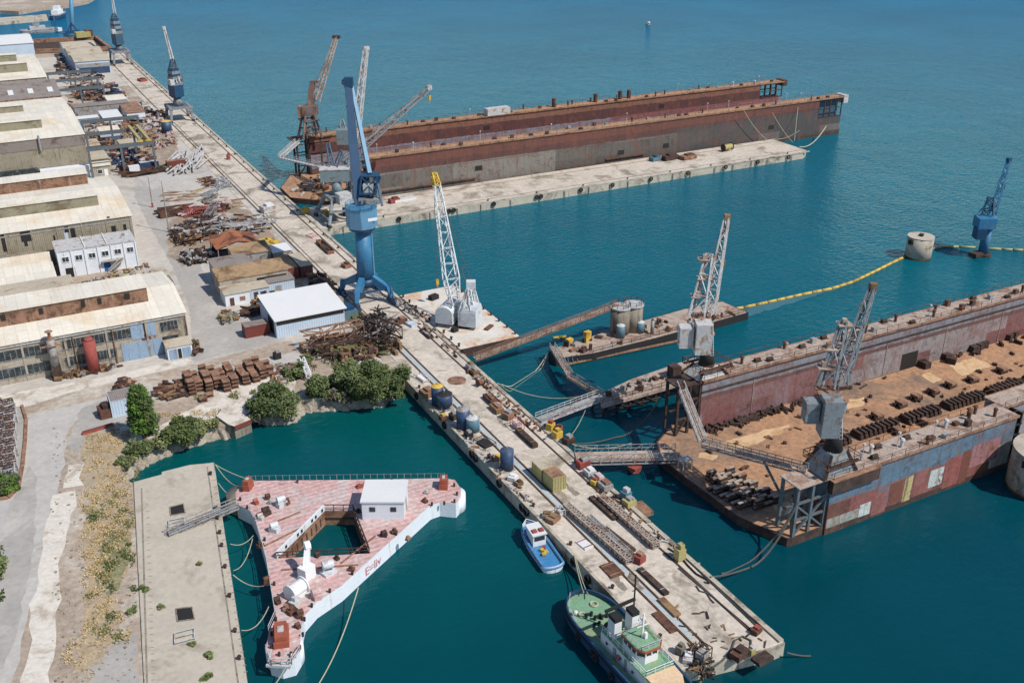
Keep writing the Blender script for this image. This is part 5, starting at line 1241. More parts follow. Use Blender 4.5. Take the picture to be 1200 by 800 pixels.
# --- small blue work boat
bcx,bcy=63.55,110.4
t,W=vessel('work_boat','small blue decked boat with white wheelhouse beside the wharf notch','boat',bcx,bcy,11.2,3.5,math.radians(84),.8,.5,'hull_white','boat_blue',.45,.08,'boat_blue')
tb(MB(),.52,.78,-1.05,1.05,.9,2.9,.12).build('wheelhouse','white_paint',t)
tb(MB(),.5,.8,-1.2,1.2,2.91,3.05,.1).build('roof','roof_white',t)
tb(MB(),.515,.52,-.85,.85,1.9,2.6).build('window','dark_glass',t)
for s_ in(-.6,.5): tb(MB(),.56,.63,s_-.35,s_+.35,3.06,3.3).build('roof_locker','red_paint',t)
m=MB();rail(m,[W(.78,-1.4,1.5),W(.9,-1,1.6),W(.99,0,1.7),W(.9,1,1.6),W(.78,1.4,1.5)],.7,.05,.8);m.build('railing','white_paint',t)
for tt,s_,mt in((.4,.2,'yellow'),(.34,-.2,'yellow'),(.44,-.3,'red_paint'),(.3,.3,'yellow')): MB().obox(W(tt,s_,.98),(.6,.5,.35),tt*9).build('deck_gear',mt,t)
for tt in(.15,.4,.65): MB().sphere(W(tt,-1.85,.6),.25,8).build('fender','orange_lifeboat',t,True)
# --- vessels in the far basin
def far_boat(label,px,py,L,B,ang,hm,fb,houses):
    x,y=P(px,py,0);t,W=vessel('work_boat',label,'boat',x,y,L,B,ang,fb,.6,hm,'steel_pale',.5,.15,'steel_pale')
    for k,(t0,t1,hw,z0,z1,mt) in enumerate(houses):
        m=MB();m.add([W(t0,-hw,z0),W(t1,-hw,z0),W(t1,hw,z0),W(t0,hw,z0),W(t0,-hw,z1),W(t1,-hw,z1),W(t1,hw,z1),W(t0,hw,z1)],[(0,3,2,1),(4,5,6,7),(0,1,5,4),(1,2,6,5),(2,3,7,6),(3,0,4,7)]);m.build('wheelhouse' if k else 'deckhouse',mt,t)
    m=MB();m.beam(W(.5,0,fb+2),W(.5,0,fb+8),.25);m.build('mast','steel_grey',t)
far_boat('dark hulled tug with white wheelhouse at the end of the far jetty',69,22,19,7,1.1,'hull_navy',3,((.2,.7,2.2,3,6,'white_paint'),(.35,.6,1.8,6,8.4,'white_paint')))
far_boat('grey patrol style boat moored below the far jetty',44,39,20,6,.0,'steel_grey',2,((.3,.75,1.8,2,4.4,'steel_pale'),(.4,.6,1.4,4.4,6.2,'steel_grey')))
far_boat('small white launch beside the blue lifting mast',66,37,8,3,.4,'white_paint',1,((.3,.7,.9,1,2.4,'white_paint'),))
x,y=P(760,29,0);t,W=vessel('motor_boat','tiny dark motor boat far out on the open water','boat',x,y,5,1.8,.5,.6,.2,'steel_pale','steel_pale',.2,.1)
m=MB();MB().obox(W(.5,0,1),(1.6,1.1,.8),.5).build('cabin','white_paint',t)
# rusty barge hull at the quay head
t=thing('moored_barge',(58,645,0),'rust brown empty barge hull lying across the head of the quay','barge')
MB().prism([P(34,60,3),P(128,56.5,3),P(112,42.5,3),P(38,47,3)],-.6,2.6).build('hull','rust_dark',t)
pp=[P(34,59,4.2),P(128,55.5,4.2),P(112,43,4.2),P(38,47,4.2)]
m=MB()
for i in range(4): m.beam((*pp[i],3.6),(*pp[(i+1)%4],3.6),1.6,2.0)
m.build('coaming','rust_light',t)
a=P(97,42,5);MB().obox((a[0],a[1],4.2),(8,5,3),.1).build('deckhouse','yellow_dull',t);a=P(104,41,5);MB().obox((a[0],a[1],4.2),(4,5,3.6),.1).build('winch_house','rust',t)
# --- half sunk barge with silos
t=thing('moored_barge',(120,166,0),'low rusty barge with dark side carrying a clutter of gear and the two silos','barge')
bp_=[(97.6,164),(98.4,168.6),(117,171.2),(137,173),(148,172.5),(149,164.2),(122,162.6),(106,162.5)]
MB().prism(bp_,-.8,1.75).build('hull','dark',t);MB().sheet([(123+(x-123)*.99,167.5+(y-167.5)*.95) for x,y in bp_],1.76).build('deck','walk_grey',t)
MB().beam((98.5,163.2,.4),(128,161.6,.4),.5,.3).build('waterline_fender','rust_light',t)
for k in range(8): MB().beam((99+k*1.1,162.9,.3),(99+k*1.1,163.6,1.9),.2).build('side_frame','crane_teal',t)
rr=random.Random(9)
for i in range(42):
    x=rr.uniform(100,147);y=rr.uniform(164,170.5);MB().obox((x,y,1.77),(rr.uniform(.4,1.8),rr.uniform(.3,1.2),rr.uniform(.3,1.4)),rr.uniform(0,3)).build('deck_gear',rr.choice(['rust','rust_dark','rust_light','steel_grey','timber','steel_pale']),t)
m=MB();rail(m,[(106,162.9,1.76),(148.5,164.4,1.76)],1,.05,2.4);m.build('railing','rust',t)
one(MB().prism(rough([(148,165.5),(148,170.5),(165,170.0),(180,169.8),(186,170.1),(185,168.9),(166,166.9)],.35,5,1.5),-.8,.06),'sunken_slab','drowned','grey flooded slab running out from the rusty barge just at water level','slab')
for nm,x,y,r,z0,z1,l in (('silo',*P(726,389,1.8),2.15,1.8,zat(360,*P(726,389,1.8)),'left pale silo of the pair where the long gangway lands'),('silo',*P(741,386,1.8),2.1,1.8,zat(357,*P(741,386,1.8)),'right pale silo of the pair where the long gangway lands')):
    t=thing(nm,(x,y,z0),l,'silo');MB().cone((x,y,z0),(x,y,z1),r,r,26).build('shell','concrete_dark',t,True);MB().cone((x,y,z1+.002),(x,y,z1+.25),r+.2,r+.2,26).build('top_plate','steel_pale',t)
    m=MB();rail(m,[(x+r*math.cos(a*.628),y+r*math.sin(a*.628),z1+.25) for a in range(11)],.9,.04,1.5);m.build('railing','rust',t)
for px,py,r,pt,l in ((727,395,.95,381,'small pale vertical tank, left of two beside the silos'),(750,389,.95,377,'small pale vertical tank, right of two beside the silos'),(764,391,.4,375,'slim dark post tank right of the small pale tanks')):
    x,y=P(px,py,1.8);zt_=zat(pt,x,y);t=thing('tank',(x,y,1.8),l,'tank');MB().cone((x,y,1.8),(x,y,zt_),r,r,16).build('shell','tank_teal' if px<760 else 'steel_grey',t,True);MB().cone((x,y,zt_),(x,y,zt_+.3),r,r*.3,16).build('cap','steel_pale' if px<760 else 'rust',t)
for px,py,l in ((667,404,'yellow drum machine at the left end of the rusty barge, left of two'),(688,400,'yellow post machine at the left end of the rusty barge, right of two')):
    x,y=P(px,py,1.8);t=thing('deck_machine',(x,y,1.8),l,'machine');MB().obox((x,y,1.8),(1.5,1.0,1.5 if px<680 else 2.4),.2).build('body','yellow',t);MB().cone((x-1,y,2.2),(x+1,y,2.2),.5,.5,10).build('drum','rust_dark',t)
gangway('gangway','long rusty conveyor gangway rising from the wharf to the silo tops',P3(556,420,Q+.4),(*P(722,388,1.8),zat(357,*P(722,388,1.8))),1.1,'rust_light',.9,.2,flo='walk_grey')
gangway('gangway','rusty walkway from the left end of the barge, upper arm',P3(647,406,3.2),P3(668,441,3.2),1.1,'steel_grey',1.0,.1,flo='walk_grey')
gangway('gangway','grey railed walkway sloping to the pile jetty, lower arm',P3(668,441.5,3.2),P3(704,463,3.0),1.1,'steel_grey',1.0,.1,flo='timber')
gangway('gangway','pale aluminium gangway between the wharf and the pile jetty end',P3(631,492,Q+.5),P3(705,464,3.2),2.0,'steel_pale',1.0,.2,flo='steel_grey')
t=gangway('ramp_bridge','wide steel ramp bridge from the wharf to the near dock deck',(80.2,127.4,Q+.5),(96.4,120.3,2.4),3.2,'steel_grey',1.4,.4,flo='walk_grey')
one(MB().cone(P3(744,547,-.3),P3(744,547,1.2),1.2,1.2,12).obox(P3(744,547,1.2),(2.2,1.6,.3),.4),'float','red_paint','dull red float under the ramp bridge','float')
# --- pile jetty
t=thing('pile_jetty',(106,144,0),'rusty decked jetty on raking piles beside the far wall of the near dock','jetty')
jp=[(93.9,140.6),(95.6,144.6),(105,147.0),(122,149),(122,141.5),(108.5,140.9)]
MB().prism(jp,2.3,3.0).build('deck','walk_grey',t)
for k in range(9):
    x=95+k*3;MB().cone((x,141.6,-1),(x,141.6,2.3),.28,.28,8).build('pile','rust_dark',t);MB().cone((x-.9,145.4,-1),(x+.4,144.2,2.3),.25,.25,8).build('pile','rust_dark',t)
m=MB()
for k in range(4): m.beam((95+k*3,141.2,2.2),(98+k*3,141.2,.2),.18)
m.beam((95,141.4,.9),(108,141.4,.9),.2);m.build('bracing','rust_dark',t)
m=MB();rail(m,[(94.3,141,3.0),(108,141.2,3.0),(121,141.8,3.0)],1,.05,2.2);m.build('railing','rust',t)
rr=random.Random(13)
for i in range(22):
    x=rr.uniform(97,120);y=rr.uniform(142,146);MB().obox((x,y,3.01),(rr.uniform(.4,1.4),rr.uniform(.3,1),rr.uniform(.3,1.3)),rr.uniform(0,3)).build('deck_gear',rr.choice(['rust','rust_dark','steel_grey','timber']),t)
MB().obox((113,144,3.01),(2,2,2.4)).build('winch_house','rust_dark',t)
# --- pale concrete caissons
def caisson(label,px0,px1,pyb,pyt,z0=-1):
    x,y=P((px0+px1)/2,pyb-6,0);r=(PD(px1,pyb,(x,y,0))-PD(px0,pyb,(x,y,0))).length/2
    zt_=zat(pyt,x,y);t=thing('mooring_caisson',(x,y,0),label,'caisson')
    MB().cone((x,y,z0),(x,y,zt_),r,r,36).build('shell','concrete',t,True);MB().cone((x,y,zt_+.002),(x,y,zt_+.14),r*1.02,r*1.02,36).build('top','slab_concrete',t)
    MB().obox((x,y,zt_+.14),(r*.35,r*.3,.6),.4).build('bollard','rust_dark',t)
    MB().cone((x,y,-.5),(x,y,.5),r*1.01,r*1.01,36).build('tide_band','rust_dark',t,True)
    MB().obox((x-r-.2,y,zt_-1.6),(.8,1.2,1.2)).build('fender','rubber',t)
    return t
caisson('pale cylindrical concrete caisson standing in open water by the yellow boom',1060.5,1090,307,277)
caisson('grey cylindrical caisson cut by the right edge beside the near dock wall',1181,1262,578,528)
# ================================================================ TRIANGULAR PLATFORM
ZD=2.7
t=thing('floating_platform',(40,120,0),'triangular pink decked floating platform with white hull and open centre moored by the slab quay','floating platform')
out=[P(*p,ZD) for p in ((277,590),(276,578),(281,568),(292,563),(400,562),(521,560),(533,562),(540,572),(540,583),(534,590),(515,588),(504,592),(425,663),(400,686),(370,706),(356,722),(352,740),(352,760),(345,772),(330,776),(316,772),(312,758),(315,740),(323,722),(312,655),(300,612),(293,598))]
inn_=[P(*p,ZD) for p in ((380,598),(414,598),(433,648),(324,654))]
def holed(outer,inner,z0,z1,matside,matdeck,par):
    A=lambda P_:sum(P_[i][0]*P_[(i+1)%len(P_)][1]-P_[(i+1)%len(P_)][0]*P_[i][1] for i in range(len(P_)))
    if A(outer)<0: outer=outer[::-1]
    if A(inner)>0: inner=inner[::-1]
    al=outer+inner;tr=tessellate_polygon([[V((x,y,0)) for x,y in outer],[V((x,y,0)) for x,y in inner]])
    m=MB();no=len(outer)
    m.add([(x,y,z1) for x,y in al],[tuple(q) for q in tr]);d=m.build('deck',matdeck,par)
    if d.data.polygons[0].normal.z<0: d.data.flip_normals()
    m=MB()
    for L_ in (outer,inner):
        if L_ is inner: m.build('hull',matside,par);m=MB();matside='rust_light'
        n=len(L_);m.add([(x,y,z0) for x,y in L_]+[(x,y,z1-.003) for x,y in L_],[(i,(i+1)%n,n+(i+1)%n,n+i) for i in range(n)])
    return m.build('inner_hull',matside,par)
hl=holed(out,inn_,-.8,ZD,'hull_white','platform_deck',t)
rx_=P(529,578,ZD);MB().cone((rx_[0],rx_[1],-.8),(rx_[0],rx_[1],ZD-.01),2.3,2.3,24).build('corner_leg','hull_white',t,True)
rx2=P(333,755,ZD);MB().cone((rx2[0],rx2[1],-.8),(rx2[0],rx2[1],ZD-.01),2.45,2.45,24).build('corner_leg','hull_white',t,True)
rx3=P(284,577,ZD);MB().cone((rx3[0],rx3[1],-.8),(rx3[0],rx3[1],ZD-.01),2.6,2.6,24).build('corner_leg','concrete_dark',t,True)
# dark ports along the inner wall
def edge_quads(p,q,ts,z0,z1,off,w_,nm,mt,par,box_=False):
    p=V((p[0],p[1],0));q=V((q[0],q[1],0));d=(q-p).normalized();n=V((d.y,-d.x,0))
    for k in ts:
        c=p.lerp(q,k)+n*off;a=c-d*w_/2;b=c+d*w_/2;e=n*.05
        MB().add([(a.x,a.y,z0),(b.x,b.y,z0),(b.x,b.y,z1),(a.x,a.y,z1),(a.x+e.x,a.y+e.y,z0),(b.x+e.x,b.y+e.y,z0),(b.x+e.x,b.y+e.y,z1),(a.x+e.x,a.y+e.y,z1)],[(0,3,2,1),(4,5,6,7),(0,1,5,4),(1,2,6,5),(2,3,7,6),(3,0,4,7)]).build(nm,mt,par)
# raised white screen along the left inner edge
a=V((*inn_[3],ZD));b=V((*inn_[0],ZD))
MB().beam(a+V((0,0,.55)),b+V((0,0,.55)),.25,1.1).build('coaming','hull_white',t)
edge_quads(inn_[3],inn_[0],(.18,.42,.5,.72,.8,.94),ZD+.25,ZD+.8,.13,.45,'port','dark',t)
edge_quads(inn_[3],inn_[0],[.1*i for i in range(1,10)],ZD-2.2,ZD-.8,.0,.3,'hull_rib','rust_dark',t)
for i,(p,q) in enumerate(((inn_[0],inn_[1]),(inn_[1],inn_[2]),(inn_[2],inn_[3]))):
    m=MB();rail(m,[(p[0],p[1],ZD),(q[0],q[1],ZD)],1.1,.06,1.4);m.beam((p[0],p[1],ZD-1.4),(q[0],q[1],ZD-1.4),.25);m.build('railing','rust_dark',t)
n=len(out)
m=MB()
for i in range(30):
    a_=V((*out[3],ZD)).lerp(V((*out[5],ZD)),i/29);m.beam(a_,a_+V((0,0,1)),.07)
m.beam(V((*out[3],ZD+.95)),V((*out[5],ZD+.95)),.03);m.build('railing','steel_grey',t)
m=MB();rail(m,[(x,y,ZD) for x,y in out[22:27]],1.0,.04,1.8);m.build('railing','steel_pale',t)
# white house
h0,h1=[P3(*q,ZD) for q in ((425,609),(474,609))];o_=V((-(h1-h0).y,(h1-h0).x,0)).normalized()*6.0;h2=h1+o_;h3=h0+o_
zt_=ZD+3.2
m=MB();b=[(p.x,p.y,ZD+.01) for p in(h0,h1,h2,h3)];u=[(p.x,p.y,zt_) for p in(h0,h1,h2,h3)]
m.add(b+u,[(0,3,2,1),(4,5,6,7),(0,1,5,4),(1,2,6,5),(2,3,7,6),(3,0,4,7)])
hs=m.build('deckhouse','hull_white',t)
cc_=(h0+h2)/2;m=MB();o_=[cc_+(p-cc_)*1.06 for p in(h0,h1,h2,h3)]
m.prism([(p.x,p.y) for p in o_],zt_+.01,zt_+.25);m.build('roof','roof_white',hs)
edge_quads((h0.x,h0.y),(h1.x,h1.y),(.25,.75),ZD+1.6,ZD+2.4,.02,.9,'window','dark_glass',hs)
edge_quads((h1.x,h1.y),(h2.x,h2.y),(.5,),ZD+.1,ZD+2.1,.02,.9,'door','steel_grey',hs)
# lettering on the white side
def text(s,size,o,xd,zd,mat,par,name='lettering',ext=.02):
    cu=bpy.data.curves.new(name,'FONT');cu.body=s;cu.size=size;cu.extrude=ext
    ob=bpy.data.objects.new(name,cu);COL.objects.link(ob);bpy.context.view_layer.update()
    me=bpy.data.meshes.new_from_object(ob.evaluated_get(bpy.context.evaluated_depsgraph_get()))
    bpy.data.objects.remove(ob)
    xd=V(xd).normalized();zd=V(zd).normalized();nd=xd.cross(zd);w=V(wl(par))
    for v in me.vertices: v.co=V(o)+xd*v.co.x+zd*v.co.y+nd*v.co.z-w
    me.materials.clear();me.materials.append(MT[mat]);o2=bpy.data.objects.new(name,me);COL.objects.link(o2);o2.parent=par;return o2
pa=V((*out[12],0));pb=V((*out[11],0));dd=(pb-pa).normalized();nn=V((dd.y,-dd.x,0))
if nn.y>0: nn=-nn
text('E=liv',2.0,pa+dd*.4+nn*.06+V((0,0,.55)),dd,(0,0,1),'faded_red',t)
# platform gear
def ppos(px,py,z=ZD): return P3(px,py,z)
def lifeboat(px,py,rz,l=3.6,w_=2.0,h=1.9):
    c=ppos(px,py);MB().obox(c,(l,w_,h*.55),rz).obox(c+V((0,0,h*.55)),(l*.85,w_*.8,h*.45),rz).build('orange_housing','orange_lifeboat',t)
    MB().obox(c+V((0,0,h)),(l*.3,w_*.4,.12),rz).build('hatch','steel_pale',t)
lifeboat(330,748,1.3,3.8,2.0,1.6);lifeboat(291,572,.9,1.9,1.2,1.8);lifeboat(520,570,-.5,1.4,2.2,1.8);lifeboat(424,570,0,1.8,.8,.6)
c=ppos(348,697);m=MB();m.cone(c+V((-1.1,-.6,1.1)),c+V((1.1,.5,1.1)),1.0,1.0,16).cone(c+V((-1.2,-.65,1.1)),c+V((-1.05,-.58,1.1)),1.3,1.3,16).cone(c+V((1.05,.48,1.1)),c+V((1.2,.55,1.1)),1.3,1.3,16).obox(c,(2.8,1.9,.5),.45).build('winch_drum','white_paint',t)
c=ppos(360,676);m=MB();m.obox(c,(2.0,1.6,2.0),.5).beam(c+V((0,0,1.5)),c+V((.9,1.6,4.0)),1.0,.9,.7,.7).cone(c+V((.5,1.7,4.1)),c+V((1.3,1.7,4.1)),.7,.7,12).build('deck_crane','white_paint',t)
c=ppos(385,671);m=MB();m.obox(c,(2.0,1.6,.4),.3);
for k in(-.7,.7): m.beam(c+V((k,0,.4)),c+V((k*.6,0,1.9)),.25)
m.cone(c+V((-.8,0,1.5)),c+V((.8,0,1.5)),.6,.6,12).build('winch','crane_white',t)
rr=random.Random(31)
for px,py,mt,s in ((330,592,'crane_white',1.6),(336,590,'rust',1.),(312,603,'rust_dark',1.4),(305,608,'steel_pale',1.1),(322,622,'crane_white',1.5),(305,640,'rust',1.),(313,683,'rust',1.1),(343,718,'rust',1.3),(335,714,'rust_light',1.),(352,722,'rust',1.1),(346,708,'steel_pale',1.6),(371,700,'platform_deck',1.5),(412,668,'rust',.9),(450,628,'rust_dark',1.),(462,624,'rust',.9),(498,588,'rust',.9),(500,578,'steel_pale',.8),(478,632,'rust_light',.8),(314,584,'rust',.9),(300,590,'orange_lifeboat',.9),(420,600,'rust_dark',.8),(316,590,'steel_grey',.7),(325,706,'rust_dark',1.),(349,735,'rust',.8),(372,652,'rust_dark',.8),(395,655,'rust_dark',.8)):
    c=ppos(px,py);k=rr.random()
    m=MB().obox(c,(s,s*.7,s*.5),rr.uniform(0,3))
    if k<.6: m.cone(c+V((-s*.4,0,s*.7)),c+V((s*.4,0.1,s*.7)),s*.35,s*.35,10)
    else: m.obox(c+V((0,0,s*.5)),(s*.5,s*.4,s*.4),rr.uniform(0,3))
    m.build('deck_fitting',mt,t)
for i in range(26):
    f=i/26;j=int(f*(n));x,y=out[(j+6)%n];x2,y2=out[(j+7)%n];x+=(x2-x)*.5;y+=(y2-y)*.5;x+=(38-x)*.04;y+=(120-y)*.04
    MB().cone((x,y,ZD),(x,y,ZD+.6),.16,.2,8).build('bollard','rust_dark',t)
for i,(a,b) in enumerate((((323,612),(352,600)),((360,615),(310,640)),((400,660),(440,628)),((330,668),(420,662)))):
    m=MB();m.beam(ppos(*a)+V((0,0,.1)),ppos(*b)+V((0,0,.1)),.2,.2);m.build('pipe_run','rust_light',t)
m=MB();c=ppos(322,775);
rail(m,[ppos(312,762,2.6),ppos(318,779,2.6),ppos(342,778,2.6),ppos(352,763,2.6)],1.0,.05,1.0)
m.beam(ppos(312,779,2.4),ppos(340,781,2.4),.35);m.beam(ppos(318,760,ZD+1),ppos(314,780,2.4),.2);m.beam(ppos(342,765,ZD+.5),ppos(340,781,2.4),.2)
m.build('boat_landing','steel_pale',t)
gangway('gangway','grey lattice gangway leaning from the slab quay onto the triangular platform',P3(197,625,Q+.6),P3(278,591,ZD+.5),1.0,'steel_grey',1.1,.35,flo='steel_grey')
# ================================================================ WHARF GEAR
WZ=Q+.06
def tank(label,px,py,r,ptop,mat,cap=None,base=None,name='tank',cat='tank',legs=False):
    x,y=P(px,py,WZ);zt_=zat(ptop,x,y);t=thing(name,(x,y,WZ),label,cat);zb=WZ+(.9 if legs else 0)
    MB().cone((x,y,zb),(x,y,zt_),r,r,20).build('shell',mat,t,True)
    MB().cone((x,y,zt_),(x,y,zt_+.35),r,r*.45,20).build('cap',cap or mat,t)
    m=MB()
    for a in range(4): m.cone((x+r*.8*math.cos(a*1.57+.7),y+r*.8*math.sin(a*1.57+.7),WZ),(x+r*.8*math.cos(a*1.57+.7),y+r*.8*math.sin(a*1.57+.7),zb+.3),.12,.12,6)
    m.box(x-r*.95,x+r*.95,y-r*.95,y+r*.95,WZ,WZ+.14);m.build('base','steel_grey',t)
    m=MB();m.cone((x+r+.12,y,WZ),(x+r+.12,y,zt_),.08,.08,6);m.build('pipe','steel_pale',t)
    m=MB();m.cone((x,y,zt_+.35),(x,y,zt_+.7),.12,.12,6);m.build('vent','steel_grey',t)
    return t
tank('tall blue silo with yellow cone top on the wharf edge',513,474,1.15,452,'navy','yellow',name='silo',cat='silo')
tank('open dark blue hopper tub next to the yellow topped silo',521,478,1.5,461,'navy','rubber',legs=True,name='hopper',cat='hopper')
tank('grey blue vertical tank with black vent, left of the pair on the wharf',543,501,1.25,479,'navy','steel_grey')
tank('teal vertical tank, right of the pair on the wharf',554,504,1.25,489,'tank_teal','steel_pale')
tank('lone dark blue vertical tank near the middle of the wharf edge',594,549,1.15,527,'navy','navy')
def item(name,label,cat,px,py,d,mat,rz=0,z=WZ,extra=None,group=None,mat2=None):
    """a small piece of equipment: body, top piece and skids"""
    x,y=P(px,py,z);t=thing(name,(x,y,z),label,cat,group)
    L,W_,Hh=d;A=lambda dx,dy,dz:V((x,y,z))+Matrix.Rotation(rz,3,'Z')@V((dx,dy,dz))
    m=MB()
    if extra=='drum':
        m.cone(A(-L/2,0,W_/2+.15),A(L/2,0,W_/2+.15),W_*.38,W_*.38,14);MB().cone(A(-L/2-.08,0,W_/2+.15),A(-L/2,0,W_/2+.15),W_*.5,W_*.5,14).cone(A(L/2,0,W_/2+.15),A(L/2+.08,0,W_/2+.15),W_*.5,W_*.5,14).build('flange',mat2 or mat,t)
        m.build('drum',mat,t)
    elif extra=='frame':
        for sx in(-1,1):
            for sy in(-1,1): m.beam(A(sx*L/2,sy*W_/2,0),A(sx*L/2,sy*W_/2,Hh),.1)
            m.beam(A(sx*L/2,-W_/2,Hh),A(sx*L/2,W_/2,Hh),.1);m.beam(A(-L/2,sx*W_/2,Hh),A(L/2,sx*W_/2,Hh),.1)
        m.build('frame',mat,t);MB().obox(A(0,0,.1),(L*.7,W_*.7,Hh*.6),rz).build('body',mat2 or mat,t)
    elif extra=='flat':
        m.obox(A(0,0,0),(L,W_,Hh),rz);m.build('plate',mat,t)
        for k in(-.35,.35): MB().obox(A(0,k*W_,Hh+.003),(L*.96,.12,.1),rz).build('batten',mat2 or mat,t)
    elif extra=='open':
        m.obox(A(0,0,0),(L,W_,.15),rz)
        for sy in(-1,1): m.obox(A(0,sy*(W_/2-.06),.15),(L,.1,Hh-.15),rz)
        for sx in(-1,1): m.obox(A(sx*(L/2-.06),0,.15),(.1,W_-.22,Hh-.15),rz)
        m.build('tray',mat,t);MB().obox(A(0,0,.16),(L*.7,W_*.6,Hh*.5),rz+.2).build('load',mat2 or 'rust',t)
    else:
        m.obox(A(0,0,.12),(L,W_,Hh*.72),rz);m.build('body',mat,t)
        MB().obox(A(L*.1,0,.12+Hh*.72),(L*.55,W_*.7,Hh*.28),rz).build('cover',mat2 or mat,t)
        MB().obox(A(0,-W_*.35,0),(L*1.05,.14,.12),rz).obox(A(0,W_*.35,0),(L*1.05,.14,.12),rz).build('skid','rust_dark',t)
    return t
N=math.pi/2
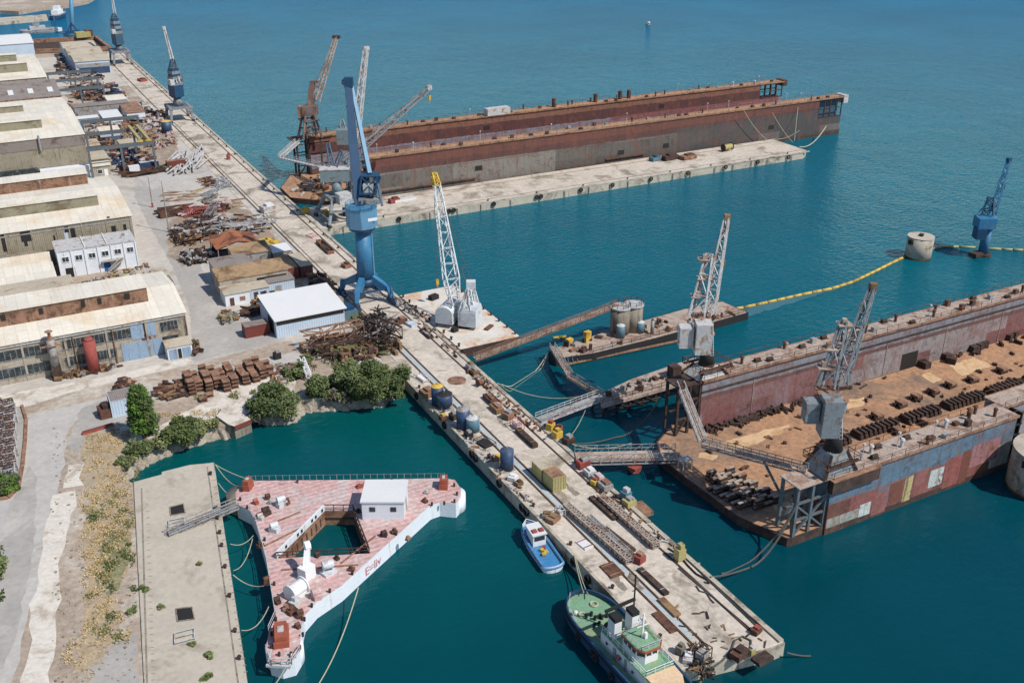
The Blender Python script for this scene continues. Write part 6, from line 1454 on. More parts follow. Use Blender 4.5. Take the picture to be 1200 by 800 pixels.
items=[
('winch','red painted winch at the ramp bridge landing on the wharf','winch',683,547,(2.0,1.6,1.7),'red_paint',0,None,'steel_grey'),
('utility_cabinet','cream cabinet, first of the row on the seaward wharf edge','cabinet',691,556,(1.6,1.7,1.2),'steel_pale',0,None,'roof_white'),
('utility_cabinet','mauve topped cabinet, second of the row on the seaward wharf edge','cabinet',701,564,(1.7,2.2,1.2),'steel_grey',0,None,'platform_deck'),
('utility_cabinet','dark topped cabinet, third of the row on the seaward wharf edge','cabinet',709,572,(1.8,2.2,1.3),'steel_grey',0,None,'rust_light'),
('pump_unit','orange and white pump unit beside the cabinet row','pump',697,568,(1.2,1.0,1.2),'yellow',.3,None,'red_paint'),
('hopper','small pale cone hopper at the sea edge past the cabinets','hopper',733,586,(1.4,1.4,2.2),'tank_teal',.2,None,'steel_pale'),
('utility_cabinet','dull green cabinet at the sea edge past the cone hopper','cabinet',737,592,(1.8,1.6,1.4),'yellow_dull',.1,None,'steel_grey'),
('work_raft','rusty raft float hanging off the seaward wharf edge','raft',752,599,(2.2,3.4,.8),'rust_light',0,'flat','timber'),
('drum_stand','upright dull yellow drum on the sea edge of the wharf','drum',796,655,(1.3,1.3,2.6),'yellow_dull',0,None,'yellow_dull'),
('pump_unit','bright yellow pump pair near the aluminium gangway, front one','pump',653,513,(1.5,1.3,1.8),'yellow',.2,None,'yellow'),
('pump_unit','bright yellow pump pair near the aluminium gangway, rear one','pump',645,504,(1.4,1.2,1.9),'yellow',.5,None,'orange_lifeboat'),
('winch','dull red winch right of the yellow pumps','winch',655,506,(1.3,1.2,1.3),'red_paint',.9,None,'rust'),
('winch','dark capstan block below the yellow pumps','winch',666,520,(1.8,1.5,1.7),'rust_dark',.2,None,'steel_grey'),
('trolley','pink red trolley beside the timber beams on the wharf','trolley',606,501,(1.6,2.4,1.6),'red_paint',0,'frame','platform_deck'),
('generator','rusty beige generator left of the pink trolley','generator',595,490,(1.6,1.8,1.5),'rust_light',.3,None,'steel_grey'),
('crate','brown crate with pale lid between generator and seaward rail','crate',582,481,(1.6,3.0,1.2),'timber',0,None,'rust_light'),
('crate','long rusty box beside the rail before the brown crate','crate',574,470,(1.3,3.6,1.1),'rust',0,None,'rust_light'),
('cable_reel','rusty cable reel between rail and sea edge opposite the long box','reel',563,452,(1.2,1.5,1.3),'rust_light',.2,'drum','rust'),
('crate','small grey crate on the sea edge by the conveyor gangway foot','crate',551,432,(1.4,1.4,1.4),'steel_grey',.1,None,'timber'),
('crate','small tan crate on the sea edge below the conveyor gangway','crate',556,438,(1.3,1.6,1.1),'timber',.1,None,'steel_grey'),
('ladder_cart','white and grey ladder cart lying left of the blue trench','cart',494,445,(1.3,3.6,.8),'steel_pale',.15,'frame','white_paint'),
('crate','tan box hut before the yellow topped silo','crate',501,463,(2.4,2.6,1.4),'timber',.1,None,'rust_light'),
('pump_unit','small rusty pump below the dark blue hopper tub','pump',519,492,(1.2,1.2,1.2),'rust',.1,None,'yellow'),
('pump_unit','small dark pump left of the vertical tank pair','pump',531,491,(1.2,1.3,1.5),'rust_dark',.1,None,'steel_grey'),
('pump_unit','round black pump below the vertical tank pair','pump',549,512,(1.3,1.3,1.2),'rubber',.1,None,'steel_grey'),
('cable_reel','black coil frame on the wharf edge below the tank pair','reel',568,521,(2.4,3.4,.8),'rust_dark',.2,'frame','rubber'),
('bench_winch','tan winch with yellow cap left of the lone blue tank','winch',583,540,(1.3,1.1,1.1),'timber',.1,None,'yellow'),
('bollard_winch','pair of dark posts behind the tan winch','winch',575,538,(.9,.9,1.2),'rust_dark',.1,None,'steel_pale'),
('valve_box','small brown valve box by the wharf side below the lone tank','box',608,568,(1.2,1.0,.8),'timber',.1,None,'rust'),
('valve_box','white rounded valve cover below the lone blue tank','box',601,562,(1.4,1.4,.9),'roof_white',.6,None,'white_paint'),
('valve_box','rust and cream valve cluster at the wharf notch','box',648,610,(2.0,1.6,.9),'rust_light',.4,None,'timber'),
('valve_box','green tinted valve heap at the wharf notch','box',641,606,(1.5,1.4,.8),'leaf_grey',.9,None,'timber'),
('gate_stand','white mesh stand leaning at the blue trench by the wharf notch','stand',656,603,(1.0,1.4,1.2),'steel_pale',.1,'frame','steel_pale'),
('steel_plate','red and white hatch plate on the wharf before the tug','plate',685,638,(1.6,2.4,.22),'roof_white',.1,'flat','red_paint'),
('steel_plate','rust brown steel plate lying before the tug stern','plate',717,668,(2.3,3.2,.2),'rust',.0,'flat','rust_light'),
('steel_plate','narrow rust brown plate beside the tug funnel','plate',779,729,(1.3,4.4,.2),'rust',0,'flat','rust'),
('pallet_stack','yellow brown grating lying against the trench rail','grating',784,712,(1.1,4.0,.35),'timber',0,'flat','rust_light'),
('winch','red winch at the end of the long pale rack','winch',749,658,(1.4,1.4,1.5),'red_paint',.3,None,'rust_light'),
('winch','dark winch frame near the wharf corner by the tug wheelhouse','winch',822,772,(1.9,1.7,1.9),'rust_dark',.3,'frame','steel_grey'),
('winch','rusty mooring winch on the end of the wharf','winch',866,769,(2.4,1.5,1.2),'rust',.3,None,'rust_dark'),
('crate','pale green post box right of the end winch','box',880,766,(.8,.8,1.2),'yellow_dull',.1,None,'steel_pale'),
('steel_plate','dark steel flap leaning at the outer wharf corner','plate',893,773,(2.6,1.6,.5),'rust_dark',.1,'flat','rust_dark'),
('winch','rusty hook bollard at the seaward end of the rail','winch',886,741,(1.4,1.1,.9),'rust',.3,None,'red_paint'),
('bin','round grey green bin by the tug foredeck','bin',797,765,(1.0,1.0,1.5),'leaf_grey',.3,None,'leaf_grey'),
('toolbox','white grey toolbox beside the tug foredeck','box',806,773,(1.8,1.2,.8),'steel_pale',.8,None,'roof_white'),
('steel_beam_stack','two dark steel beams lying past the pale rack end','beam stack',765,682,(.9,6.5,.45),'rust_dark',.02,'flat','steel_grey'),
('steel_beam_stack','rusty timber beams along the seaward rail by the pink trolley','beam stack',617,515,(1.1,6.5,.8),'rust_dark',.0,'flat','timber'),
('steel_beam_stack','brown beams beside the seaward pale rack','beam stack',707,596,(1.0,7,.45),'rust_dark',.02,'flat','timber'),
('steel_beam_stack','brown beam bundle in the middle of the wharf between the racks','beam stack',725,633,(.9,7,.45),'rust_dark',.1,'flat','timber'),
('crate','white crate with rusty load by the grey portal crane on the quay','crate',314,248,(4,3,2.4),'steel_pale',.2,None,'roof_white'),
('deck_machine','yellow machine box under the grey green crane','machine',358,250,(2.2,1.8,1.8),'yellow',.1,None,'yellow'),
('deck_machine','yellow low machine by the grey green crane foot','machine',381,252,(2.2,1.8,1.4),'yellow',.1,None,'yellow'),
('deck_machine','teal blue cabinet behind the big blue crane cab','machine',408,252,(2.6,2,3.0),'crane_blue_dark',.1,None,'crane_blue'),
('steel_beam_stack','long rusty trough beside the quay edge above the big blue crane','beam stack',381,291,(1.8,10,1.0),'rust_light',0,'open','rust_dark'),
('winch','orange brown winch below the rusty trough','winch',406,313,(1.8,2.2,1.2),'rust_light',.2,None,'rust'),
('steel_plate','pink plates lying above the rusty trough','plate',366,277,(2.2,3.5,.3),'platform_deck',.3,'flat','rust_light'),
('trolley','red rail trolley parked far along the quay','trolley',167,95,(3.2,5,1.2),'red_paint',.2,None,'rust'),
('capstan','small red capstan on the quay edge beyond the portal crane','capstan',268,187,(1,1,2.2),'red_paint',.2,None,'red_paint'),
('crate','rust brown crate beside the wharf rail below the big crane','crate',470,378,(2.4,1.8,1.3),'rust',.1,None,'rust_light'),
('trolley','rusty wheeled cart by the wharf kerb near the barge','trolley',500,392,(1.2,5,.6),'rust_dark',0,'open','steel_grey'),
('steel_plate','blue white panel stack by the rail near the barge','plate',482,381,(1.6,2.6,.6),'wall_paleblue',.2,'flat','steel_grey'),
('deck_machine','red machine block lying on the far pier','machine',462,237,(3.2,2.0,1.5),'red_paint',.1,None,'rust'),
('crate','row of white panels beside the red machine block on the far pier','crate',474,235,(7,2.0,.8),'roof_white',.05,'flat','steel_grey'),
('generator','orange brown generator on the outer half of the far pier','generator',806,186,(6,3.0,1.6),'rust_light',.1,None,'rust'),
('crate','blue green crate on the outer half of the far pier','crate',768,188,(4,2.4,1.6),'tank_teal',.1,None,'navy'),
('deck_machine','dark wheeled machine left of the orange brown generator','machine',785,187,(6,2.4,2.0),'rust_dark',.1,None,'rust'),
('deck_machine','yellow black machine near the tip of the far pier','machine',852,177,(4,2.6,2.2),'yellow_dull',.1,'drum','rust_dark'),
]
for nm,lb,ct,px,py,d,mt,rz,ex,m2 in items: item(nm,lb,ct,px,py,d,mt,rz,WZ if nm!='work_raft' else .1,ex,None,m2)
MT['_']=MT['rust']
# brown round patch plate
x,y=P(549,444-0,WZ);a=P(547,443,WZ)
one(MB().cone((a[0]-2.2,a[1],WZ+.002),(a[0]-2.2,a[1],WZ+.06),1.9,1.9,12),'manhole_cover','rust_light','round brown cover plate in the wharf deck near the conveyor gangway','cover')
# long racks of bundled hose and lattice lying on the wharf
def rack(label,a,b,w_,mat):
    a=P3(*a,WZ+.55);b=P3(*b,WZ+.55);t=thing('pipe_rack',((a.x+b.x)/2,(a.y+b.y)/2,WZ),label,'pipe rack')
    MB().lattice(a,b,w_,w_,.09,seg=26,h0=.9,h1=.9).build('frame',mat,t)
    m=MB()
    for k in range(5):
        o=V((-w_*.35+w_*.7*k/4,0,.1*(k%2)));m.cone(a+o,b+o,.13,.13,6)
    m.build('pipes','steel_grey',t)
    m=MB()
    for k in range(7):
        c=a.lerp(b,(k+.5)/7);m.box(c.x-w_/2,c.x+w_/2,c.y-.1,c.y+.1,WZ,WZ+.16)
    m.build('sleeper','timber',t)
rack('long pale lattice pipe rack lying beside the blue trench of the wharf',(663,592),(737,657),1.1,'walk_grey')
rack('long pale lattice pipe rack lying beside the seaward rail of the wharf',(703,581),(769,639),1.2,'walk_grey')
rack('shorter grey lattice rack lying against the trench side rack',(690,606),(744,655),.7,'steel_grey')
# bollards, fenders and lamp posts
bo=None
def bollard(x,y,z,label,grp):
    t=thing('bollard',(x,y,z),label,'bollard',grp)
    MB().cone((x,y,z),(x,y,z+.42),.2,.17,10).build('post','rust_dark',t);MB().cone((x,y,z+.43),(x,y,z+.6),.3,.26,10).build('head','rust_dark',t);return t
bo=bollard(WX1-1.3,90,WZ,'rust brown mooring bollard along the seaward edge of the quay','bollards along the seaward quay edge')
for k in range(1,40):
    y=90+k*12.2
    if y<600 and not(205<y<222): dup(bo,(WX1-1.3,y,WZ))
b2=bollard(WX0+1.1,84,WZ,'dark mooring bollard along the basin edge of the wharf','bollards along the basin side of the wharf')
for k in range(1,8): dup(b2,(WX0+1.1,84+k*11.5,WZ))
b3=bollard(100,267.6,Q+.02,'dark mooring bollard along the front edge of the far pier','bollards along the far pier')
for k in range(1,10): dup(b3,(100+k*17,267.6,Q+.02))
fe=tag(MB().torus((92,265.7,1.2),.55,.24,'y',14,7).build('tyre_fender','rubber'),'black tyre fender hanging on the front face of the far pier','fender','tyre fenders along the far pier')
for x in(104,120,121.6,135,150,151.5,166,178,193,208,224,238,252):
    o=fe.copy();COL.objects.link(o);o.location=(x,265.7,.9)
fe=tag(MB().torus((WX0-.25,100,1.2),.55,.22,'x',14,7).build('tyre_fender','rubber'),'black tyre fender hanging on the basin side of the wharf','fender','tyre fenders on the basin side of the wharf')
for y in(84,92,104,118.6,120,128,137,138.5,150,163):
    o=fe.copy();COL.objects.link(o);o.location=(WX0-.25,y,.8)
# small mooring posts along the slab quay edge
def slabpt(py,off=0):
    a=P(250+(290-250)*(py-543)/(257)-off,py,2.47);return a
q0=None
for py in(556,596,608,625,640,665,699,740,772):
    x,y=slabpt(py,5)
    if q0 is None: q0=bollard(x,y,2.46,'small rusty bollard along the water edge of the slab quay','bollards along the slab quay')
    else: dup(q0,(x,y,2.46))
for (pts,l) in ((((199,594),(215,590),(217,601),(200,604)),'dark square opening in the slab quay near the gangway'),(((206,713),(225,711),(228,725),(208,728)),'dark square opening in the slab quay near the lower edge')):
    m=MB();c=[P(*p,2.47) for p in pts];cx_=sum(p[0] for p in c)/4;cy_=sum(p[1] for p in c)/4
    t=thing('floor_hatch',(cx_,cy_,2.47),l,'hatch');MB().sheet(c,2.475).build('shaft','dark',t)
    m=MB()
    for i in range(4): m.beam((*c[i],2.5),(*c[(i+1)%4],2.5),.16,.14)
    m.build('rim','concrete_dark',t)
for (a,b,c_,l) in (((198,611),(216,607),8,'white railed hatch frame on the slab quay beside the upper opening'),((205,743),(228,737),12,'white railed hatch frame on the slab quay below the lower opening')):
    p=P(*a,2.47);q=P(*b,2.47);r=P(a[0],a[1]+c_,2.47);s_=P(b[0],b[1]+c_,2.47);t=thing('hatch_frame',((p[0]+s_[0])/2,(p[1]+s_[1])/2,2.47),l,'frame')
    m=MB()
    for u,v in((p,q),(r,s_),(p,r),(q,s_)): m.beam((*u,2.75),(*v,2.75),.12)
    m.beam(((p[0]+r[0])/2,(p[1]+r[1])/2,2.75),((q[0]+s_[0])/2,(q[1]+s_[1])/2,2.75),.1)
    m.build('rail','steel_pale',t)
    m=MB()
    for u in(p,q,r,s_): m.beam((*u,2.47),(*u,2.75),.1)
    m.build('post','steel_grey',t)
m=MB();rr=random.Random(44)
for i in range(14):
    x=66.5+rr.uniform(0,13);y=rr.uniform(90,560);m.sheet(rough([(x,y),(x+rr.uniform(.6,1.6),y+.2),(x+rr.uniform(.6,1.6),y+rr.uniform(2,6)),(x-.2,y+rr.uniform(2,5))],.3,i,.7),WZ+.003+i*.0004)
stuff(m,'oil_stains','concrete_dark','dark oil and rust stains spread over the wharf deck','stains')
# lamp masts in the yard
for px,py,pt,l in ((179,243,207,'thin lamp mast with red foot in the yard, left one'),(198,272,212,'thin lamp mast in the yard, right one'),(757,600,0,'')):
    if not l: continue
    x,y=P(px,py,Q);t=thing('lamp_mast',(x,y,Q),l,'lamp mast');zt_=zat(pt,x,y)
    MB().cone((x,y,Q),(x,y,zt_),.16,.1,8).build('pole','steel_grey',t);MB().obox((x,y,zt_),(1.0,.3,.25),.3).build('lamp','steel_pale',t);MB().cone((x,y,Q),(x,y,Q+1.4),.28,.28,8).build('foot','red_paint' if px==179 else 'steel_grey',t)
# ================================================================ YARD HEAPS
def heap(name,label,cat,poly,n,h,mats,lr,tr,seed,ang=None,jit=.4,z=Q+.01,flat=False):
    """many small pieces heaped inside an outline given in photograph pixels"""
    rr=random.Random(seed);pts=[P(*p,z) for p in poly];xs=[p[0] for p in pts];ys=[p[1] for p in pts]
    def ins(x,y):
        c=False;j=len(pts)-1
        for i in range(len(pts)):
            if (pts[i][1]>y)!=(pts[j][1]>y) and x<(pts[j][0]-pts[i][0])*(y-pts[i][1])/(pts[j][1]-pts[i][1])+pts[i][0]: c=not c
            j=i
        return c
    m=MB();k=0
    while k<n:
        x=rr.uniform(min(xs),max(xs));y=rr.uniform(min(ys),max(ys))
        if not ins(x,y): continue
        k+=1;m.cur=rr.randrange(len(mats));L=rr.uniform(*lr);w_=rr.uniform(*tr)
        a=rr.uniform(0,math.pi) if ang is None else ang+rr.gauss(0,jit)
        m.obox((x,y,z+rr.uniform(0,h)),(L,w_,rr.uniform(*tr)),a,rr.uniform(-.15,.15) if not flat else 0,rr.uniform(-.15,.15) if not flat else 0)
    return stuff(m,name,mats,label,cat)
rm=['rust','rust_dark','rust_light','steel_grey']
heap('scrap_heap','big rusty scrap steel heap right of the yard road','scrap heap',[(203,274),(225,262),(262,258),(300,258),(312,266),(300,274),(262,276),(235,284),(210,286)],260,1.8,['rust','rust_dark','rust_light','rust_dark','steel_grey','steel_pale'],(1,4.5),(.2,.6),1,None)
heap('scrap_heap','rusty plate heap at the left end of the big scrap heap','scrap heap',[(200,275),(215,268),(236,270),(236,284),(215,290),(204,284)],90,1.8,['rust','rust_dark','timber'],(1.5,4),(.2,.5),2,1.0,.5)
heap('scrap_heap','grey and black drum heap left of the orange roofed shed','scrap heap',[(214,299),(240,293),(250,300),(246,308),(222,312),(212,306)],120,.9,['steel_grey','dark','rust','steel_pale','dark'],(.6,1.4),(.4,.9),3)
heap('scrap_heap','mixed drum heap right of the orange roofed shed','scrap heap',[(270,301),(300,292),(312,298),(306,306),(276,310)],110,.9,['steel_grey','dark','rust','steel_pale','navy'],(.6,1.4),(.4,.9),4)
heap('drum_heap','pile of yellow floats and drums beside the orange roofed shed','drum heap',[(302,290),(308,283),(322,284),(326,291),(316,297),(304,297)],60,1.1,['yellow','yellow_dull','yellow'],(.9,1.8),(.6,1.0),5)
heap('tarp_heap','pale tarpaulins and net bags behind the container pair','tarp heap',[(312,300),(328,293),(340,303),(336,312),(318,311)],70,.9,['tarp','roof_white','tank_teal','steel_pale'],(.8,2.2),(.4,1.2),6)
heap('scrap_heap','dark mixed machinery heap behind the container pair','scrap heap',[(330,300),(342,300),(348,308),(338,316),(328,312)],60,1.,['dark','rust_dark','steel_grey','navy'],(.6,1.8),(.4,1.0),7)
heap('scrap_heap','brown machinery scrap right of the container pair','scrap heap',[(362,326),(380,326),(394,340),(390,350),(368,350),(356,346),(366,338)],170,1.3,['rust','rust_dark','rust_light','timber','dark'],(.6,2.2),(.3,.9),8)
heap('scrap_heap','small parts heap in front of the workshop cluster','scrap heap',[(296,354),(322,347),(352,345),(356,350),(330,354),(300,360)],110,.8,['rust','dark','rust_light','navy','yellow','red_paint'],(.5,1.5),(.3,.8),9)
heap('scrap_heap','rusty rack of parts behind the dark red container','scrap heap',[(285,365),(312,360),(314,368),(288,374)],70,1.1,['rust_dark','rust','dark'],(.8,2.6),(.2,.5),10,.1)
heap('scrap_heap','olive grey bundle heap left of the dark red container','scrap heap',[(258,372),(266,368),(280,368),(278,377),(262,381)],70,.9,['yellow_dull','steel_grey','timber','leaf_grey'],(.5,1.6),(.3,.6),11)
heap('scrap_heap','rusty wheels and frames beside the small shed with blue doors','scrap heap',[(221,405),(232,402),(236,414),(228,418),(220,412)],40,.9,['rust','rust_dark','timber'],(.6,1.6),(.2,.7),12)
heap('scrap_heap','rubble and pipes along the wall under the red tank','scrap heap',[(60,441),(110,431),(140,425),(142,430),(112,439),(64,448)],80,.4,['rust','timber','steel_grey','rust_dark','rust_light'],(.5,1.8),(.2,.6),13)
heap('scrap_heap','pallets and boxes along the foot of the white office','scrap heap',[(96,332),(130,324),(160,316),(172,310),(176,313),(162,322),(132,331),(100,338)],90,.6,['rust_light','yellow_dull','timber','rust','steel_pale','walk_grey'],(.5,1.6),(.3,.6),14)
heap('scrap_heap','rusty machine parts at the foot of the lean-to','scrap heap',[(0,336),(60,321),(66,326),(40,334),(0,345)],80,1.,['rust','rust_dark','rust_light','steel_grey'],(.6,2),(.3,.9),15)
heap('scrap_heap','rusty red sections and beams stacked under the nearest runway','scrap heap',[(128,180),(146,174),(180,186),(176,198),(150,205),(140,200)],200,1.6,['rust','rust_dark','red_container','steel_pale','navy','timber'],(1,4),(.3,.9),16)
heap('scrap_heap','long rusty bars lying below the nearest runway','scrap heap',[(148,203),(190,196),(196,201),(160,208)],80,.8,['rust','rust_dark'],(4,9),(.2,.4),17,.1,.12)
heap('scrap_heap','rusty frame sections along the left end of the middle runways','scrap heap',[(74,126),(84,124),(96,150),(92,160),(82,158)],180,1.8,['rust','rust_dark','rust_light'],(1,3.5),(.2,.6),18,1.5,.4)
heap('scrap_heap','mixed fabrication parts between the middle runways','scrap heap',[(100,150),(150,140),(190,130),(196,138),(160,150),(120,160),(102,160)],220,1.4,['rust','rust_dark','steel_pale','steel_grey','rust_light','timber'],(1,4),(.3,1.),19)
heap('scrap_heap','mixed parts and sections beyond the third runway','scrap heap',[(82,108),(130,100),(136,106),(150,118),(120,122),(90,116)],200,1.6,['rust','rust_dark','steel_pale','navy','dark','rust_light'],(1.5,5),(.4,1.2),20)
heap('scrap_heap','pinkish tarps and frames by the quay rail left of the slate crane','scrap heap',[(150,130),(168,124),(186,134),(196,142),(176,146),(158,142)],140,1.,['platform_deck','steel_pale','rust_light','tarp','rust'],(1,3.5),(.3,1.),21)
heap('scrap_heap','dark steel parts in front of the humped roof workshop','scrap heap',[(66,78),(72,66),(76,78),(84,86),(70,88)],90,1.2,['rust','dark','steel_grey','navy'],(1.2,4),(.4,1.2),22)
heap('scrap_heap','red and rusty jib sections lying in the upper yard','scrap heap',[(190,248),(212,243),(246,243),(262,238),(266,246),(244,252),(196,254)],80,.9,['red_container','rust','platform_deck','rust_dark'],(2,6),(.3,.7),23,.15,.2)
heap('scrap_heap','small rust heap by the quay rail in the upper yard','scrap heap',[(234,213),(246,209),(254,216),(244,221)],50,1.,['rust','rust_light','rust_dark'],(.8,2.4),(.2,.6),24)
heap('pipe_heap','grey pipe and frame clutter by the rail in the upper yard','pipe heap',[(246,214),(262,208),(270,218),(256,224)],60,.7,['steel_pale','steel_grey','crane_slate'],(1.5,4),(.15,.35),25)
heap('scrap_heap','rusty tangle of steel in front of the white roofed shed','scrap heap',[(362,402),(400,396),(448,400),(460,412),(430,424),(392,424),(368,414)],260,1.2,['rust','rust_dark','rust_light','rust_dark','timber','leaf_olive'],(1,4.5),(.15,.6),26)
heap('scrap_heap','dark twisted frames beside the wharf root','scrap heap',[(424,385),(440,372),(462,380),(464,396),(450,408),(428,402)],190,3.4,['rust_dark','dark','rust_dark','steel_grey'],(1,4),(.1,.3),27)
heap('rubble','pale rubble and boards on the bank beside the steel stacks','rubble',[(318,430),(345,428),(352,442),(330,450),(316,444)],120,.4,['rust_light','rock','timber','rust','steel_pale'],(.4,2),(.2,.6),28)
heap('scrap_heap','low rusty beams behind the bushy tree','scrap heap',[(184,455),(216,448),(222,462),(206,470),(188,468)],110,.9,['rust','rust_dark','timber','rust_light'],(1,3.6),(.2,.6),29,.1,.5)
heap('scrap_heap','rusty machine parts left of the bushy tree crown','scrap heap',[(134,458),(146,448),(158,452),(156,460),(140,464)],70,1.2,['rust','rust_dark','rust_light'],(.8,2.2),(.3,.7),30)
heap('scrap_heap','small litter of dark parts along the quay near the white shed','scrap heap',[(404,372),(420,366),(430,374),(420,382)],60,.8,['leaf_olive','rust_dark','timber'],(.6,1.6),(.2,.5),31)
heap('scrap_heap','tangle of dark ropes and fittings at the wharf corner near the tug','scrap heap',[(808,760),(822,756),(834,776),(834,792),(820,800),(812,786)],120,.5,['dark','rope_dark','rust_dark','timber'],(.5,2.0),(.08,.2),32)
heap('scrap_heap','scattered rusty parts along the seaward rail of the wharf','scrap heap',[(545,425),(560,436),(640,508),(640,516),(600,486),(548,438)],64,.3,['rust','rust_light','timber','steel_grey','walk_grey'],(.4,1.3),(.15,.4),33)
heap('scrap_heap','small loose parts along the basin edge of the wharf','scrap heap',[(500,470),(520,486),(600,560),(632,596),(626,598),(590,566),(520,496),(498,474)],54,.2,['rust_light','steel_pale','timber','steel_grey'],(.3,1.3),(.15,.4),34)
heap('scrap_heap','scattered fittings beside the sea edge below the cabinets','scrap heap',[(700,575),(716,580),(830,672),(826,676),(740,606)],36,.2,['rust','walk_grey','timber','steel_pale'],(.3,1.2),(.15,.35),35)
heap('scrap_heap','loose boards and parts scattered around the end of the wharf','scrap heap',[(770,690),(880,745),(905,755),(860,780),(820,760),(770,710)],34,.05,['rust','rust_dark','timber','concrete_dark'],(.3,1.6),(.1,.25),36)
heap('scrap_heap','loose scrap scattered over the barge side strip below the big crane','scrap heap',[(462,352),(474,350),(548,420),(540,424),(466,360)],46,.3,['rust','walk_grey','rust_light','steel_grey'],(.4,1.6),(.15,.5),37)
heap('deck_debris','rusty litter spread across the bow deck of the far dock','debris',[(338,222),(372,208),(420,196),(432,216),(410,234),(372,236)],90,.5,['rust','rust_dark','rust_light','steel_pale','timber'],(.6,3),(.2,.8),38,z=1.72)
heap('deck_debris','rusty litter and bars on the deck mouth of the near dock','debris',[(930,560),(960,548),(1000,540),(990,600),(950,622),(925,600)],90,.25,['rust','rust_dark','rust_light'],(.4,2),(.1,.35),39,z=1.53)
heap('deck_debris','loose scale and rust litter spread across the near dock deck','debris',[(820,520),(1000,470),(1200,410),(1200,440),(1000,540),(900,560),(850,550)],60,.03,['rust_dark','rust','rust_light'],(.3,1.5),(.2,.6),40,z=1.53)
heap('scrap_heap','brown sections and frames around the second nearest runway','scrap heap',[(104,160),(150,152),(186,160),(182,176),(150,180),(110,176)],200,1.2,['rust','rust_dark','steel_grey','rust_light','timber','walk_grey'],(1,3.5),(.3,.9),51)
heap('scrap_heap','pale frames and brown parts beside the quay under the slate crane','scrap heap',[(160,138),(196,138),(206,170),(186,176),(166,160)],160,1.1,['steel_pale','rust_light','rust','walk_grey','platform_deck'],(1,3.),(.2,.8),52)
heap('scrap_heap','parts stored on the yard floor left of the quay rail, far part','scrap heap',[(70,92),(100,84),(126,92),(120,104),(84,106)],120,1.2,['rust_dark','steel_grey','rust_light','dark','walk_grey'],(1.2,4),(.3,1.),53)
heap('scrap_heap','thin bars and hoses strewn over the pale upper yard','scrap heap',[(196,226),(240,222),(290,240),(286,256),(240,236),(200,238)],46,.1,['rust_light','timber','walk_grey','yellow_dull'],(2,8),(.12,.3),54,.1,.3)
t=tank('blue silo with yellow cone top in the upper yard by the quay rail',196,156,1.9,142,'navy','yellow',name='silo',cat='silo')
# grey steel pipes laid out in the upper yard
p0=None;rr=random.Random(3)
for i in range(34):
    x,y=P(203+i*1.1+rr.uniform(-2,2),196-i*.35+rr.uniform(-9,9),Q);z=Q+.25+rr.uniform(0,.8)
    if p0 is None: p0=tag(MB().cone((x-6,y,z),(x+6,y,z),.3,.3,8).build('steel_pipe','steel_pale'),'pale grey steel pipe lying in the loose stack beside the quay rail','pipe','loose pale pipes beside the quay rail')
    o=p0 if i==0 else p0.copy()
    if i: COL.objects.link(o)
    o.location=(x,y,z);o.rotation_euler=(0,0,1.25+rr.gauss(0,.16))
p0=None
for i in range(22):
    x,y=P(250+i*2.6+rr.uniform(-3,3),272-i*.4+rr.uniform(-2.5,2.5),Q);z=Q+.3+rr.uniform(.3,1.6)
    if p0 is None: p0=tag(MB().beam((x-5,y,z),(x+5,y,z),.35,.35).build('steel_beam','steel_grey'),'long rusty grey beam laid over the big scrap heap','beam','beams laid over the big scrap heap')
    o=p0 if i==0 else p0.copy()
    if i: COL.objects.link(o)
    o.location=(x,y,z);o.rotation_euler=(0,rr.gauss(0,.03),.05+rr.gauss(0,.1))
# lattice sections
def lsec(label,a,b,w_,mat,z=1.2,r=.1,group=None):
    a=P3(*a,Q+z);b=P3(*b,Q+z);t=thing('lattice_section',((a.x+b.x)/2,(a.y+b.y)/2,Q),label,'lattice section',group)
    MB().lattice(a,b,w_,w_,r).build('frame',mat,t)
    MB().box(a.x-.3,a.x+.3,a.y-w_*.6,a.y+w_*.6,Q,a.z-w_/2).build('trestle','timber',t);MB().box(b.x-.3,b.x+.3,b.y-w_*.6,b.y+w_*.6,Q,b.z-w_/2).build('trestle','timber',t)
lsec('large rust brown lattice girder lying before the white roofed shed',(354,398),(424,384),2.8,'rust_light',2.6,.16)
lsec('lower rust brown lattice girder lying parallel before the shed',(362,411),(426,399),1.8,'rust_dark',1.5,.13)
lsec('dark lattice girder standing across the wharf root',(428,376),(466,392),2.6,'rust_dark',3.0,.14)
lsec('dark lattice girder leaning by the bushes at the wharf root',(430,398),(462,404),2.2,'rust_dark',2.0,.13)
lsec('red lattice jib section lying in the upper yard',(216,250),(250,245),1.7,'red_paint',1.2,.14)
lsec('blue grey lattice jib section by the rail in the upper yard',(238,232),(252,226),1.8,'crane_slate',1.5,.12)
lsec('blue grey lattice stand with crooked top in the upper yard',(242,256),(252,240),1.8,'crane_slate',1.4,.12)
lsec('pale lattice boom lying over the right end of the big scrap heap',(264,268),(316,262),1.4,'steel_pale',1.6,.1)
t=item('flatbed_trailer','rusty low trailer with wheels in the upper yard','trailer',201,253,(7,2.4,1.6),'rust',.12,Q,'open',None,'rust_dark')
item('crate','red rusty low frame at the bank left of the container','frame',115,504,(5.5,.6,.5),'red_paint',.15,Q,'flat',None,'rust')
item('crate','rusty machine block beside the pale container on the bank','machine',124,487,(2.2,2.8,2.4),'rust',.1,Q,None,None,'rust_dark')
item('utility_cabinet','small dark post box by the road before the rubble bank','box',325,420,(1.4,1.2,1.8),'dark',.1,Q,None,None,'steel_grey')
item('crate','blue stack of bins between the white shed and the big crane','bin',406,372,(4,4,2.8),'tank_teal',.1,Q,None,None,'crane_blue_dark')
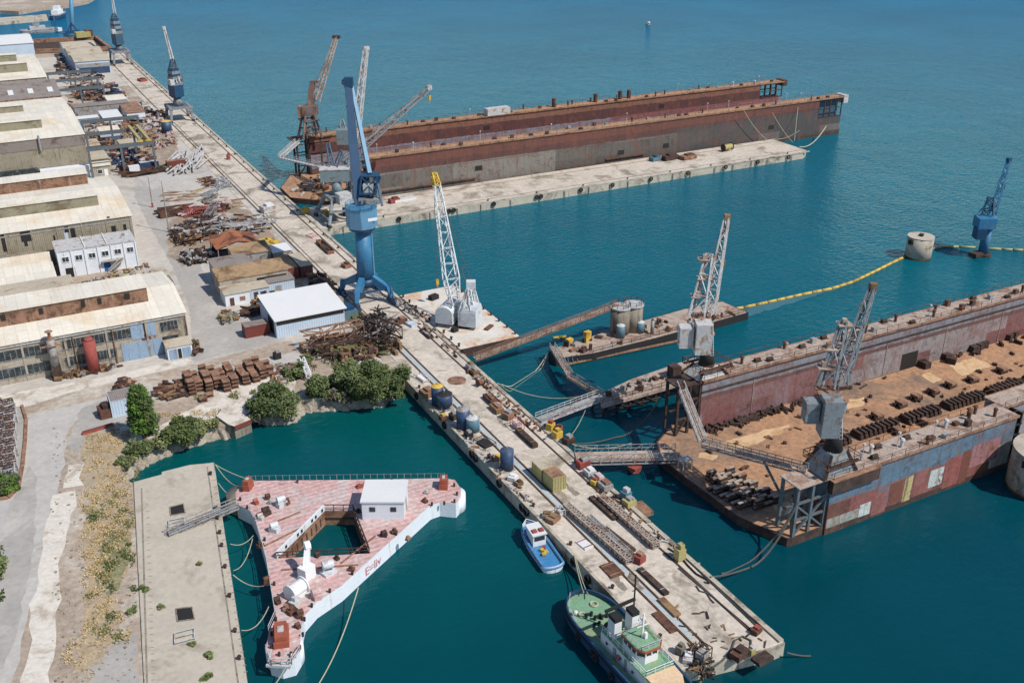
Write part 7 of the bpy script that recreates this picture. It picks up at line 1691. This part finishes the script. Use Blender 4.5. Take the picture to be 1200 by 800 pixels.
# rusty block stacks by the bank: each block is copied
s0=None;rr=random.Random(19)
for k,(px,py,rows,lay,mt) in enumerate(((226,462,5,4,0),(234,458,5,3,0),(246,458,5,4,0),(256,455,5,3,0),(266,458,6,3,0),(276,454,6,3,1),(289,450,5,3,1),(300,447,6,3,0),(309,443,5,3,0),(319,440,4,2,1),(238,470,2,1,0),(248,468,2,1,0))):
    x,y=P(px,py,Q)
    for r_ in range(rows):
        for l_ in range(lay):
            if l_==lay-1 and rr.random()<.35: continue
            loc=(x+rr.uniform(-.1,.1),y+r_*1.4,Q+.02+l_*.78)
            if s0 is None:
                s0=thing('steel_block',loc,'rust brown steel block in the stacks between the road and the bank','steel block','rusty steel blocks stacked by the bank')
                MB().box(loc[0]-.72,loc[0]+.72,loc[1]-.64,loc[1]+.64,loc[2],loc[2]+.12).box(loc[0]-.72,loc[0]+.72,loc[1]-.64,loc[1]+.64,loc[2]+.62,loc[2]+.74).build('flange','rust_light',s0)
                MB().box(loc[0]-.6,loc[0]+.6,loc[1]-.5,loc[1]+.5,loc[2]+.121,loc[2]+.619).build('web','rust_dark',s0)
            else: dup(s0,loc,rr.uniform(-.06,.06))
# reinforcing cages inside the kerbed compound on the left
kp=[P(*p,Q) for p in ((-60,478),(26,476),(31,492),(30,515),(27,545),(22,572),(10,584),(-60,596))]
m=MB()
for i in range(1,len(kp)-1): m.beam((*kp[i],Q+.2),(*kp[i+1],Q+.2),.5,.45)
one(m,'kerb_wall','rust_light','curved orange brown kerb round the cage compound on the left','kerb')
struct(MB().sheet(kp,Q+.02),'compound_floor','asphalt')
c0_=None;rr=random.Random(23)
for i in range(9):
    for j in range(3):
        px=-14+j*13+(i%2)*2;py=484+i*9.5
        if px>23: px=23
        x,y=P(px,py,Q)
        if c0_ is None:
            c0_=thing('rebar_cage',(x,y,Q+.03),'rusty grey reinforcing cage stacked in the compound on the left','cage','reinforcing cages in the left compound')
            MB().lattice((x,y-1.3,Q+1.1),(x,y+1.3,Q+1.1),2.0,2.0,.07,seg=4).build('bars','steel_pale',c0_);MB().lattice((x-.9,y,Q+2.3),(x+.9,y,Q+2.3),1.0,1.0,.07,seg=3).build('top_bars','rust',c0_)
        else: dup(c0_,(x,y,Q+.03),rr.uniform(-.2,.2))
# ================================================================ PLANTS
def leaves(m,c,r,n,s,rr,sq=.8):
    for i in range(n):
        while 1:
            d=V((rr.uniform(-1,1),rr.uniform(-1,1),rr.uniform(-.75,1)))
            if .1<d.length<=1: break
        d=d.normalized()*(r*(rr.random()**.33)*rr.uniform(.8,1.3));p=c+V((d.x,d.y,d.z*sq))
        a=V((rr.uniform(-1,1),rr.uniform(-1,1),rr.uniform(-.6,.6))).normalized();b=a.cross(V((rr.uniform(-1,1),rr.uniform(-1,1),1))).normalized()
        k=s*rr.uniform(.6,1.3);m.add([p-a*k,p+b*k*.5,p+a*k,p-b*k*.5],[(0,1,2,3)])
def plant(name,label,cat,px,py,R0,h,mats,seed,nb=9,trunk=0,dens=1.,leaf=.3,z=Q,sq=.85):
    rr=random.Random(seed);x,y=P(px,py,z);t=thing(name,(x,y,z),label,cat);m=MB();m.cur=0
    core=MB();stem=MB()
    nb=int(nb*1.9)
    for i in range(nb):
        a=rr.uniform(0,6.28);q=R0*math.sqrt(rr.random())*.82*(1 if not trunk else min(1,1.2-.95*i/nb))
        if trunk: a=i*2.4;q=R0*.62*math.sin(math.pi*min(1,.25+.75*i/nb))**.8*rr.uniform(.5,1)
        zc_=z+trunk+(rr.uniform(.3,1) if not trunk else .12+.82*i/nb)*(h-trunk)*(1-.35*q/R0)-R0*.1;r=R0*rr.uniform(.18,.42)
        if trunk: r=R0*rr.uniform(.26,.46)
        c=V((x+math.cos(a)*q,y+math.sin(a)*q,max(zc_-r*.4,z+r*.4)))
        m.cur=rr.randrange(len(mats));leaves(m,c,r,int(dens*210*r*r/ (leaf/.3)**2)+60,leaf,rr,sq)
        core.sphere(c,r*.5,8,.8);stem.beam((x+rr.uniform(-.2,.2),y+rr.uniform(-.2,.2),z-.2),c,.22 if trunk else .12,.22 if trunk else .12,.06,.06)
    m.cur=0;m.add(core.v,core.f);m.build('foliage' if not trunk else 'crown',mats,t);stem.build('trunk' if trunk else 'stem','bark',t)
    return t
plant('broadleaf_tree','bright green bushy tree with short trunk beside the pale container','tree',170,513,3.0,11.4,['leaf_bright','leaf_bright','leaf_dark'],1,24,2.0,1.0,.26)
plant('bush','dark green rounded bush on the shore right of the tree','bush',214,512,3.4,3.8,['leaf_dark','leaf_dark'],2,12)
plant('bush','yellow green low bush on the shore beside the concrete block','bush',240,505,2.6,2.4,['leaf_olive','green_weed'],3,8)
plant('bush','grey green bush on the shore below the tree','bush',163,528,2.5,2.2,['leaf_olive','leaf_dark'],4,10)
plant('bush','big dark olive bush left of the white pipes on the bank','bush',319,479,4.6,5.4,['leaf_dark','leaf_olive','leaf_dark'],5,18)
plant('bush','mid green bush behind the big dark olive bush','bush',346,440,2.6,3.4,['leaf_olive','leaf_dark'],6,9)
plant('bush','olive bush on the bank between the rubble and the tall bushes','bush',377,463,3.4,4.8,['leaf_olive','leaf_dark'],7,12)
plant('bush','bare grey twiggy bush at the water edge','bush',392,468,2.2,2.4,['leaf_grey','bark'],8,7,0,.7)
plant('bush','bare grey twiggy bush under the tall green bushes','bush',404,468,2.0,2.2,['leaf_grey','leaf_olive'],9,7,0,.7)
plant('bush','low green bush at the water edge under the middle olive bush','bush',424,466,2.2,2.4,['leaf_olive','leaf_dark'],61,7)
plant('bush','low grey green bush at the water edge left of the rubble point','bush',300,488,1.6,1.8,['leaf_olive','leaf_grey'],62,6)
plant('bush','low weedy bush on the shore between the tree and the round bush','bush',190,520,2.0,1.8,['green_weed','leaf_olive'],63,6)
plant('bush','low olive bush on the shore just left of the wharf side','bush',464,463,2.0,2.6,['leaf_olive','leaf_dark'],64,7)
plant('bush','small weedy bush hanging over the shore below the grey green bush','bush',148,541,1.8,1.5,['green_weed','leaf_olive'],65,6)
plant('large_bush','tall dark green bush, left of the group at the wharf root','bush',410,457,4.2,6.6,['leaf_dark','leaf_olive'],10,14)
plant('large_bush','tall olive green bush, middle of the group at the wharf root','bush',436,462,4.8,7.6,['leaf_olive','leaf_dark','leaf_olive'],11,18)
plant('large_bush','tall olive green bush, right of the group against the wharf','bush',456,458,4.0,6.8,['leaf_olive','leaf_dark'],12,14)
plant('bush','green creeper patch over the tangle near the rubble','bush',360,424,1.8,1.8,['leaf_olive','green_weed'],13,7)
plant('bush','green weeds beside the foot of the big blue crane','bush',412,372,1.6,1.6,['leaf_olive','green_weed'],14,6)
plant('bush','bright green bush inside the left compound','bush',8,574,2.1,3.4,['leaf_bright','leaf_dark'],15,10)
plant('bush','grey green bush cut by the left edge below the compound','bush',-4,672,2.0,2.6,['leaf_olive','leaf_grey'],16,7)
for px,py,r,mt,l in ((167,692,.9,'leaf_dark','dark green shrub on the joint of the slab quay, upper one'),(155,716,.75,'leaf_dark','dark green shrub on the sand beside the slab quay'),(244,770,.8,'leaf_olive','low green shrub on the slab quay, left one near the lower edge'),(243,796,.9,'leaf_olive','low green shrub on the slab quay at the photo bottom'),(188,713,.7,'green_weed','flat yellowish weed patch on the slab quay'),(234,661,.5,'dry_grass','small dry tuft in the middle of the slab quay'),(226,756,.5,'leaf_olive','tiny shrub on the slab quay left of the low shrub')):
    plant('shrub',l,'shrub',px,py,r,.8,[mt,'leaf_olive'],int(px*7),5,0,1.2,.2,2.3)
plant('bush','yellow bush between the cream sheds and the pipe stacks','bush',193,199,2.4,2.,['green_weed','leaf_olive'],17,6,0,.8,.4)
def tufts(name,label,cat,patches,mat,seed,hs=.22,leafw=.2,z=Q,n=1.0):
    rr=random.Random(seed);m=MB()
    for px,py,rx,ry in patches:
        x0,y0=P(px-rx,py,z);x1,y1=P(px+rx,py,z);A=P(px,py-ry,z);B=P(px,py+ry,z);cx_,cy_=P(px,py,z)
        ux=V((x1-x0,y1-y0,0))/2;uy=V((A[0]-B[0],A[1]-B[1],0))/2;ar=ux.length*uy.length*3.1
        for i in range(int(ar*16*n)):
            a=rr.uniform(0,6.28);q=math.sqrt(rr.random())*(1+rr.uniform(-.15,.2));p=V((cx_,cy_,z))+ux*math.cos(a)*q+uy*math.sin(a)*q
            if math.sin(p.x*1.7+seed)*math.sin(p.y*1.3)+rr.random()*.9<.32: continue
            for k in range(2):
                d=V((rr.uniform(-1,1),rr.uniform(-1,1),0)).normalized()*.6*leafw*rr.uniform(.5,1.2);h_=V((rr.uniform(-.2,.2),rr.uniform(-.2,.2),hs*rr.uniform(.4,1.2)))
                m.add([p-d,p+d,p+d*.7+h_,p-d*.7+h_],[(0,1,2,3)])
    return stuff(m,name,mat,label,cat)
for k_,pp in enumerate(([(98,508),(136,506),(146,530),(138,560),(150,600),(150,660),(136,700),(140,740),(120,776),(84,790),(96,740),(104,690),(98,640),(104,590),(96,550)],[(120,626),(146,620),(152,650),(140,690),(116,690)])):
    rroad('dry_soil',pp,.029+k_*.0017,'dry_soil' if k_==0 else 'green_soil',.7,90+k_)
tufts('dry_grass','straw coloured dry grass over the sandy strip beside the road','grass',[(122,518,22,12),(116,545,14,10),(128,600,26,34),(118,640,24,30),(138,620,18,26),(112,676,16,20),(120,705,12,10),(113,740,18,16),(85,765,12,16),(130,720,16,16),(150,745,6,12),(135,560,14,12),(104,590,10,14),(250,484,26,5),(200,487,26,4),(140,505,14,8),(100,790,10,8),(146,576,10,10)],'dry_grass',1)
tufts('green_weeds','green weeds spreading through the dry grass strip','weeds',[(134,640,14,22),(124,672,13,16),(146,608,12,12),(118,735,12,12),(150,655,8,10),(138,745,8,8),(108,700,8,6),(160,560,4,8),(128,690,10,6),(115,602,10,12),(135,585,9,9)],'green_weed',2,.28,.22)
tufts('olive_scrub','olive scrub clumps scattered on the sandy strip','scrub',[(124,688,8,5),(149,654,6,7),(132,722,7,6),(152,640,4,5),(110,610,7,6),(158,690,4,4),(128,662,6,8),(0,660,8,20),(0,700,6,12),(262,488,8,6),(180,505,8,6)],'leaf_dark',3,.35,.24)
tufts('bank_weeds','weeds in the rubble bank by the steel stacks','weeds',[(330,446,10,6),(276,464,8,4),(236,466,8,4),(80,440,10,3),(360,430,10,6),(395,425,16,6),(300,462,6,5)],'green_weed',4,.5)
rr=random.Random(6);m=MB()
for i in range(420):
    px=rr.uniform(60,160);py=rr.uniform(500,800)
    x,y=P(px,py,Q);s=rr.uniform(.08,.35);m.obox((x,y,Q-.05),(s,s*rr.uniform(.5,1),s*.8),rr.uniform(0,3),.3)
stuff(m,'loose_stones','rock','loose pale stones scattered over the sandy strip','stones')
# concrete block stub on the shore
t=thing('concrete_abutment',(32,171,0),'pale concrete block with red front edge jutting from the shore','abutment')
bl=[P(*p,Q) for p in ((254,490),(262,480),(290,474),(294,494),(275,502),(268,500))]
MB().prism(bl,-1,Q+.5).build('block','concrete_dark',t);MB().sheet(bl,Q+.506).build('top','road_worn',t)
a=V((*bl[3],0));b=V((*bl[4],0));m=MB();m.beam(a+V((.05,-.12,Q+.1)),b+V((0,-.14,Q+.1)),.2,.8);m.build('red_edge','red_container',t)
one(MB().lattice(P3(354,421,Q+1.4),P3(362,440,Q+1.2),.9,.9,.1),'lattice_post','white_paint','white pipe frame standing on the bank between two bushes','post')
# ================================================================ ROPES AND BOOM
def rope(label,a,b,sag,r=.07,mat='rope',name='mooring_rope'):
    a=V(a);b=V(b);n=16;pts=[]
    for i in range(n+1):
        t=i/n;p=a.lerp(b,t);p.z-=4*sag*t*(1-t);p.z=max(p.z,-.05) ;pts.append(p)
    return one(MB().tube(pts,r,5),name,mat,label,'rope')
ZS=2.9
rope('long rope along the far side of the triangular platform from the slab corner',P3(252,544,ZS),P3(335,566,ZD+.5),1.2)
rope('second rope from the slab corner to the platform corner',P3(253,545,ZS),P3(281,570,ZD+.4),1.0)
rope('short rope from the slab edge to the platform corner above the gangway',P3(256,566,ZS),P3(277,584,ZD+.3),.6)
rope('slack rope from the platform left corner down to the slab edge',P3(296,631,ZD+.2),P3(274,668,ZS),1.3)
rope('rope from the slab edge to the upper left side of the platform',P3(270,637,ZS),P3(297,627,ZD),.8)
rope('rope from the slab edge to the left side of the platform, middle',P3(273,673,ZS),P3(309,686,ZD),.8)
rope('slack rope from the slab edge to the lower left side of the platform',P3(283,738,ZS),P3(315,710,ZD),1.3)
rope('long pale rope from the white platform side out of the picture bottom',P3(420,688,3.4),P3(370,806,.5),1.5,.09)
rope('short rope from the platform foot out of the picture bottom',P3(335,780,2.6),P3(318,806,1),.3)
rope('yellow pale rope from the wharf edge down to the tug stern, left strand',P3(673,650,Q+.3),P3(684,694,2.8),.5,.08)
rope('yellow pale rope from the wharf edge down to the tug stern, right strand',P3(674,650,Q+.3),P3(690,698,2.7),.7,.08)
rope('slack pale rope from the wharf to the left end of the rusty barge',P3(583,449,Q+.4),P3(641,415,2.2),3.2,.1)
rope('lower slack rope from the wharf beside the first one',P3(588,452,Q+.4),P3(641,417,2.0),4.4,.07)
rope('long rope from the wharf low over the water to the pile jetty',P3(588,450,Q+.4),P3(700,459,2.8),2.2,.07)
rope('pale rope from the wharf winch to the ramp bridge side',P3(670,520,Q+.5),P3(740,519,1.5),1.0,.07)
rope('slack rope from the pile jetty down towards the wharf winch',P3(690,470,2.2),P3(664,514,Q+.4),1.3,.06)
rope('black hose from the far wall frame down to the wharf winch',P3(774,466,6),P3(722,512,.3),2.0,.14,'rope_dark')
rope('black hose running on the water to the wharf winch',P3(722,512,.3),P3(670,520,Q+.5),.4,.12,'rope_dark')
rope('heavy dark rope from the near dock corner down to the water',P3(935,588,8),P3(880,664,.4),2.2,.16,'rope_dark')
rope('second heavy dark rope from the near dock corner to the wharf',P3(936,590,7),P3(845,672,.3),3.0,.14,'rope_dark')
rope('heavy dark rope coming out of the water to the wharf kerb',P3(880,664,.2),P3(832,676,Q+.4),.3,.14,'rope_dark')
rope('dark chain from the wharf corner into the water on the right',P3(922,764,1.2),P3(950,768,.1),.2,.12,'rope_dark')
rope('thick pale rope from the far pier tip sweeping to the dock end, outer one',P3(937,172,Q+.4),P3(968,148,5),2.6,.2)
rope('thick pale rope from the far pier tip to the dock side, inner one',P3(905,163,Q+.4),P3(937,153,6),1.2,.16)
rope('thin stay from the far pier tip up to the dock wall top, left one',P3(929,167,Q+.4),P3(905,132,ZW),.6,.1)
rope('thin stay from the far pier tip up to the dock wall top, right one',P3(931,165,Q+.4),P3(936,118,ZW),.6,.1)
rope('thin line from the dock wall to the outer half of the far pier',P3(898,163,Q+.4),P3(872,130,ZW),1.0,.1)
rope('dark curving rope on the sea side strip of the wharf',P3(800,650,WZ+.1),P3(892,738,WZ+.1),.0,.12,'rope_dark')
rope('dark hose laid beside the seaward rail of the wharf',P3(795,665,WZ+.1),P3(884,740,WZ+.1),.0,.1,'rope_dark')
rope('greenish rope between the crane barge and the wharf',P3(462,349,Q+.3),P3(477,350,2.1),.2,.06)
# hose loop on the wharf end
pts=[P3(*p,WZ+.12) for p in ((836,782),(846,774),(852,768),(858,758),(861,750),(870,745),(880,750),(880,760),(872,766))]
one(MB().tube(pts,.13,6),'hose','rope_dark','black hose looping across the end of the wharf','hose')
pts=[P3(*p,WZ+.12) for p in ((816,686),(820,692),(828,694),(833,702),(837,706))]
one(MB().tube(pts,.1,6),'hose','rope_dark','short black hose lying in the middle of the wharf end','hose')
pts=[P3(*p,WZ+.12) for p in ((783,642),(796,650),(806,662),(816,672),(838,684),(858,704),(878,724),(893,733))]
one(MB().tube(pts,.14,6),'hose','rubber','thick dark hose winding along the outer edge of the wharf','hose')
# floating oil boom
def boom(label,pts,r=.45,mat='yellow'):
    P_=[P3(*p,.15) for p in pts];t=thing('floating_boom',(P_[0].x,P_[0].y,0),label,'boom')
    fl=[]
    for i in range(len(P_)-1):
        L=(P_[i+1]-P_[i]).length;n=max(1,int(L/2.6))
        for k in range(n): fl.append((P_[i].lerp(P_[i+1],k/n),P_[i].lerp(P_[i+1],(k+.9)/n)))
    m=MB()
    for a,b in fl: m.cone(a,b,r,r,8)
    m.build('floats',mat,t,True);MB().tube(P_,.12,5).build('tow_line','rope_dark',t)
boom('yellow floating boom curving from the rusty barge to the cylindrical caisson',[(797,373),(842,365),(872,360),(900,354),(940,345),(975,338),(1000,330),(1025,318),(1045,308),(1060,301)],.36)
boom('dull yellow floating boom between the caisson and the blue pedestal crane',[(1090,292),(1105,289),(1125,289),(1145,290)],.32,'yellow_dull')
boom('dull yellow floating boom running right from the blue pedestal crane',[(1156,291),(1175,292),(1200,293),(1300,298)],.32,'yellow_dull')
boom('yellow floating boom pieces between the crane barge and the conveyor gangway',[(541,417),(560,412),(585,405),(610,398)],.35)
boom('short yellow float in the water left of the rusty barge',[(648,396),(656,395),(664,394)],.32)
# swimmers' scale details: gulls are not visible; small working punt by the near dock wall
one(MB().beam(P3(1112,566,.25),P3(1166,548,.25),.5,.4),'floating_fender','timber','long pale floating fender lying against the patched wall of the near dock','fender')
for k,(px,py,pt,x0) in enumerate(((1013,378,370,0),(947,396,386,0))): pass
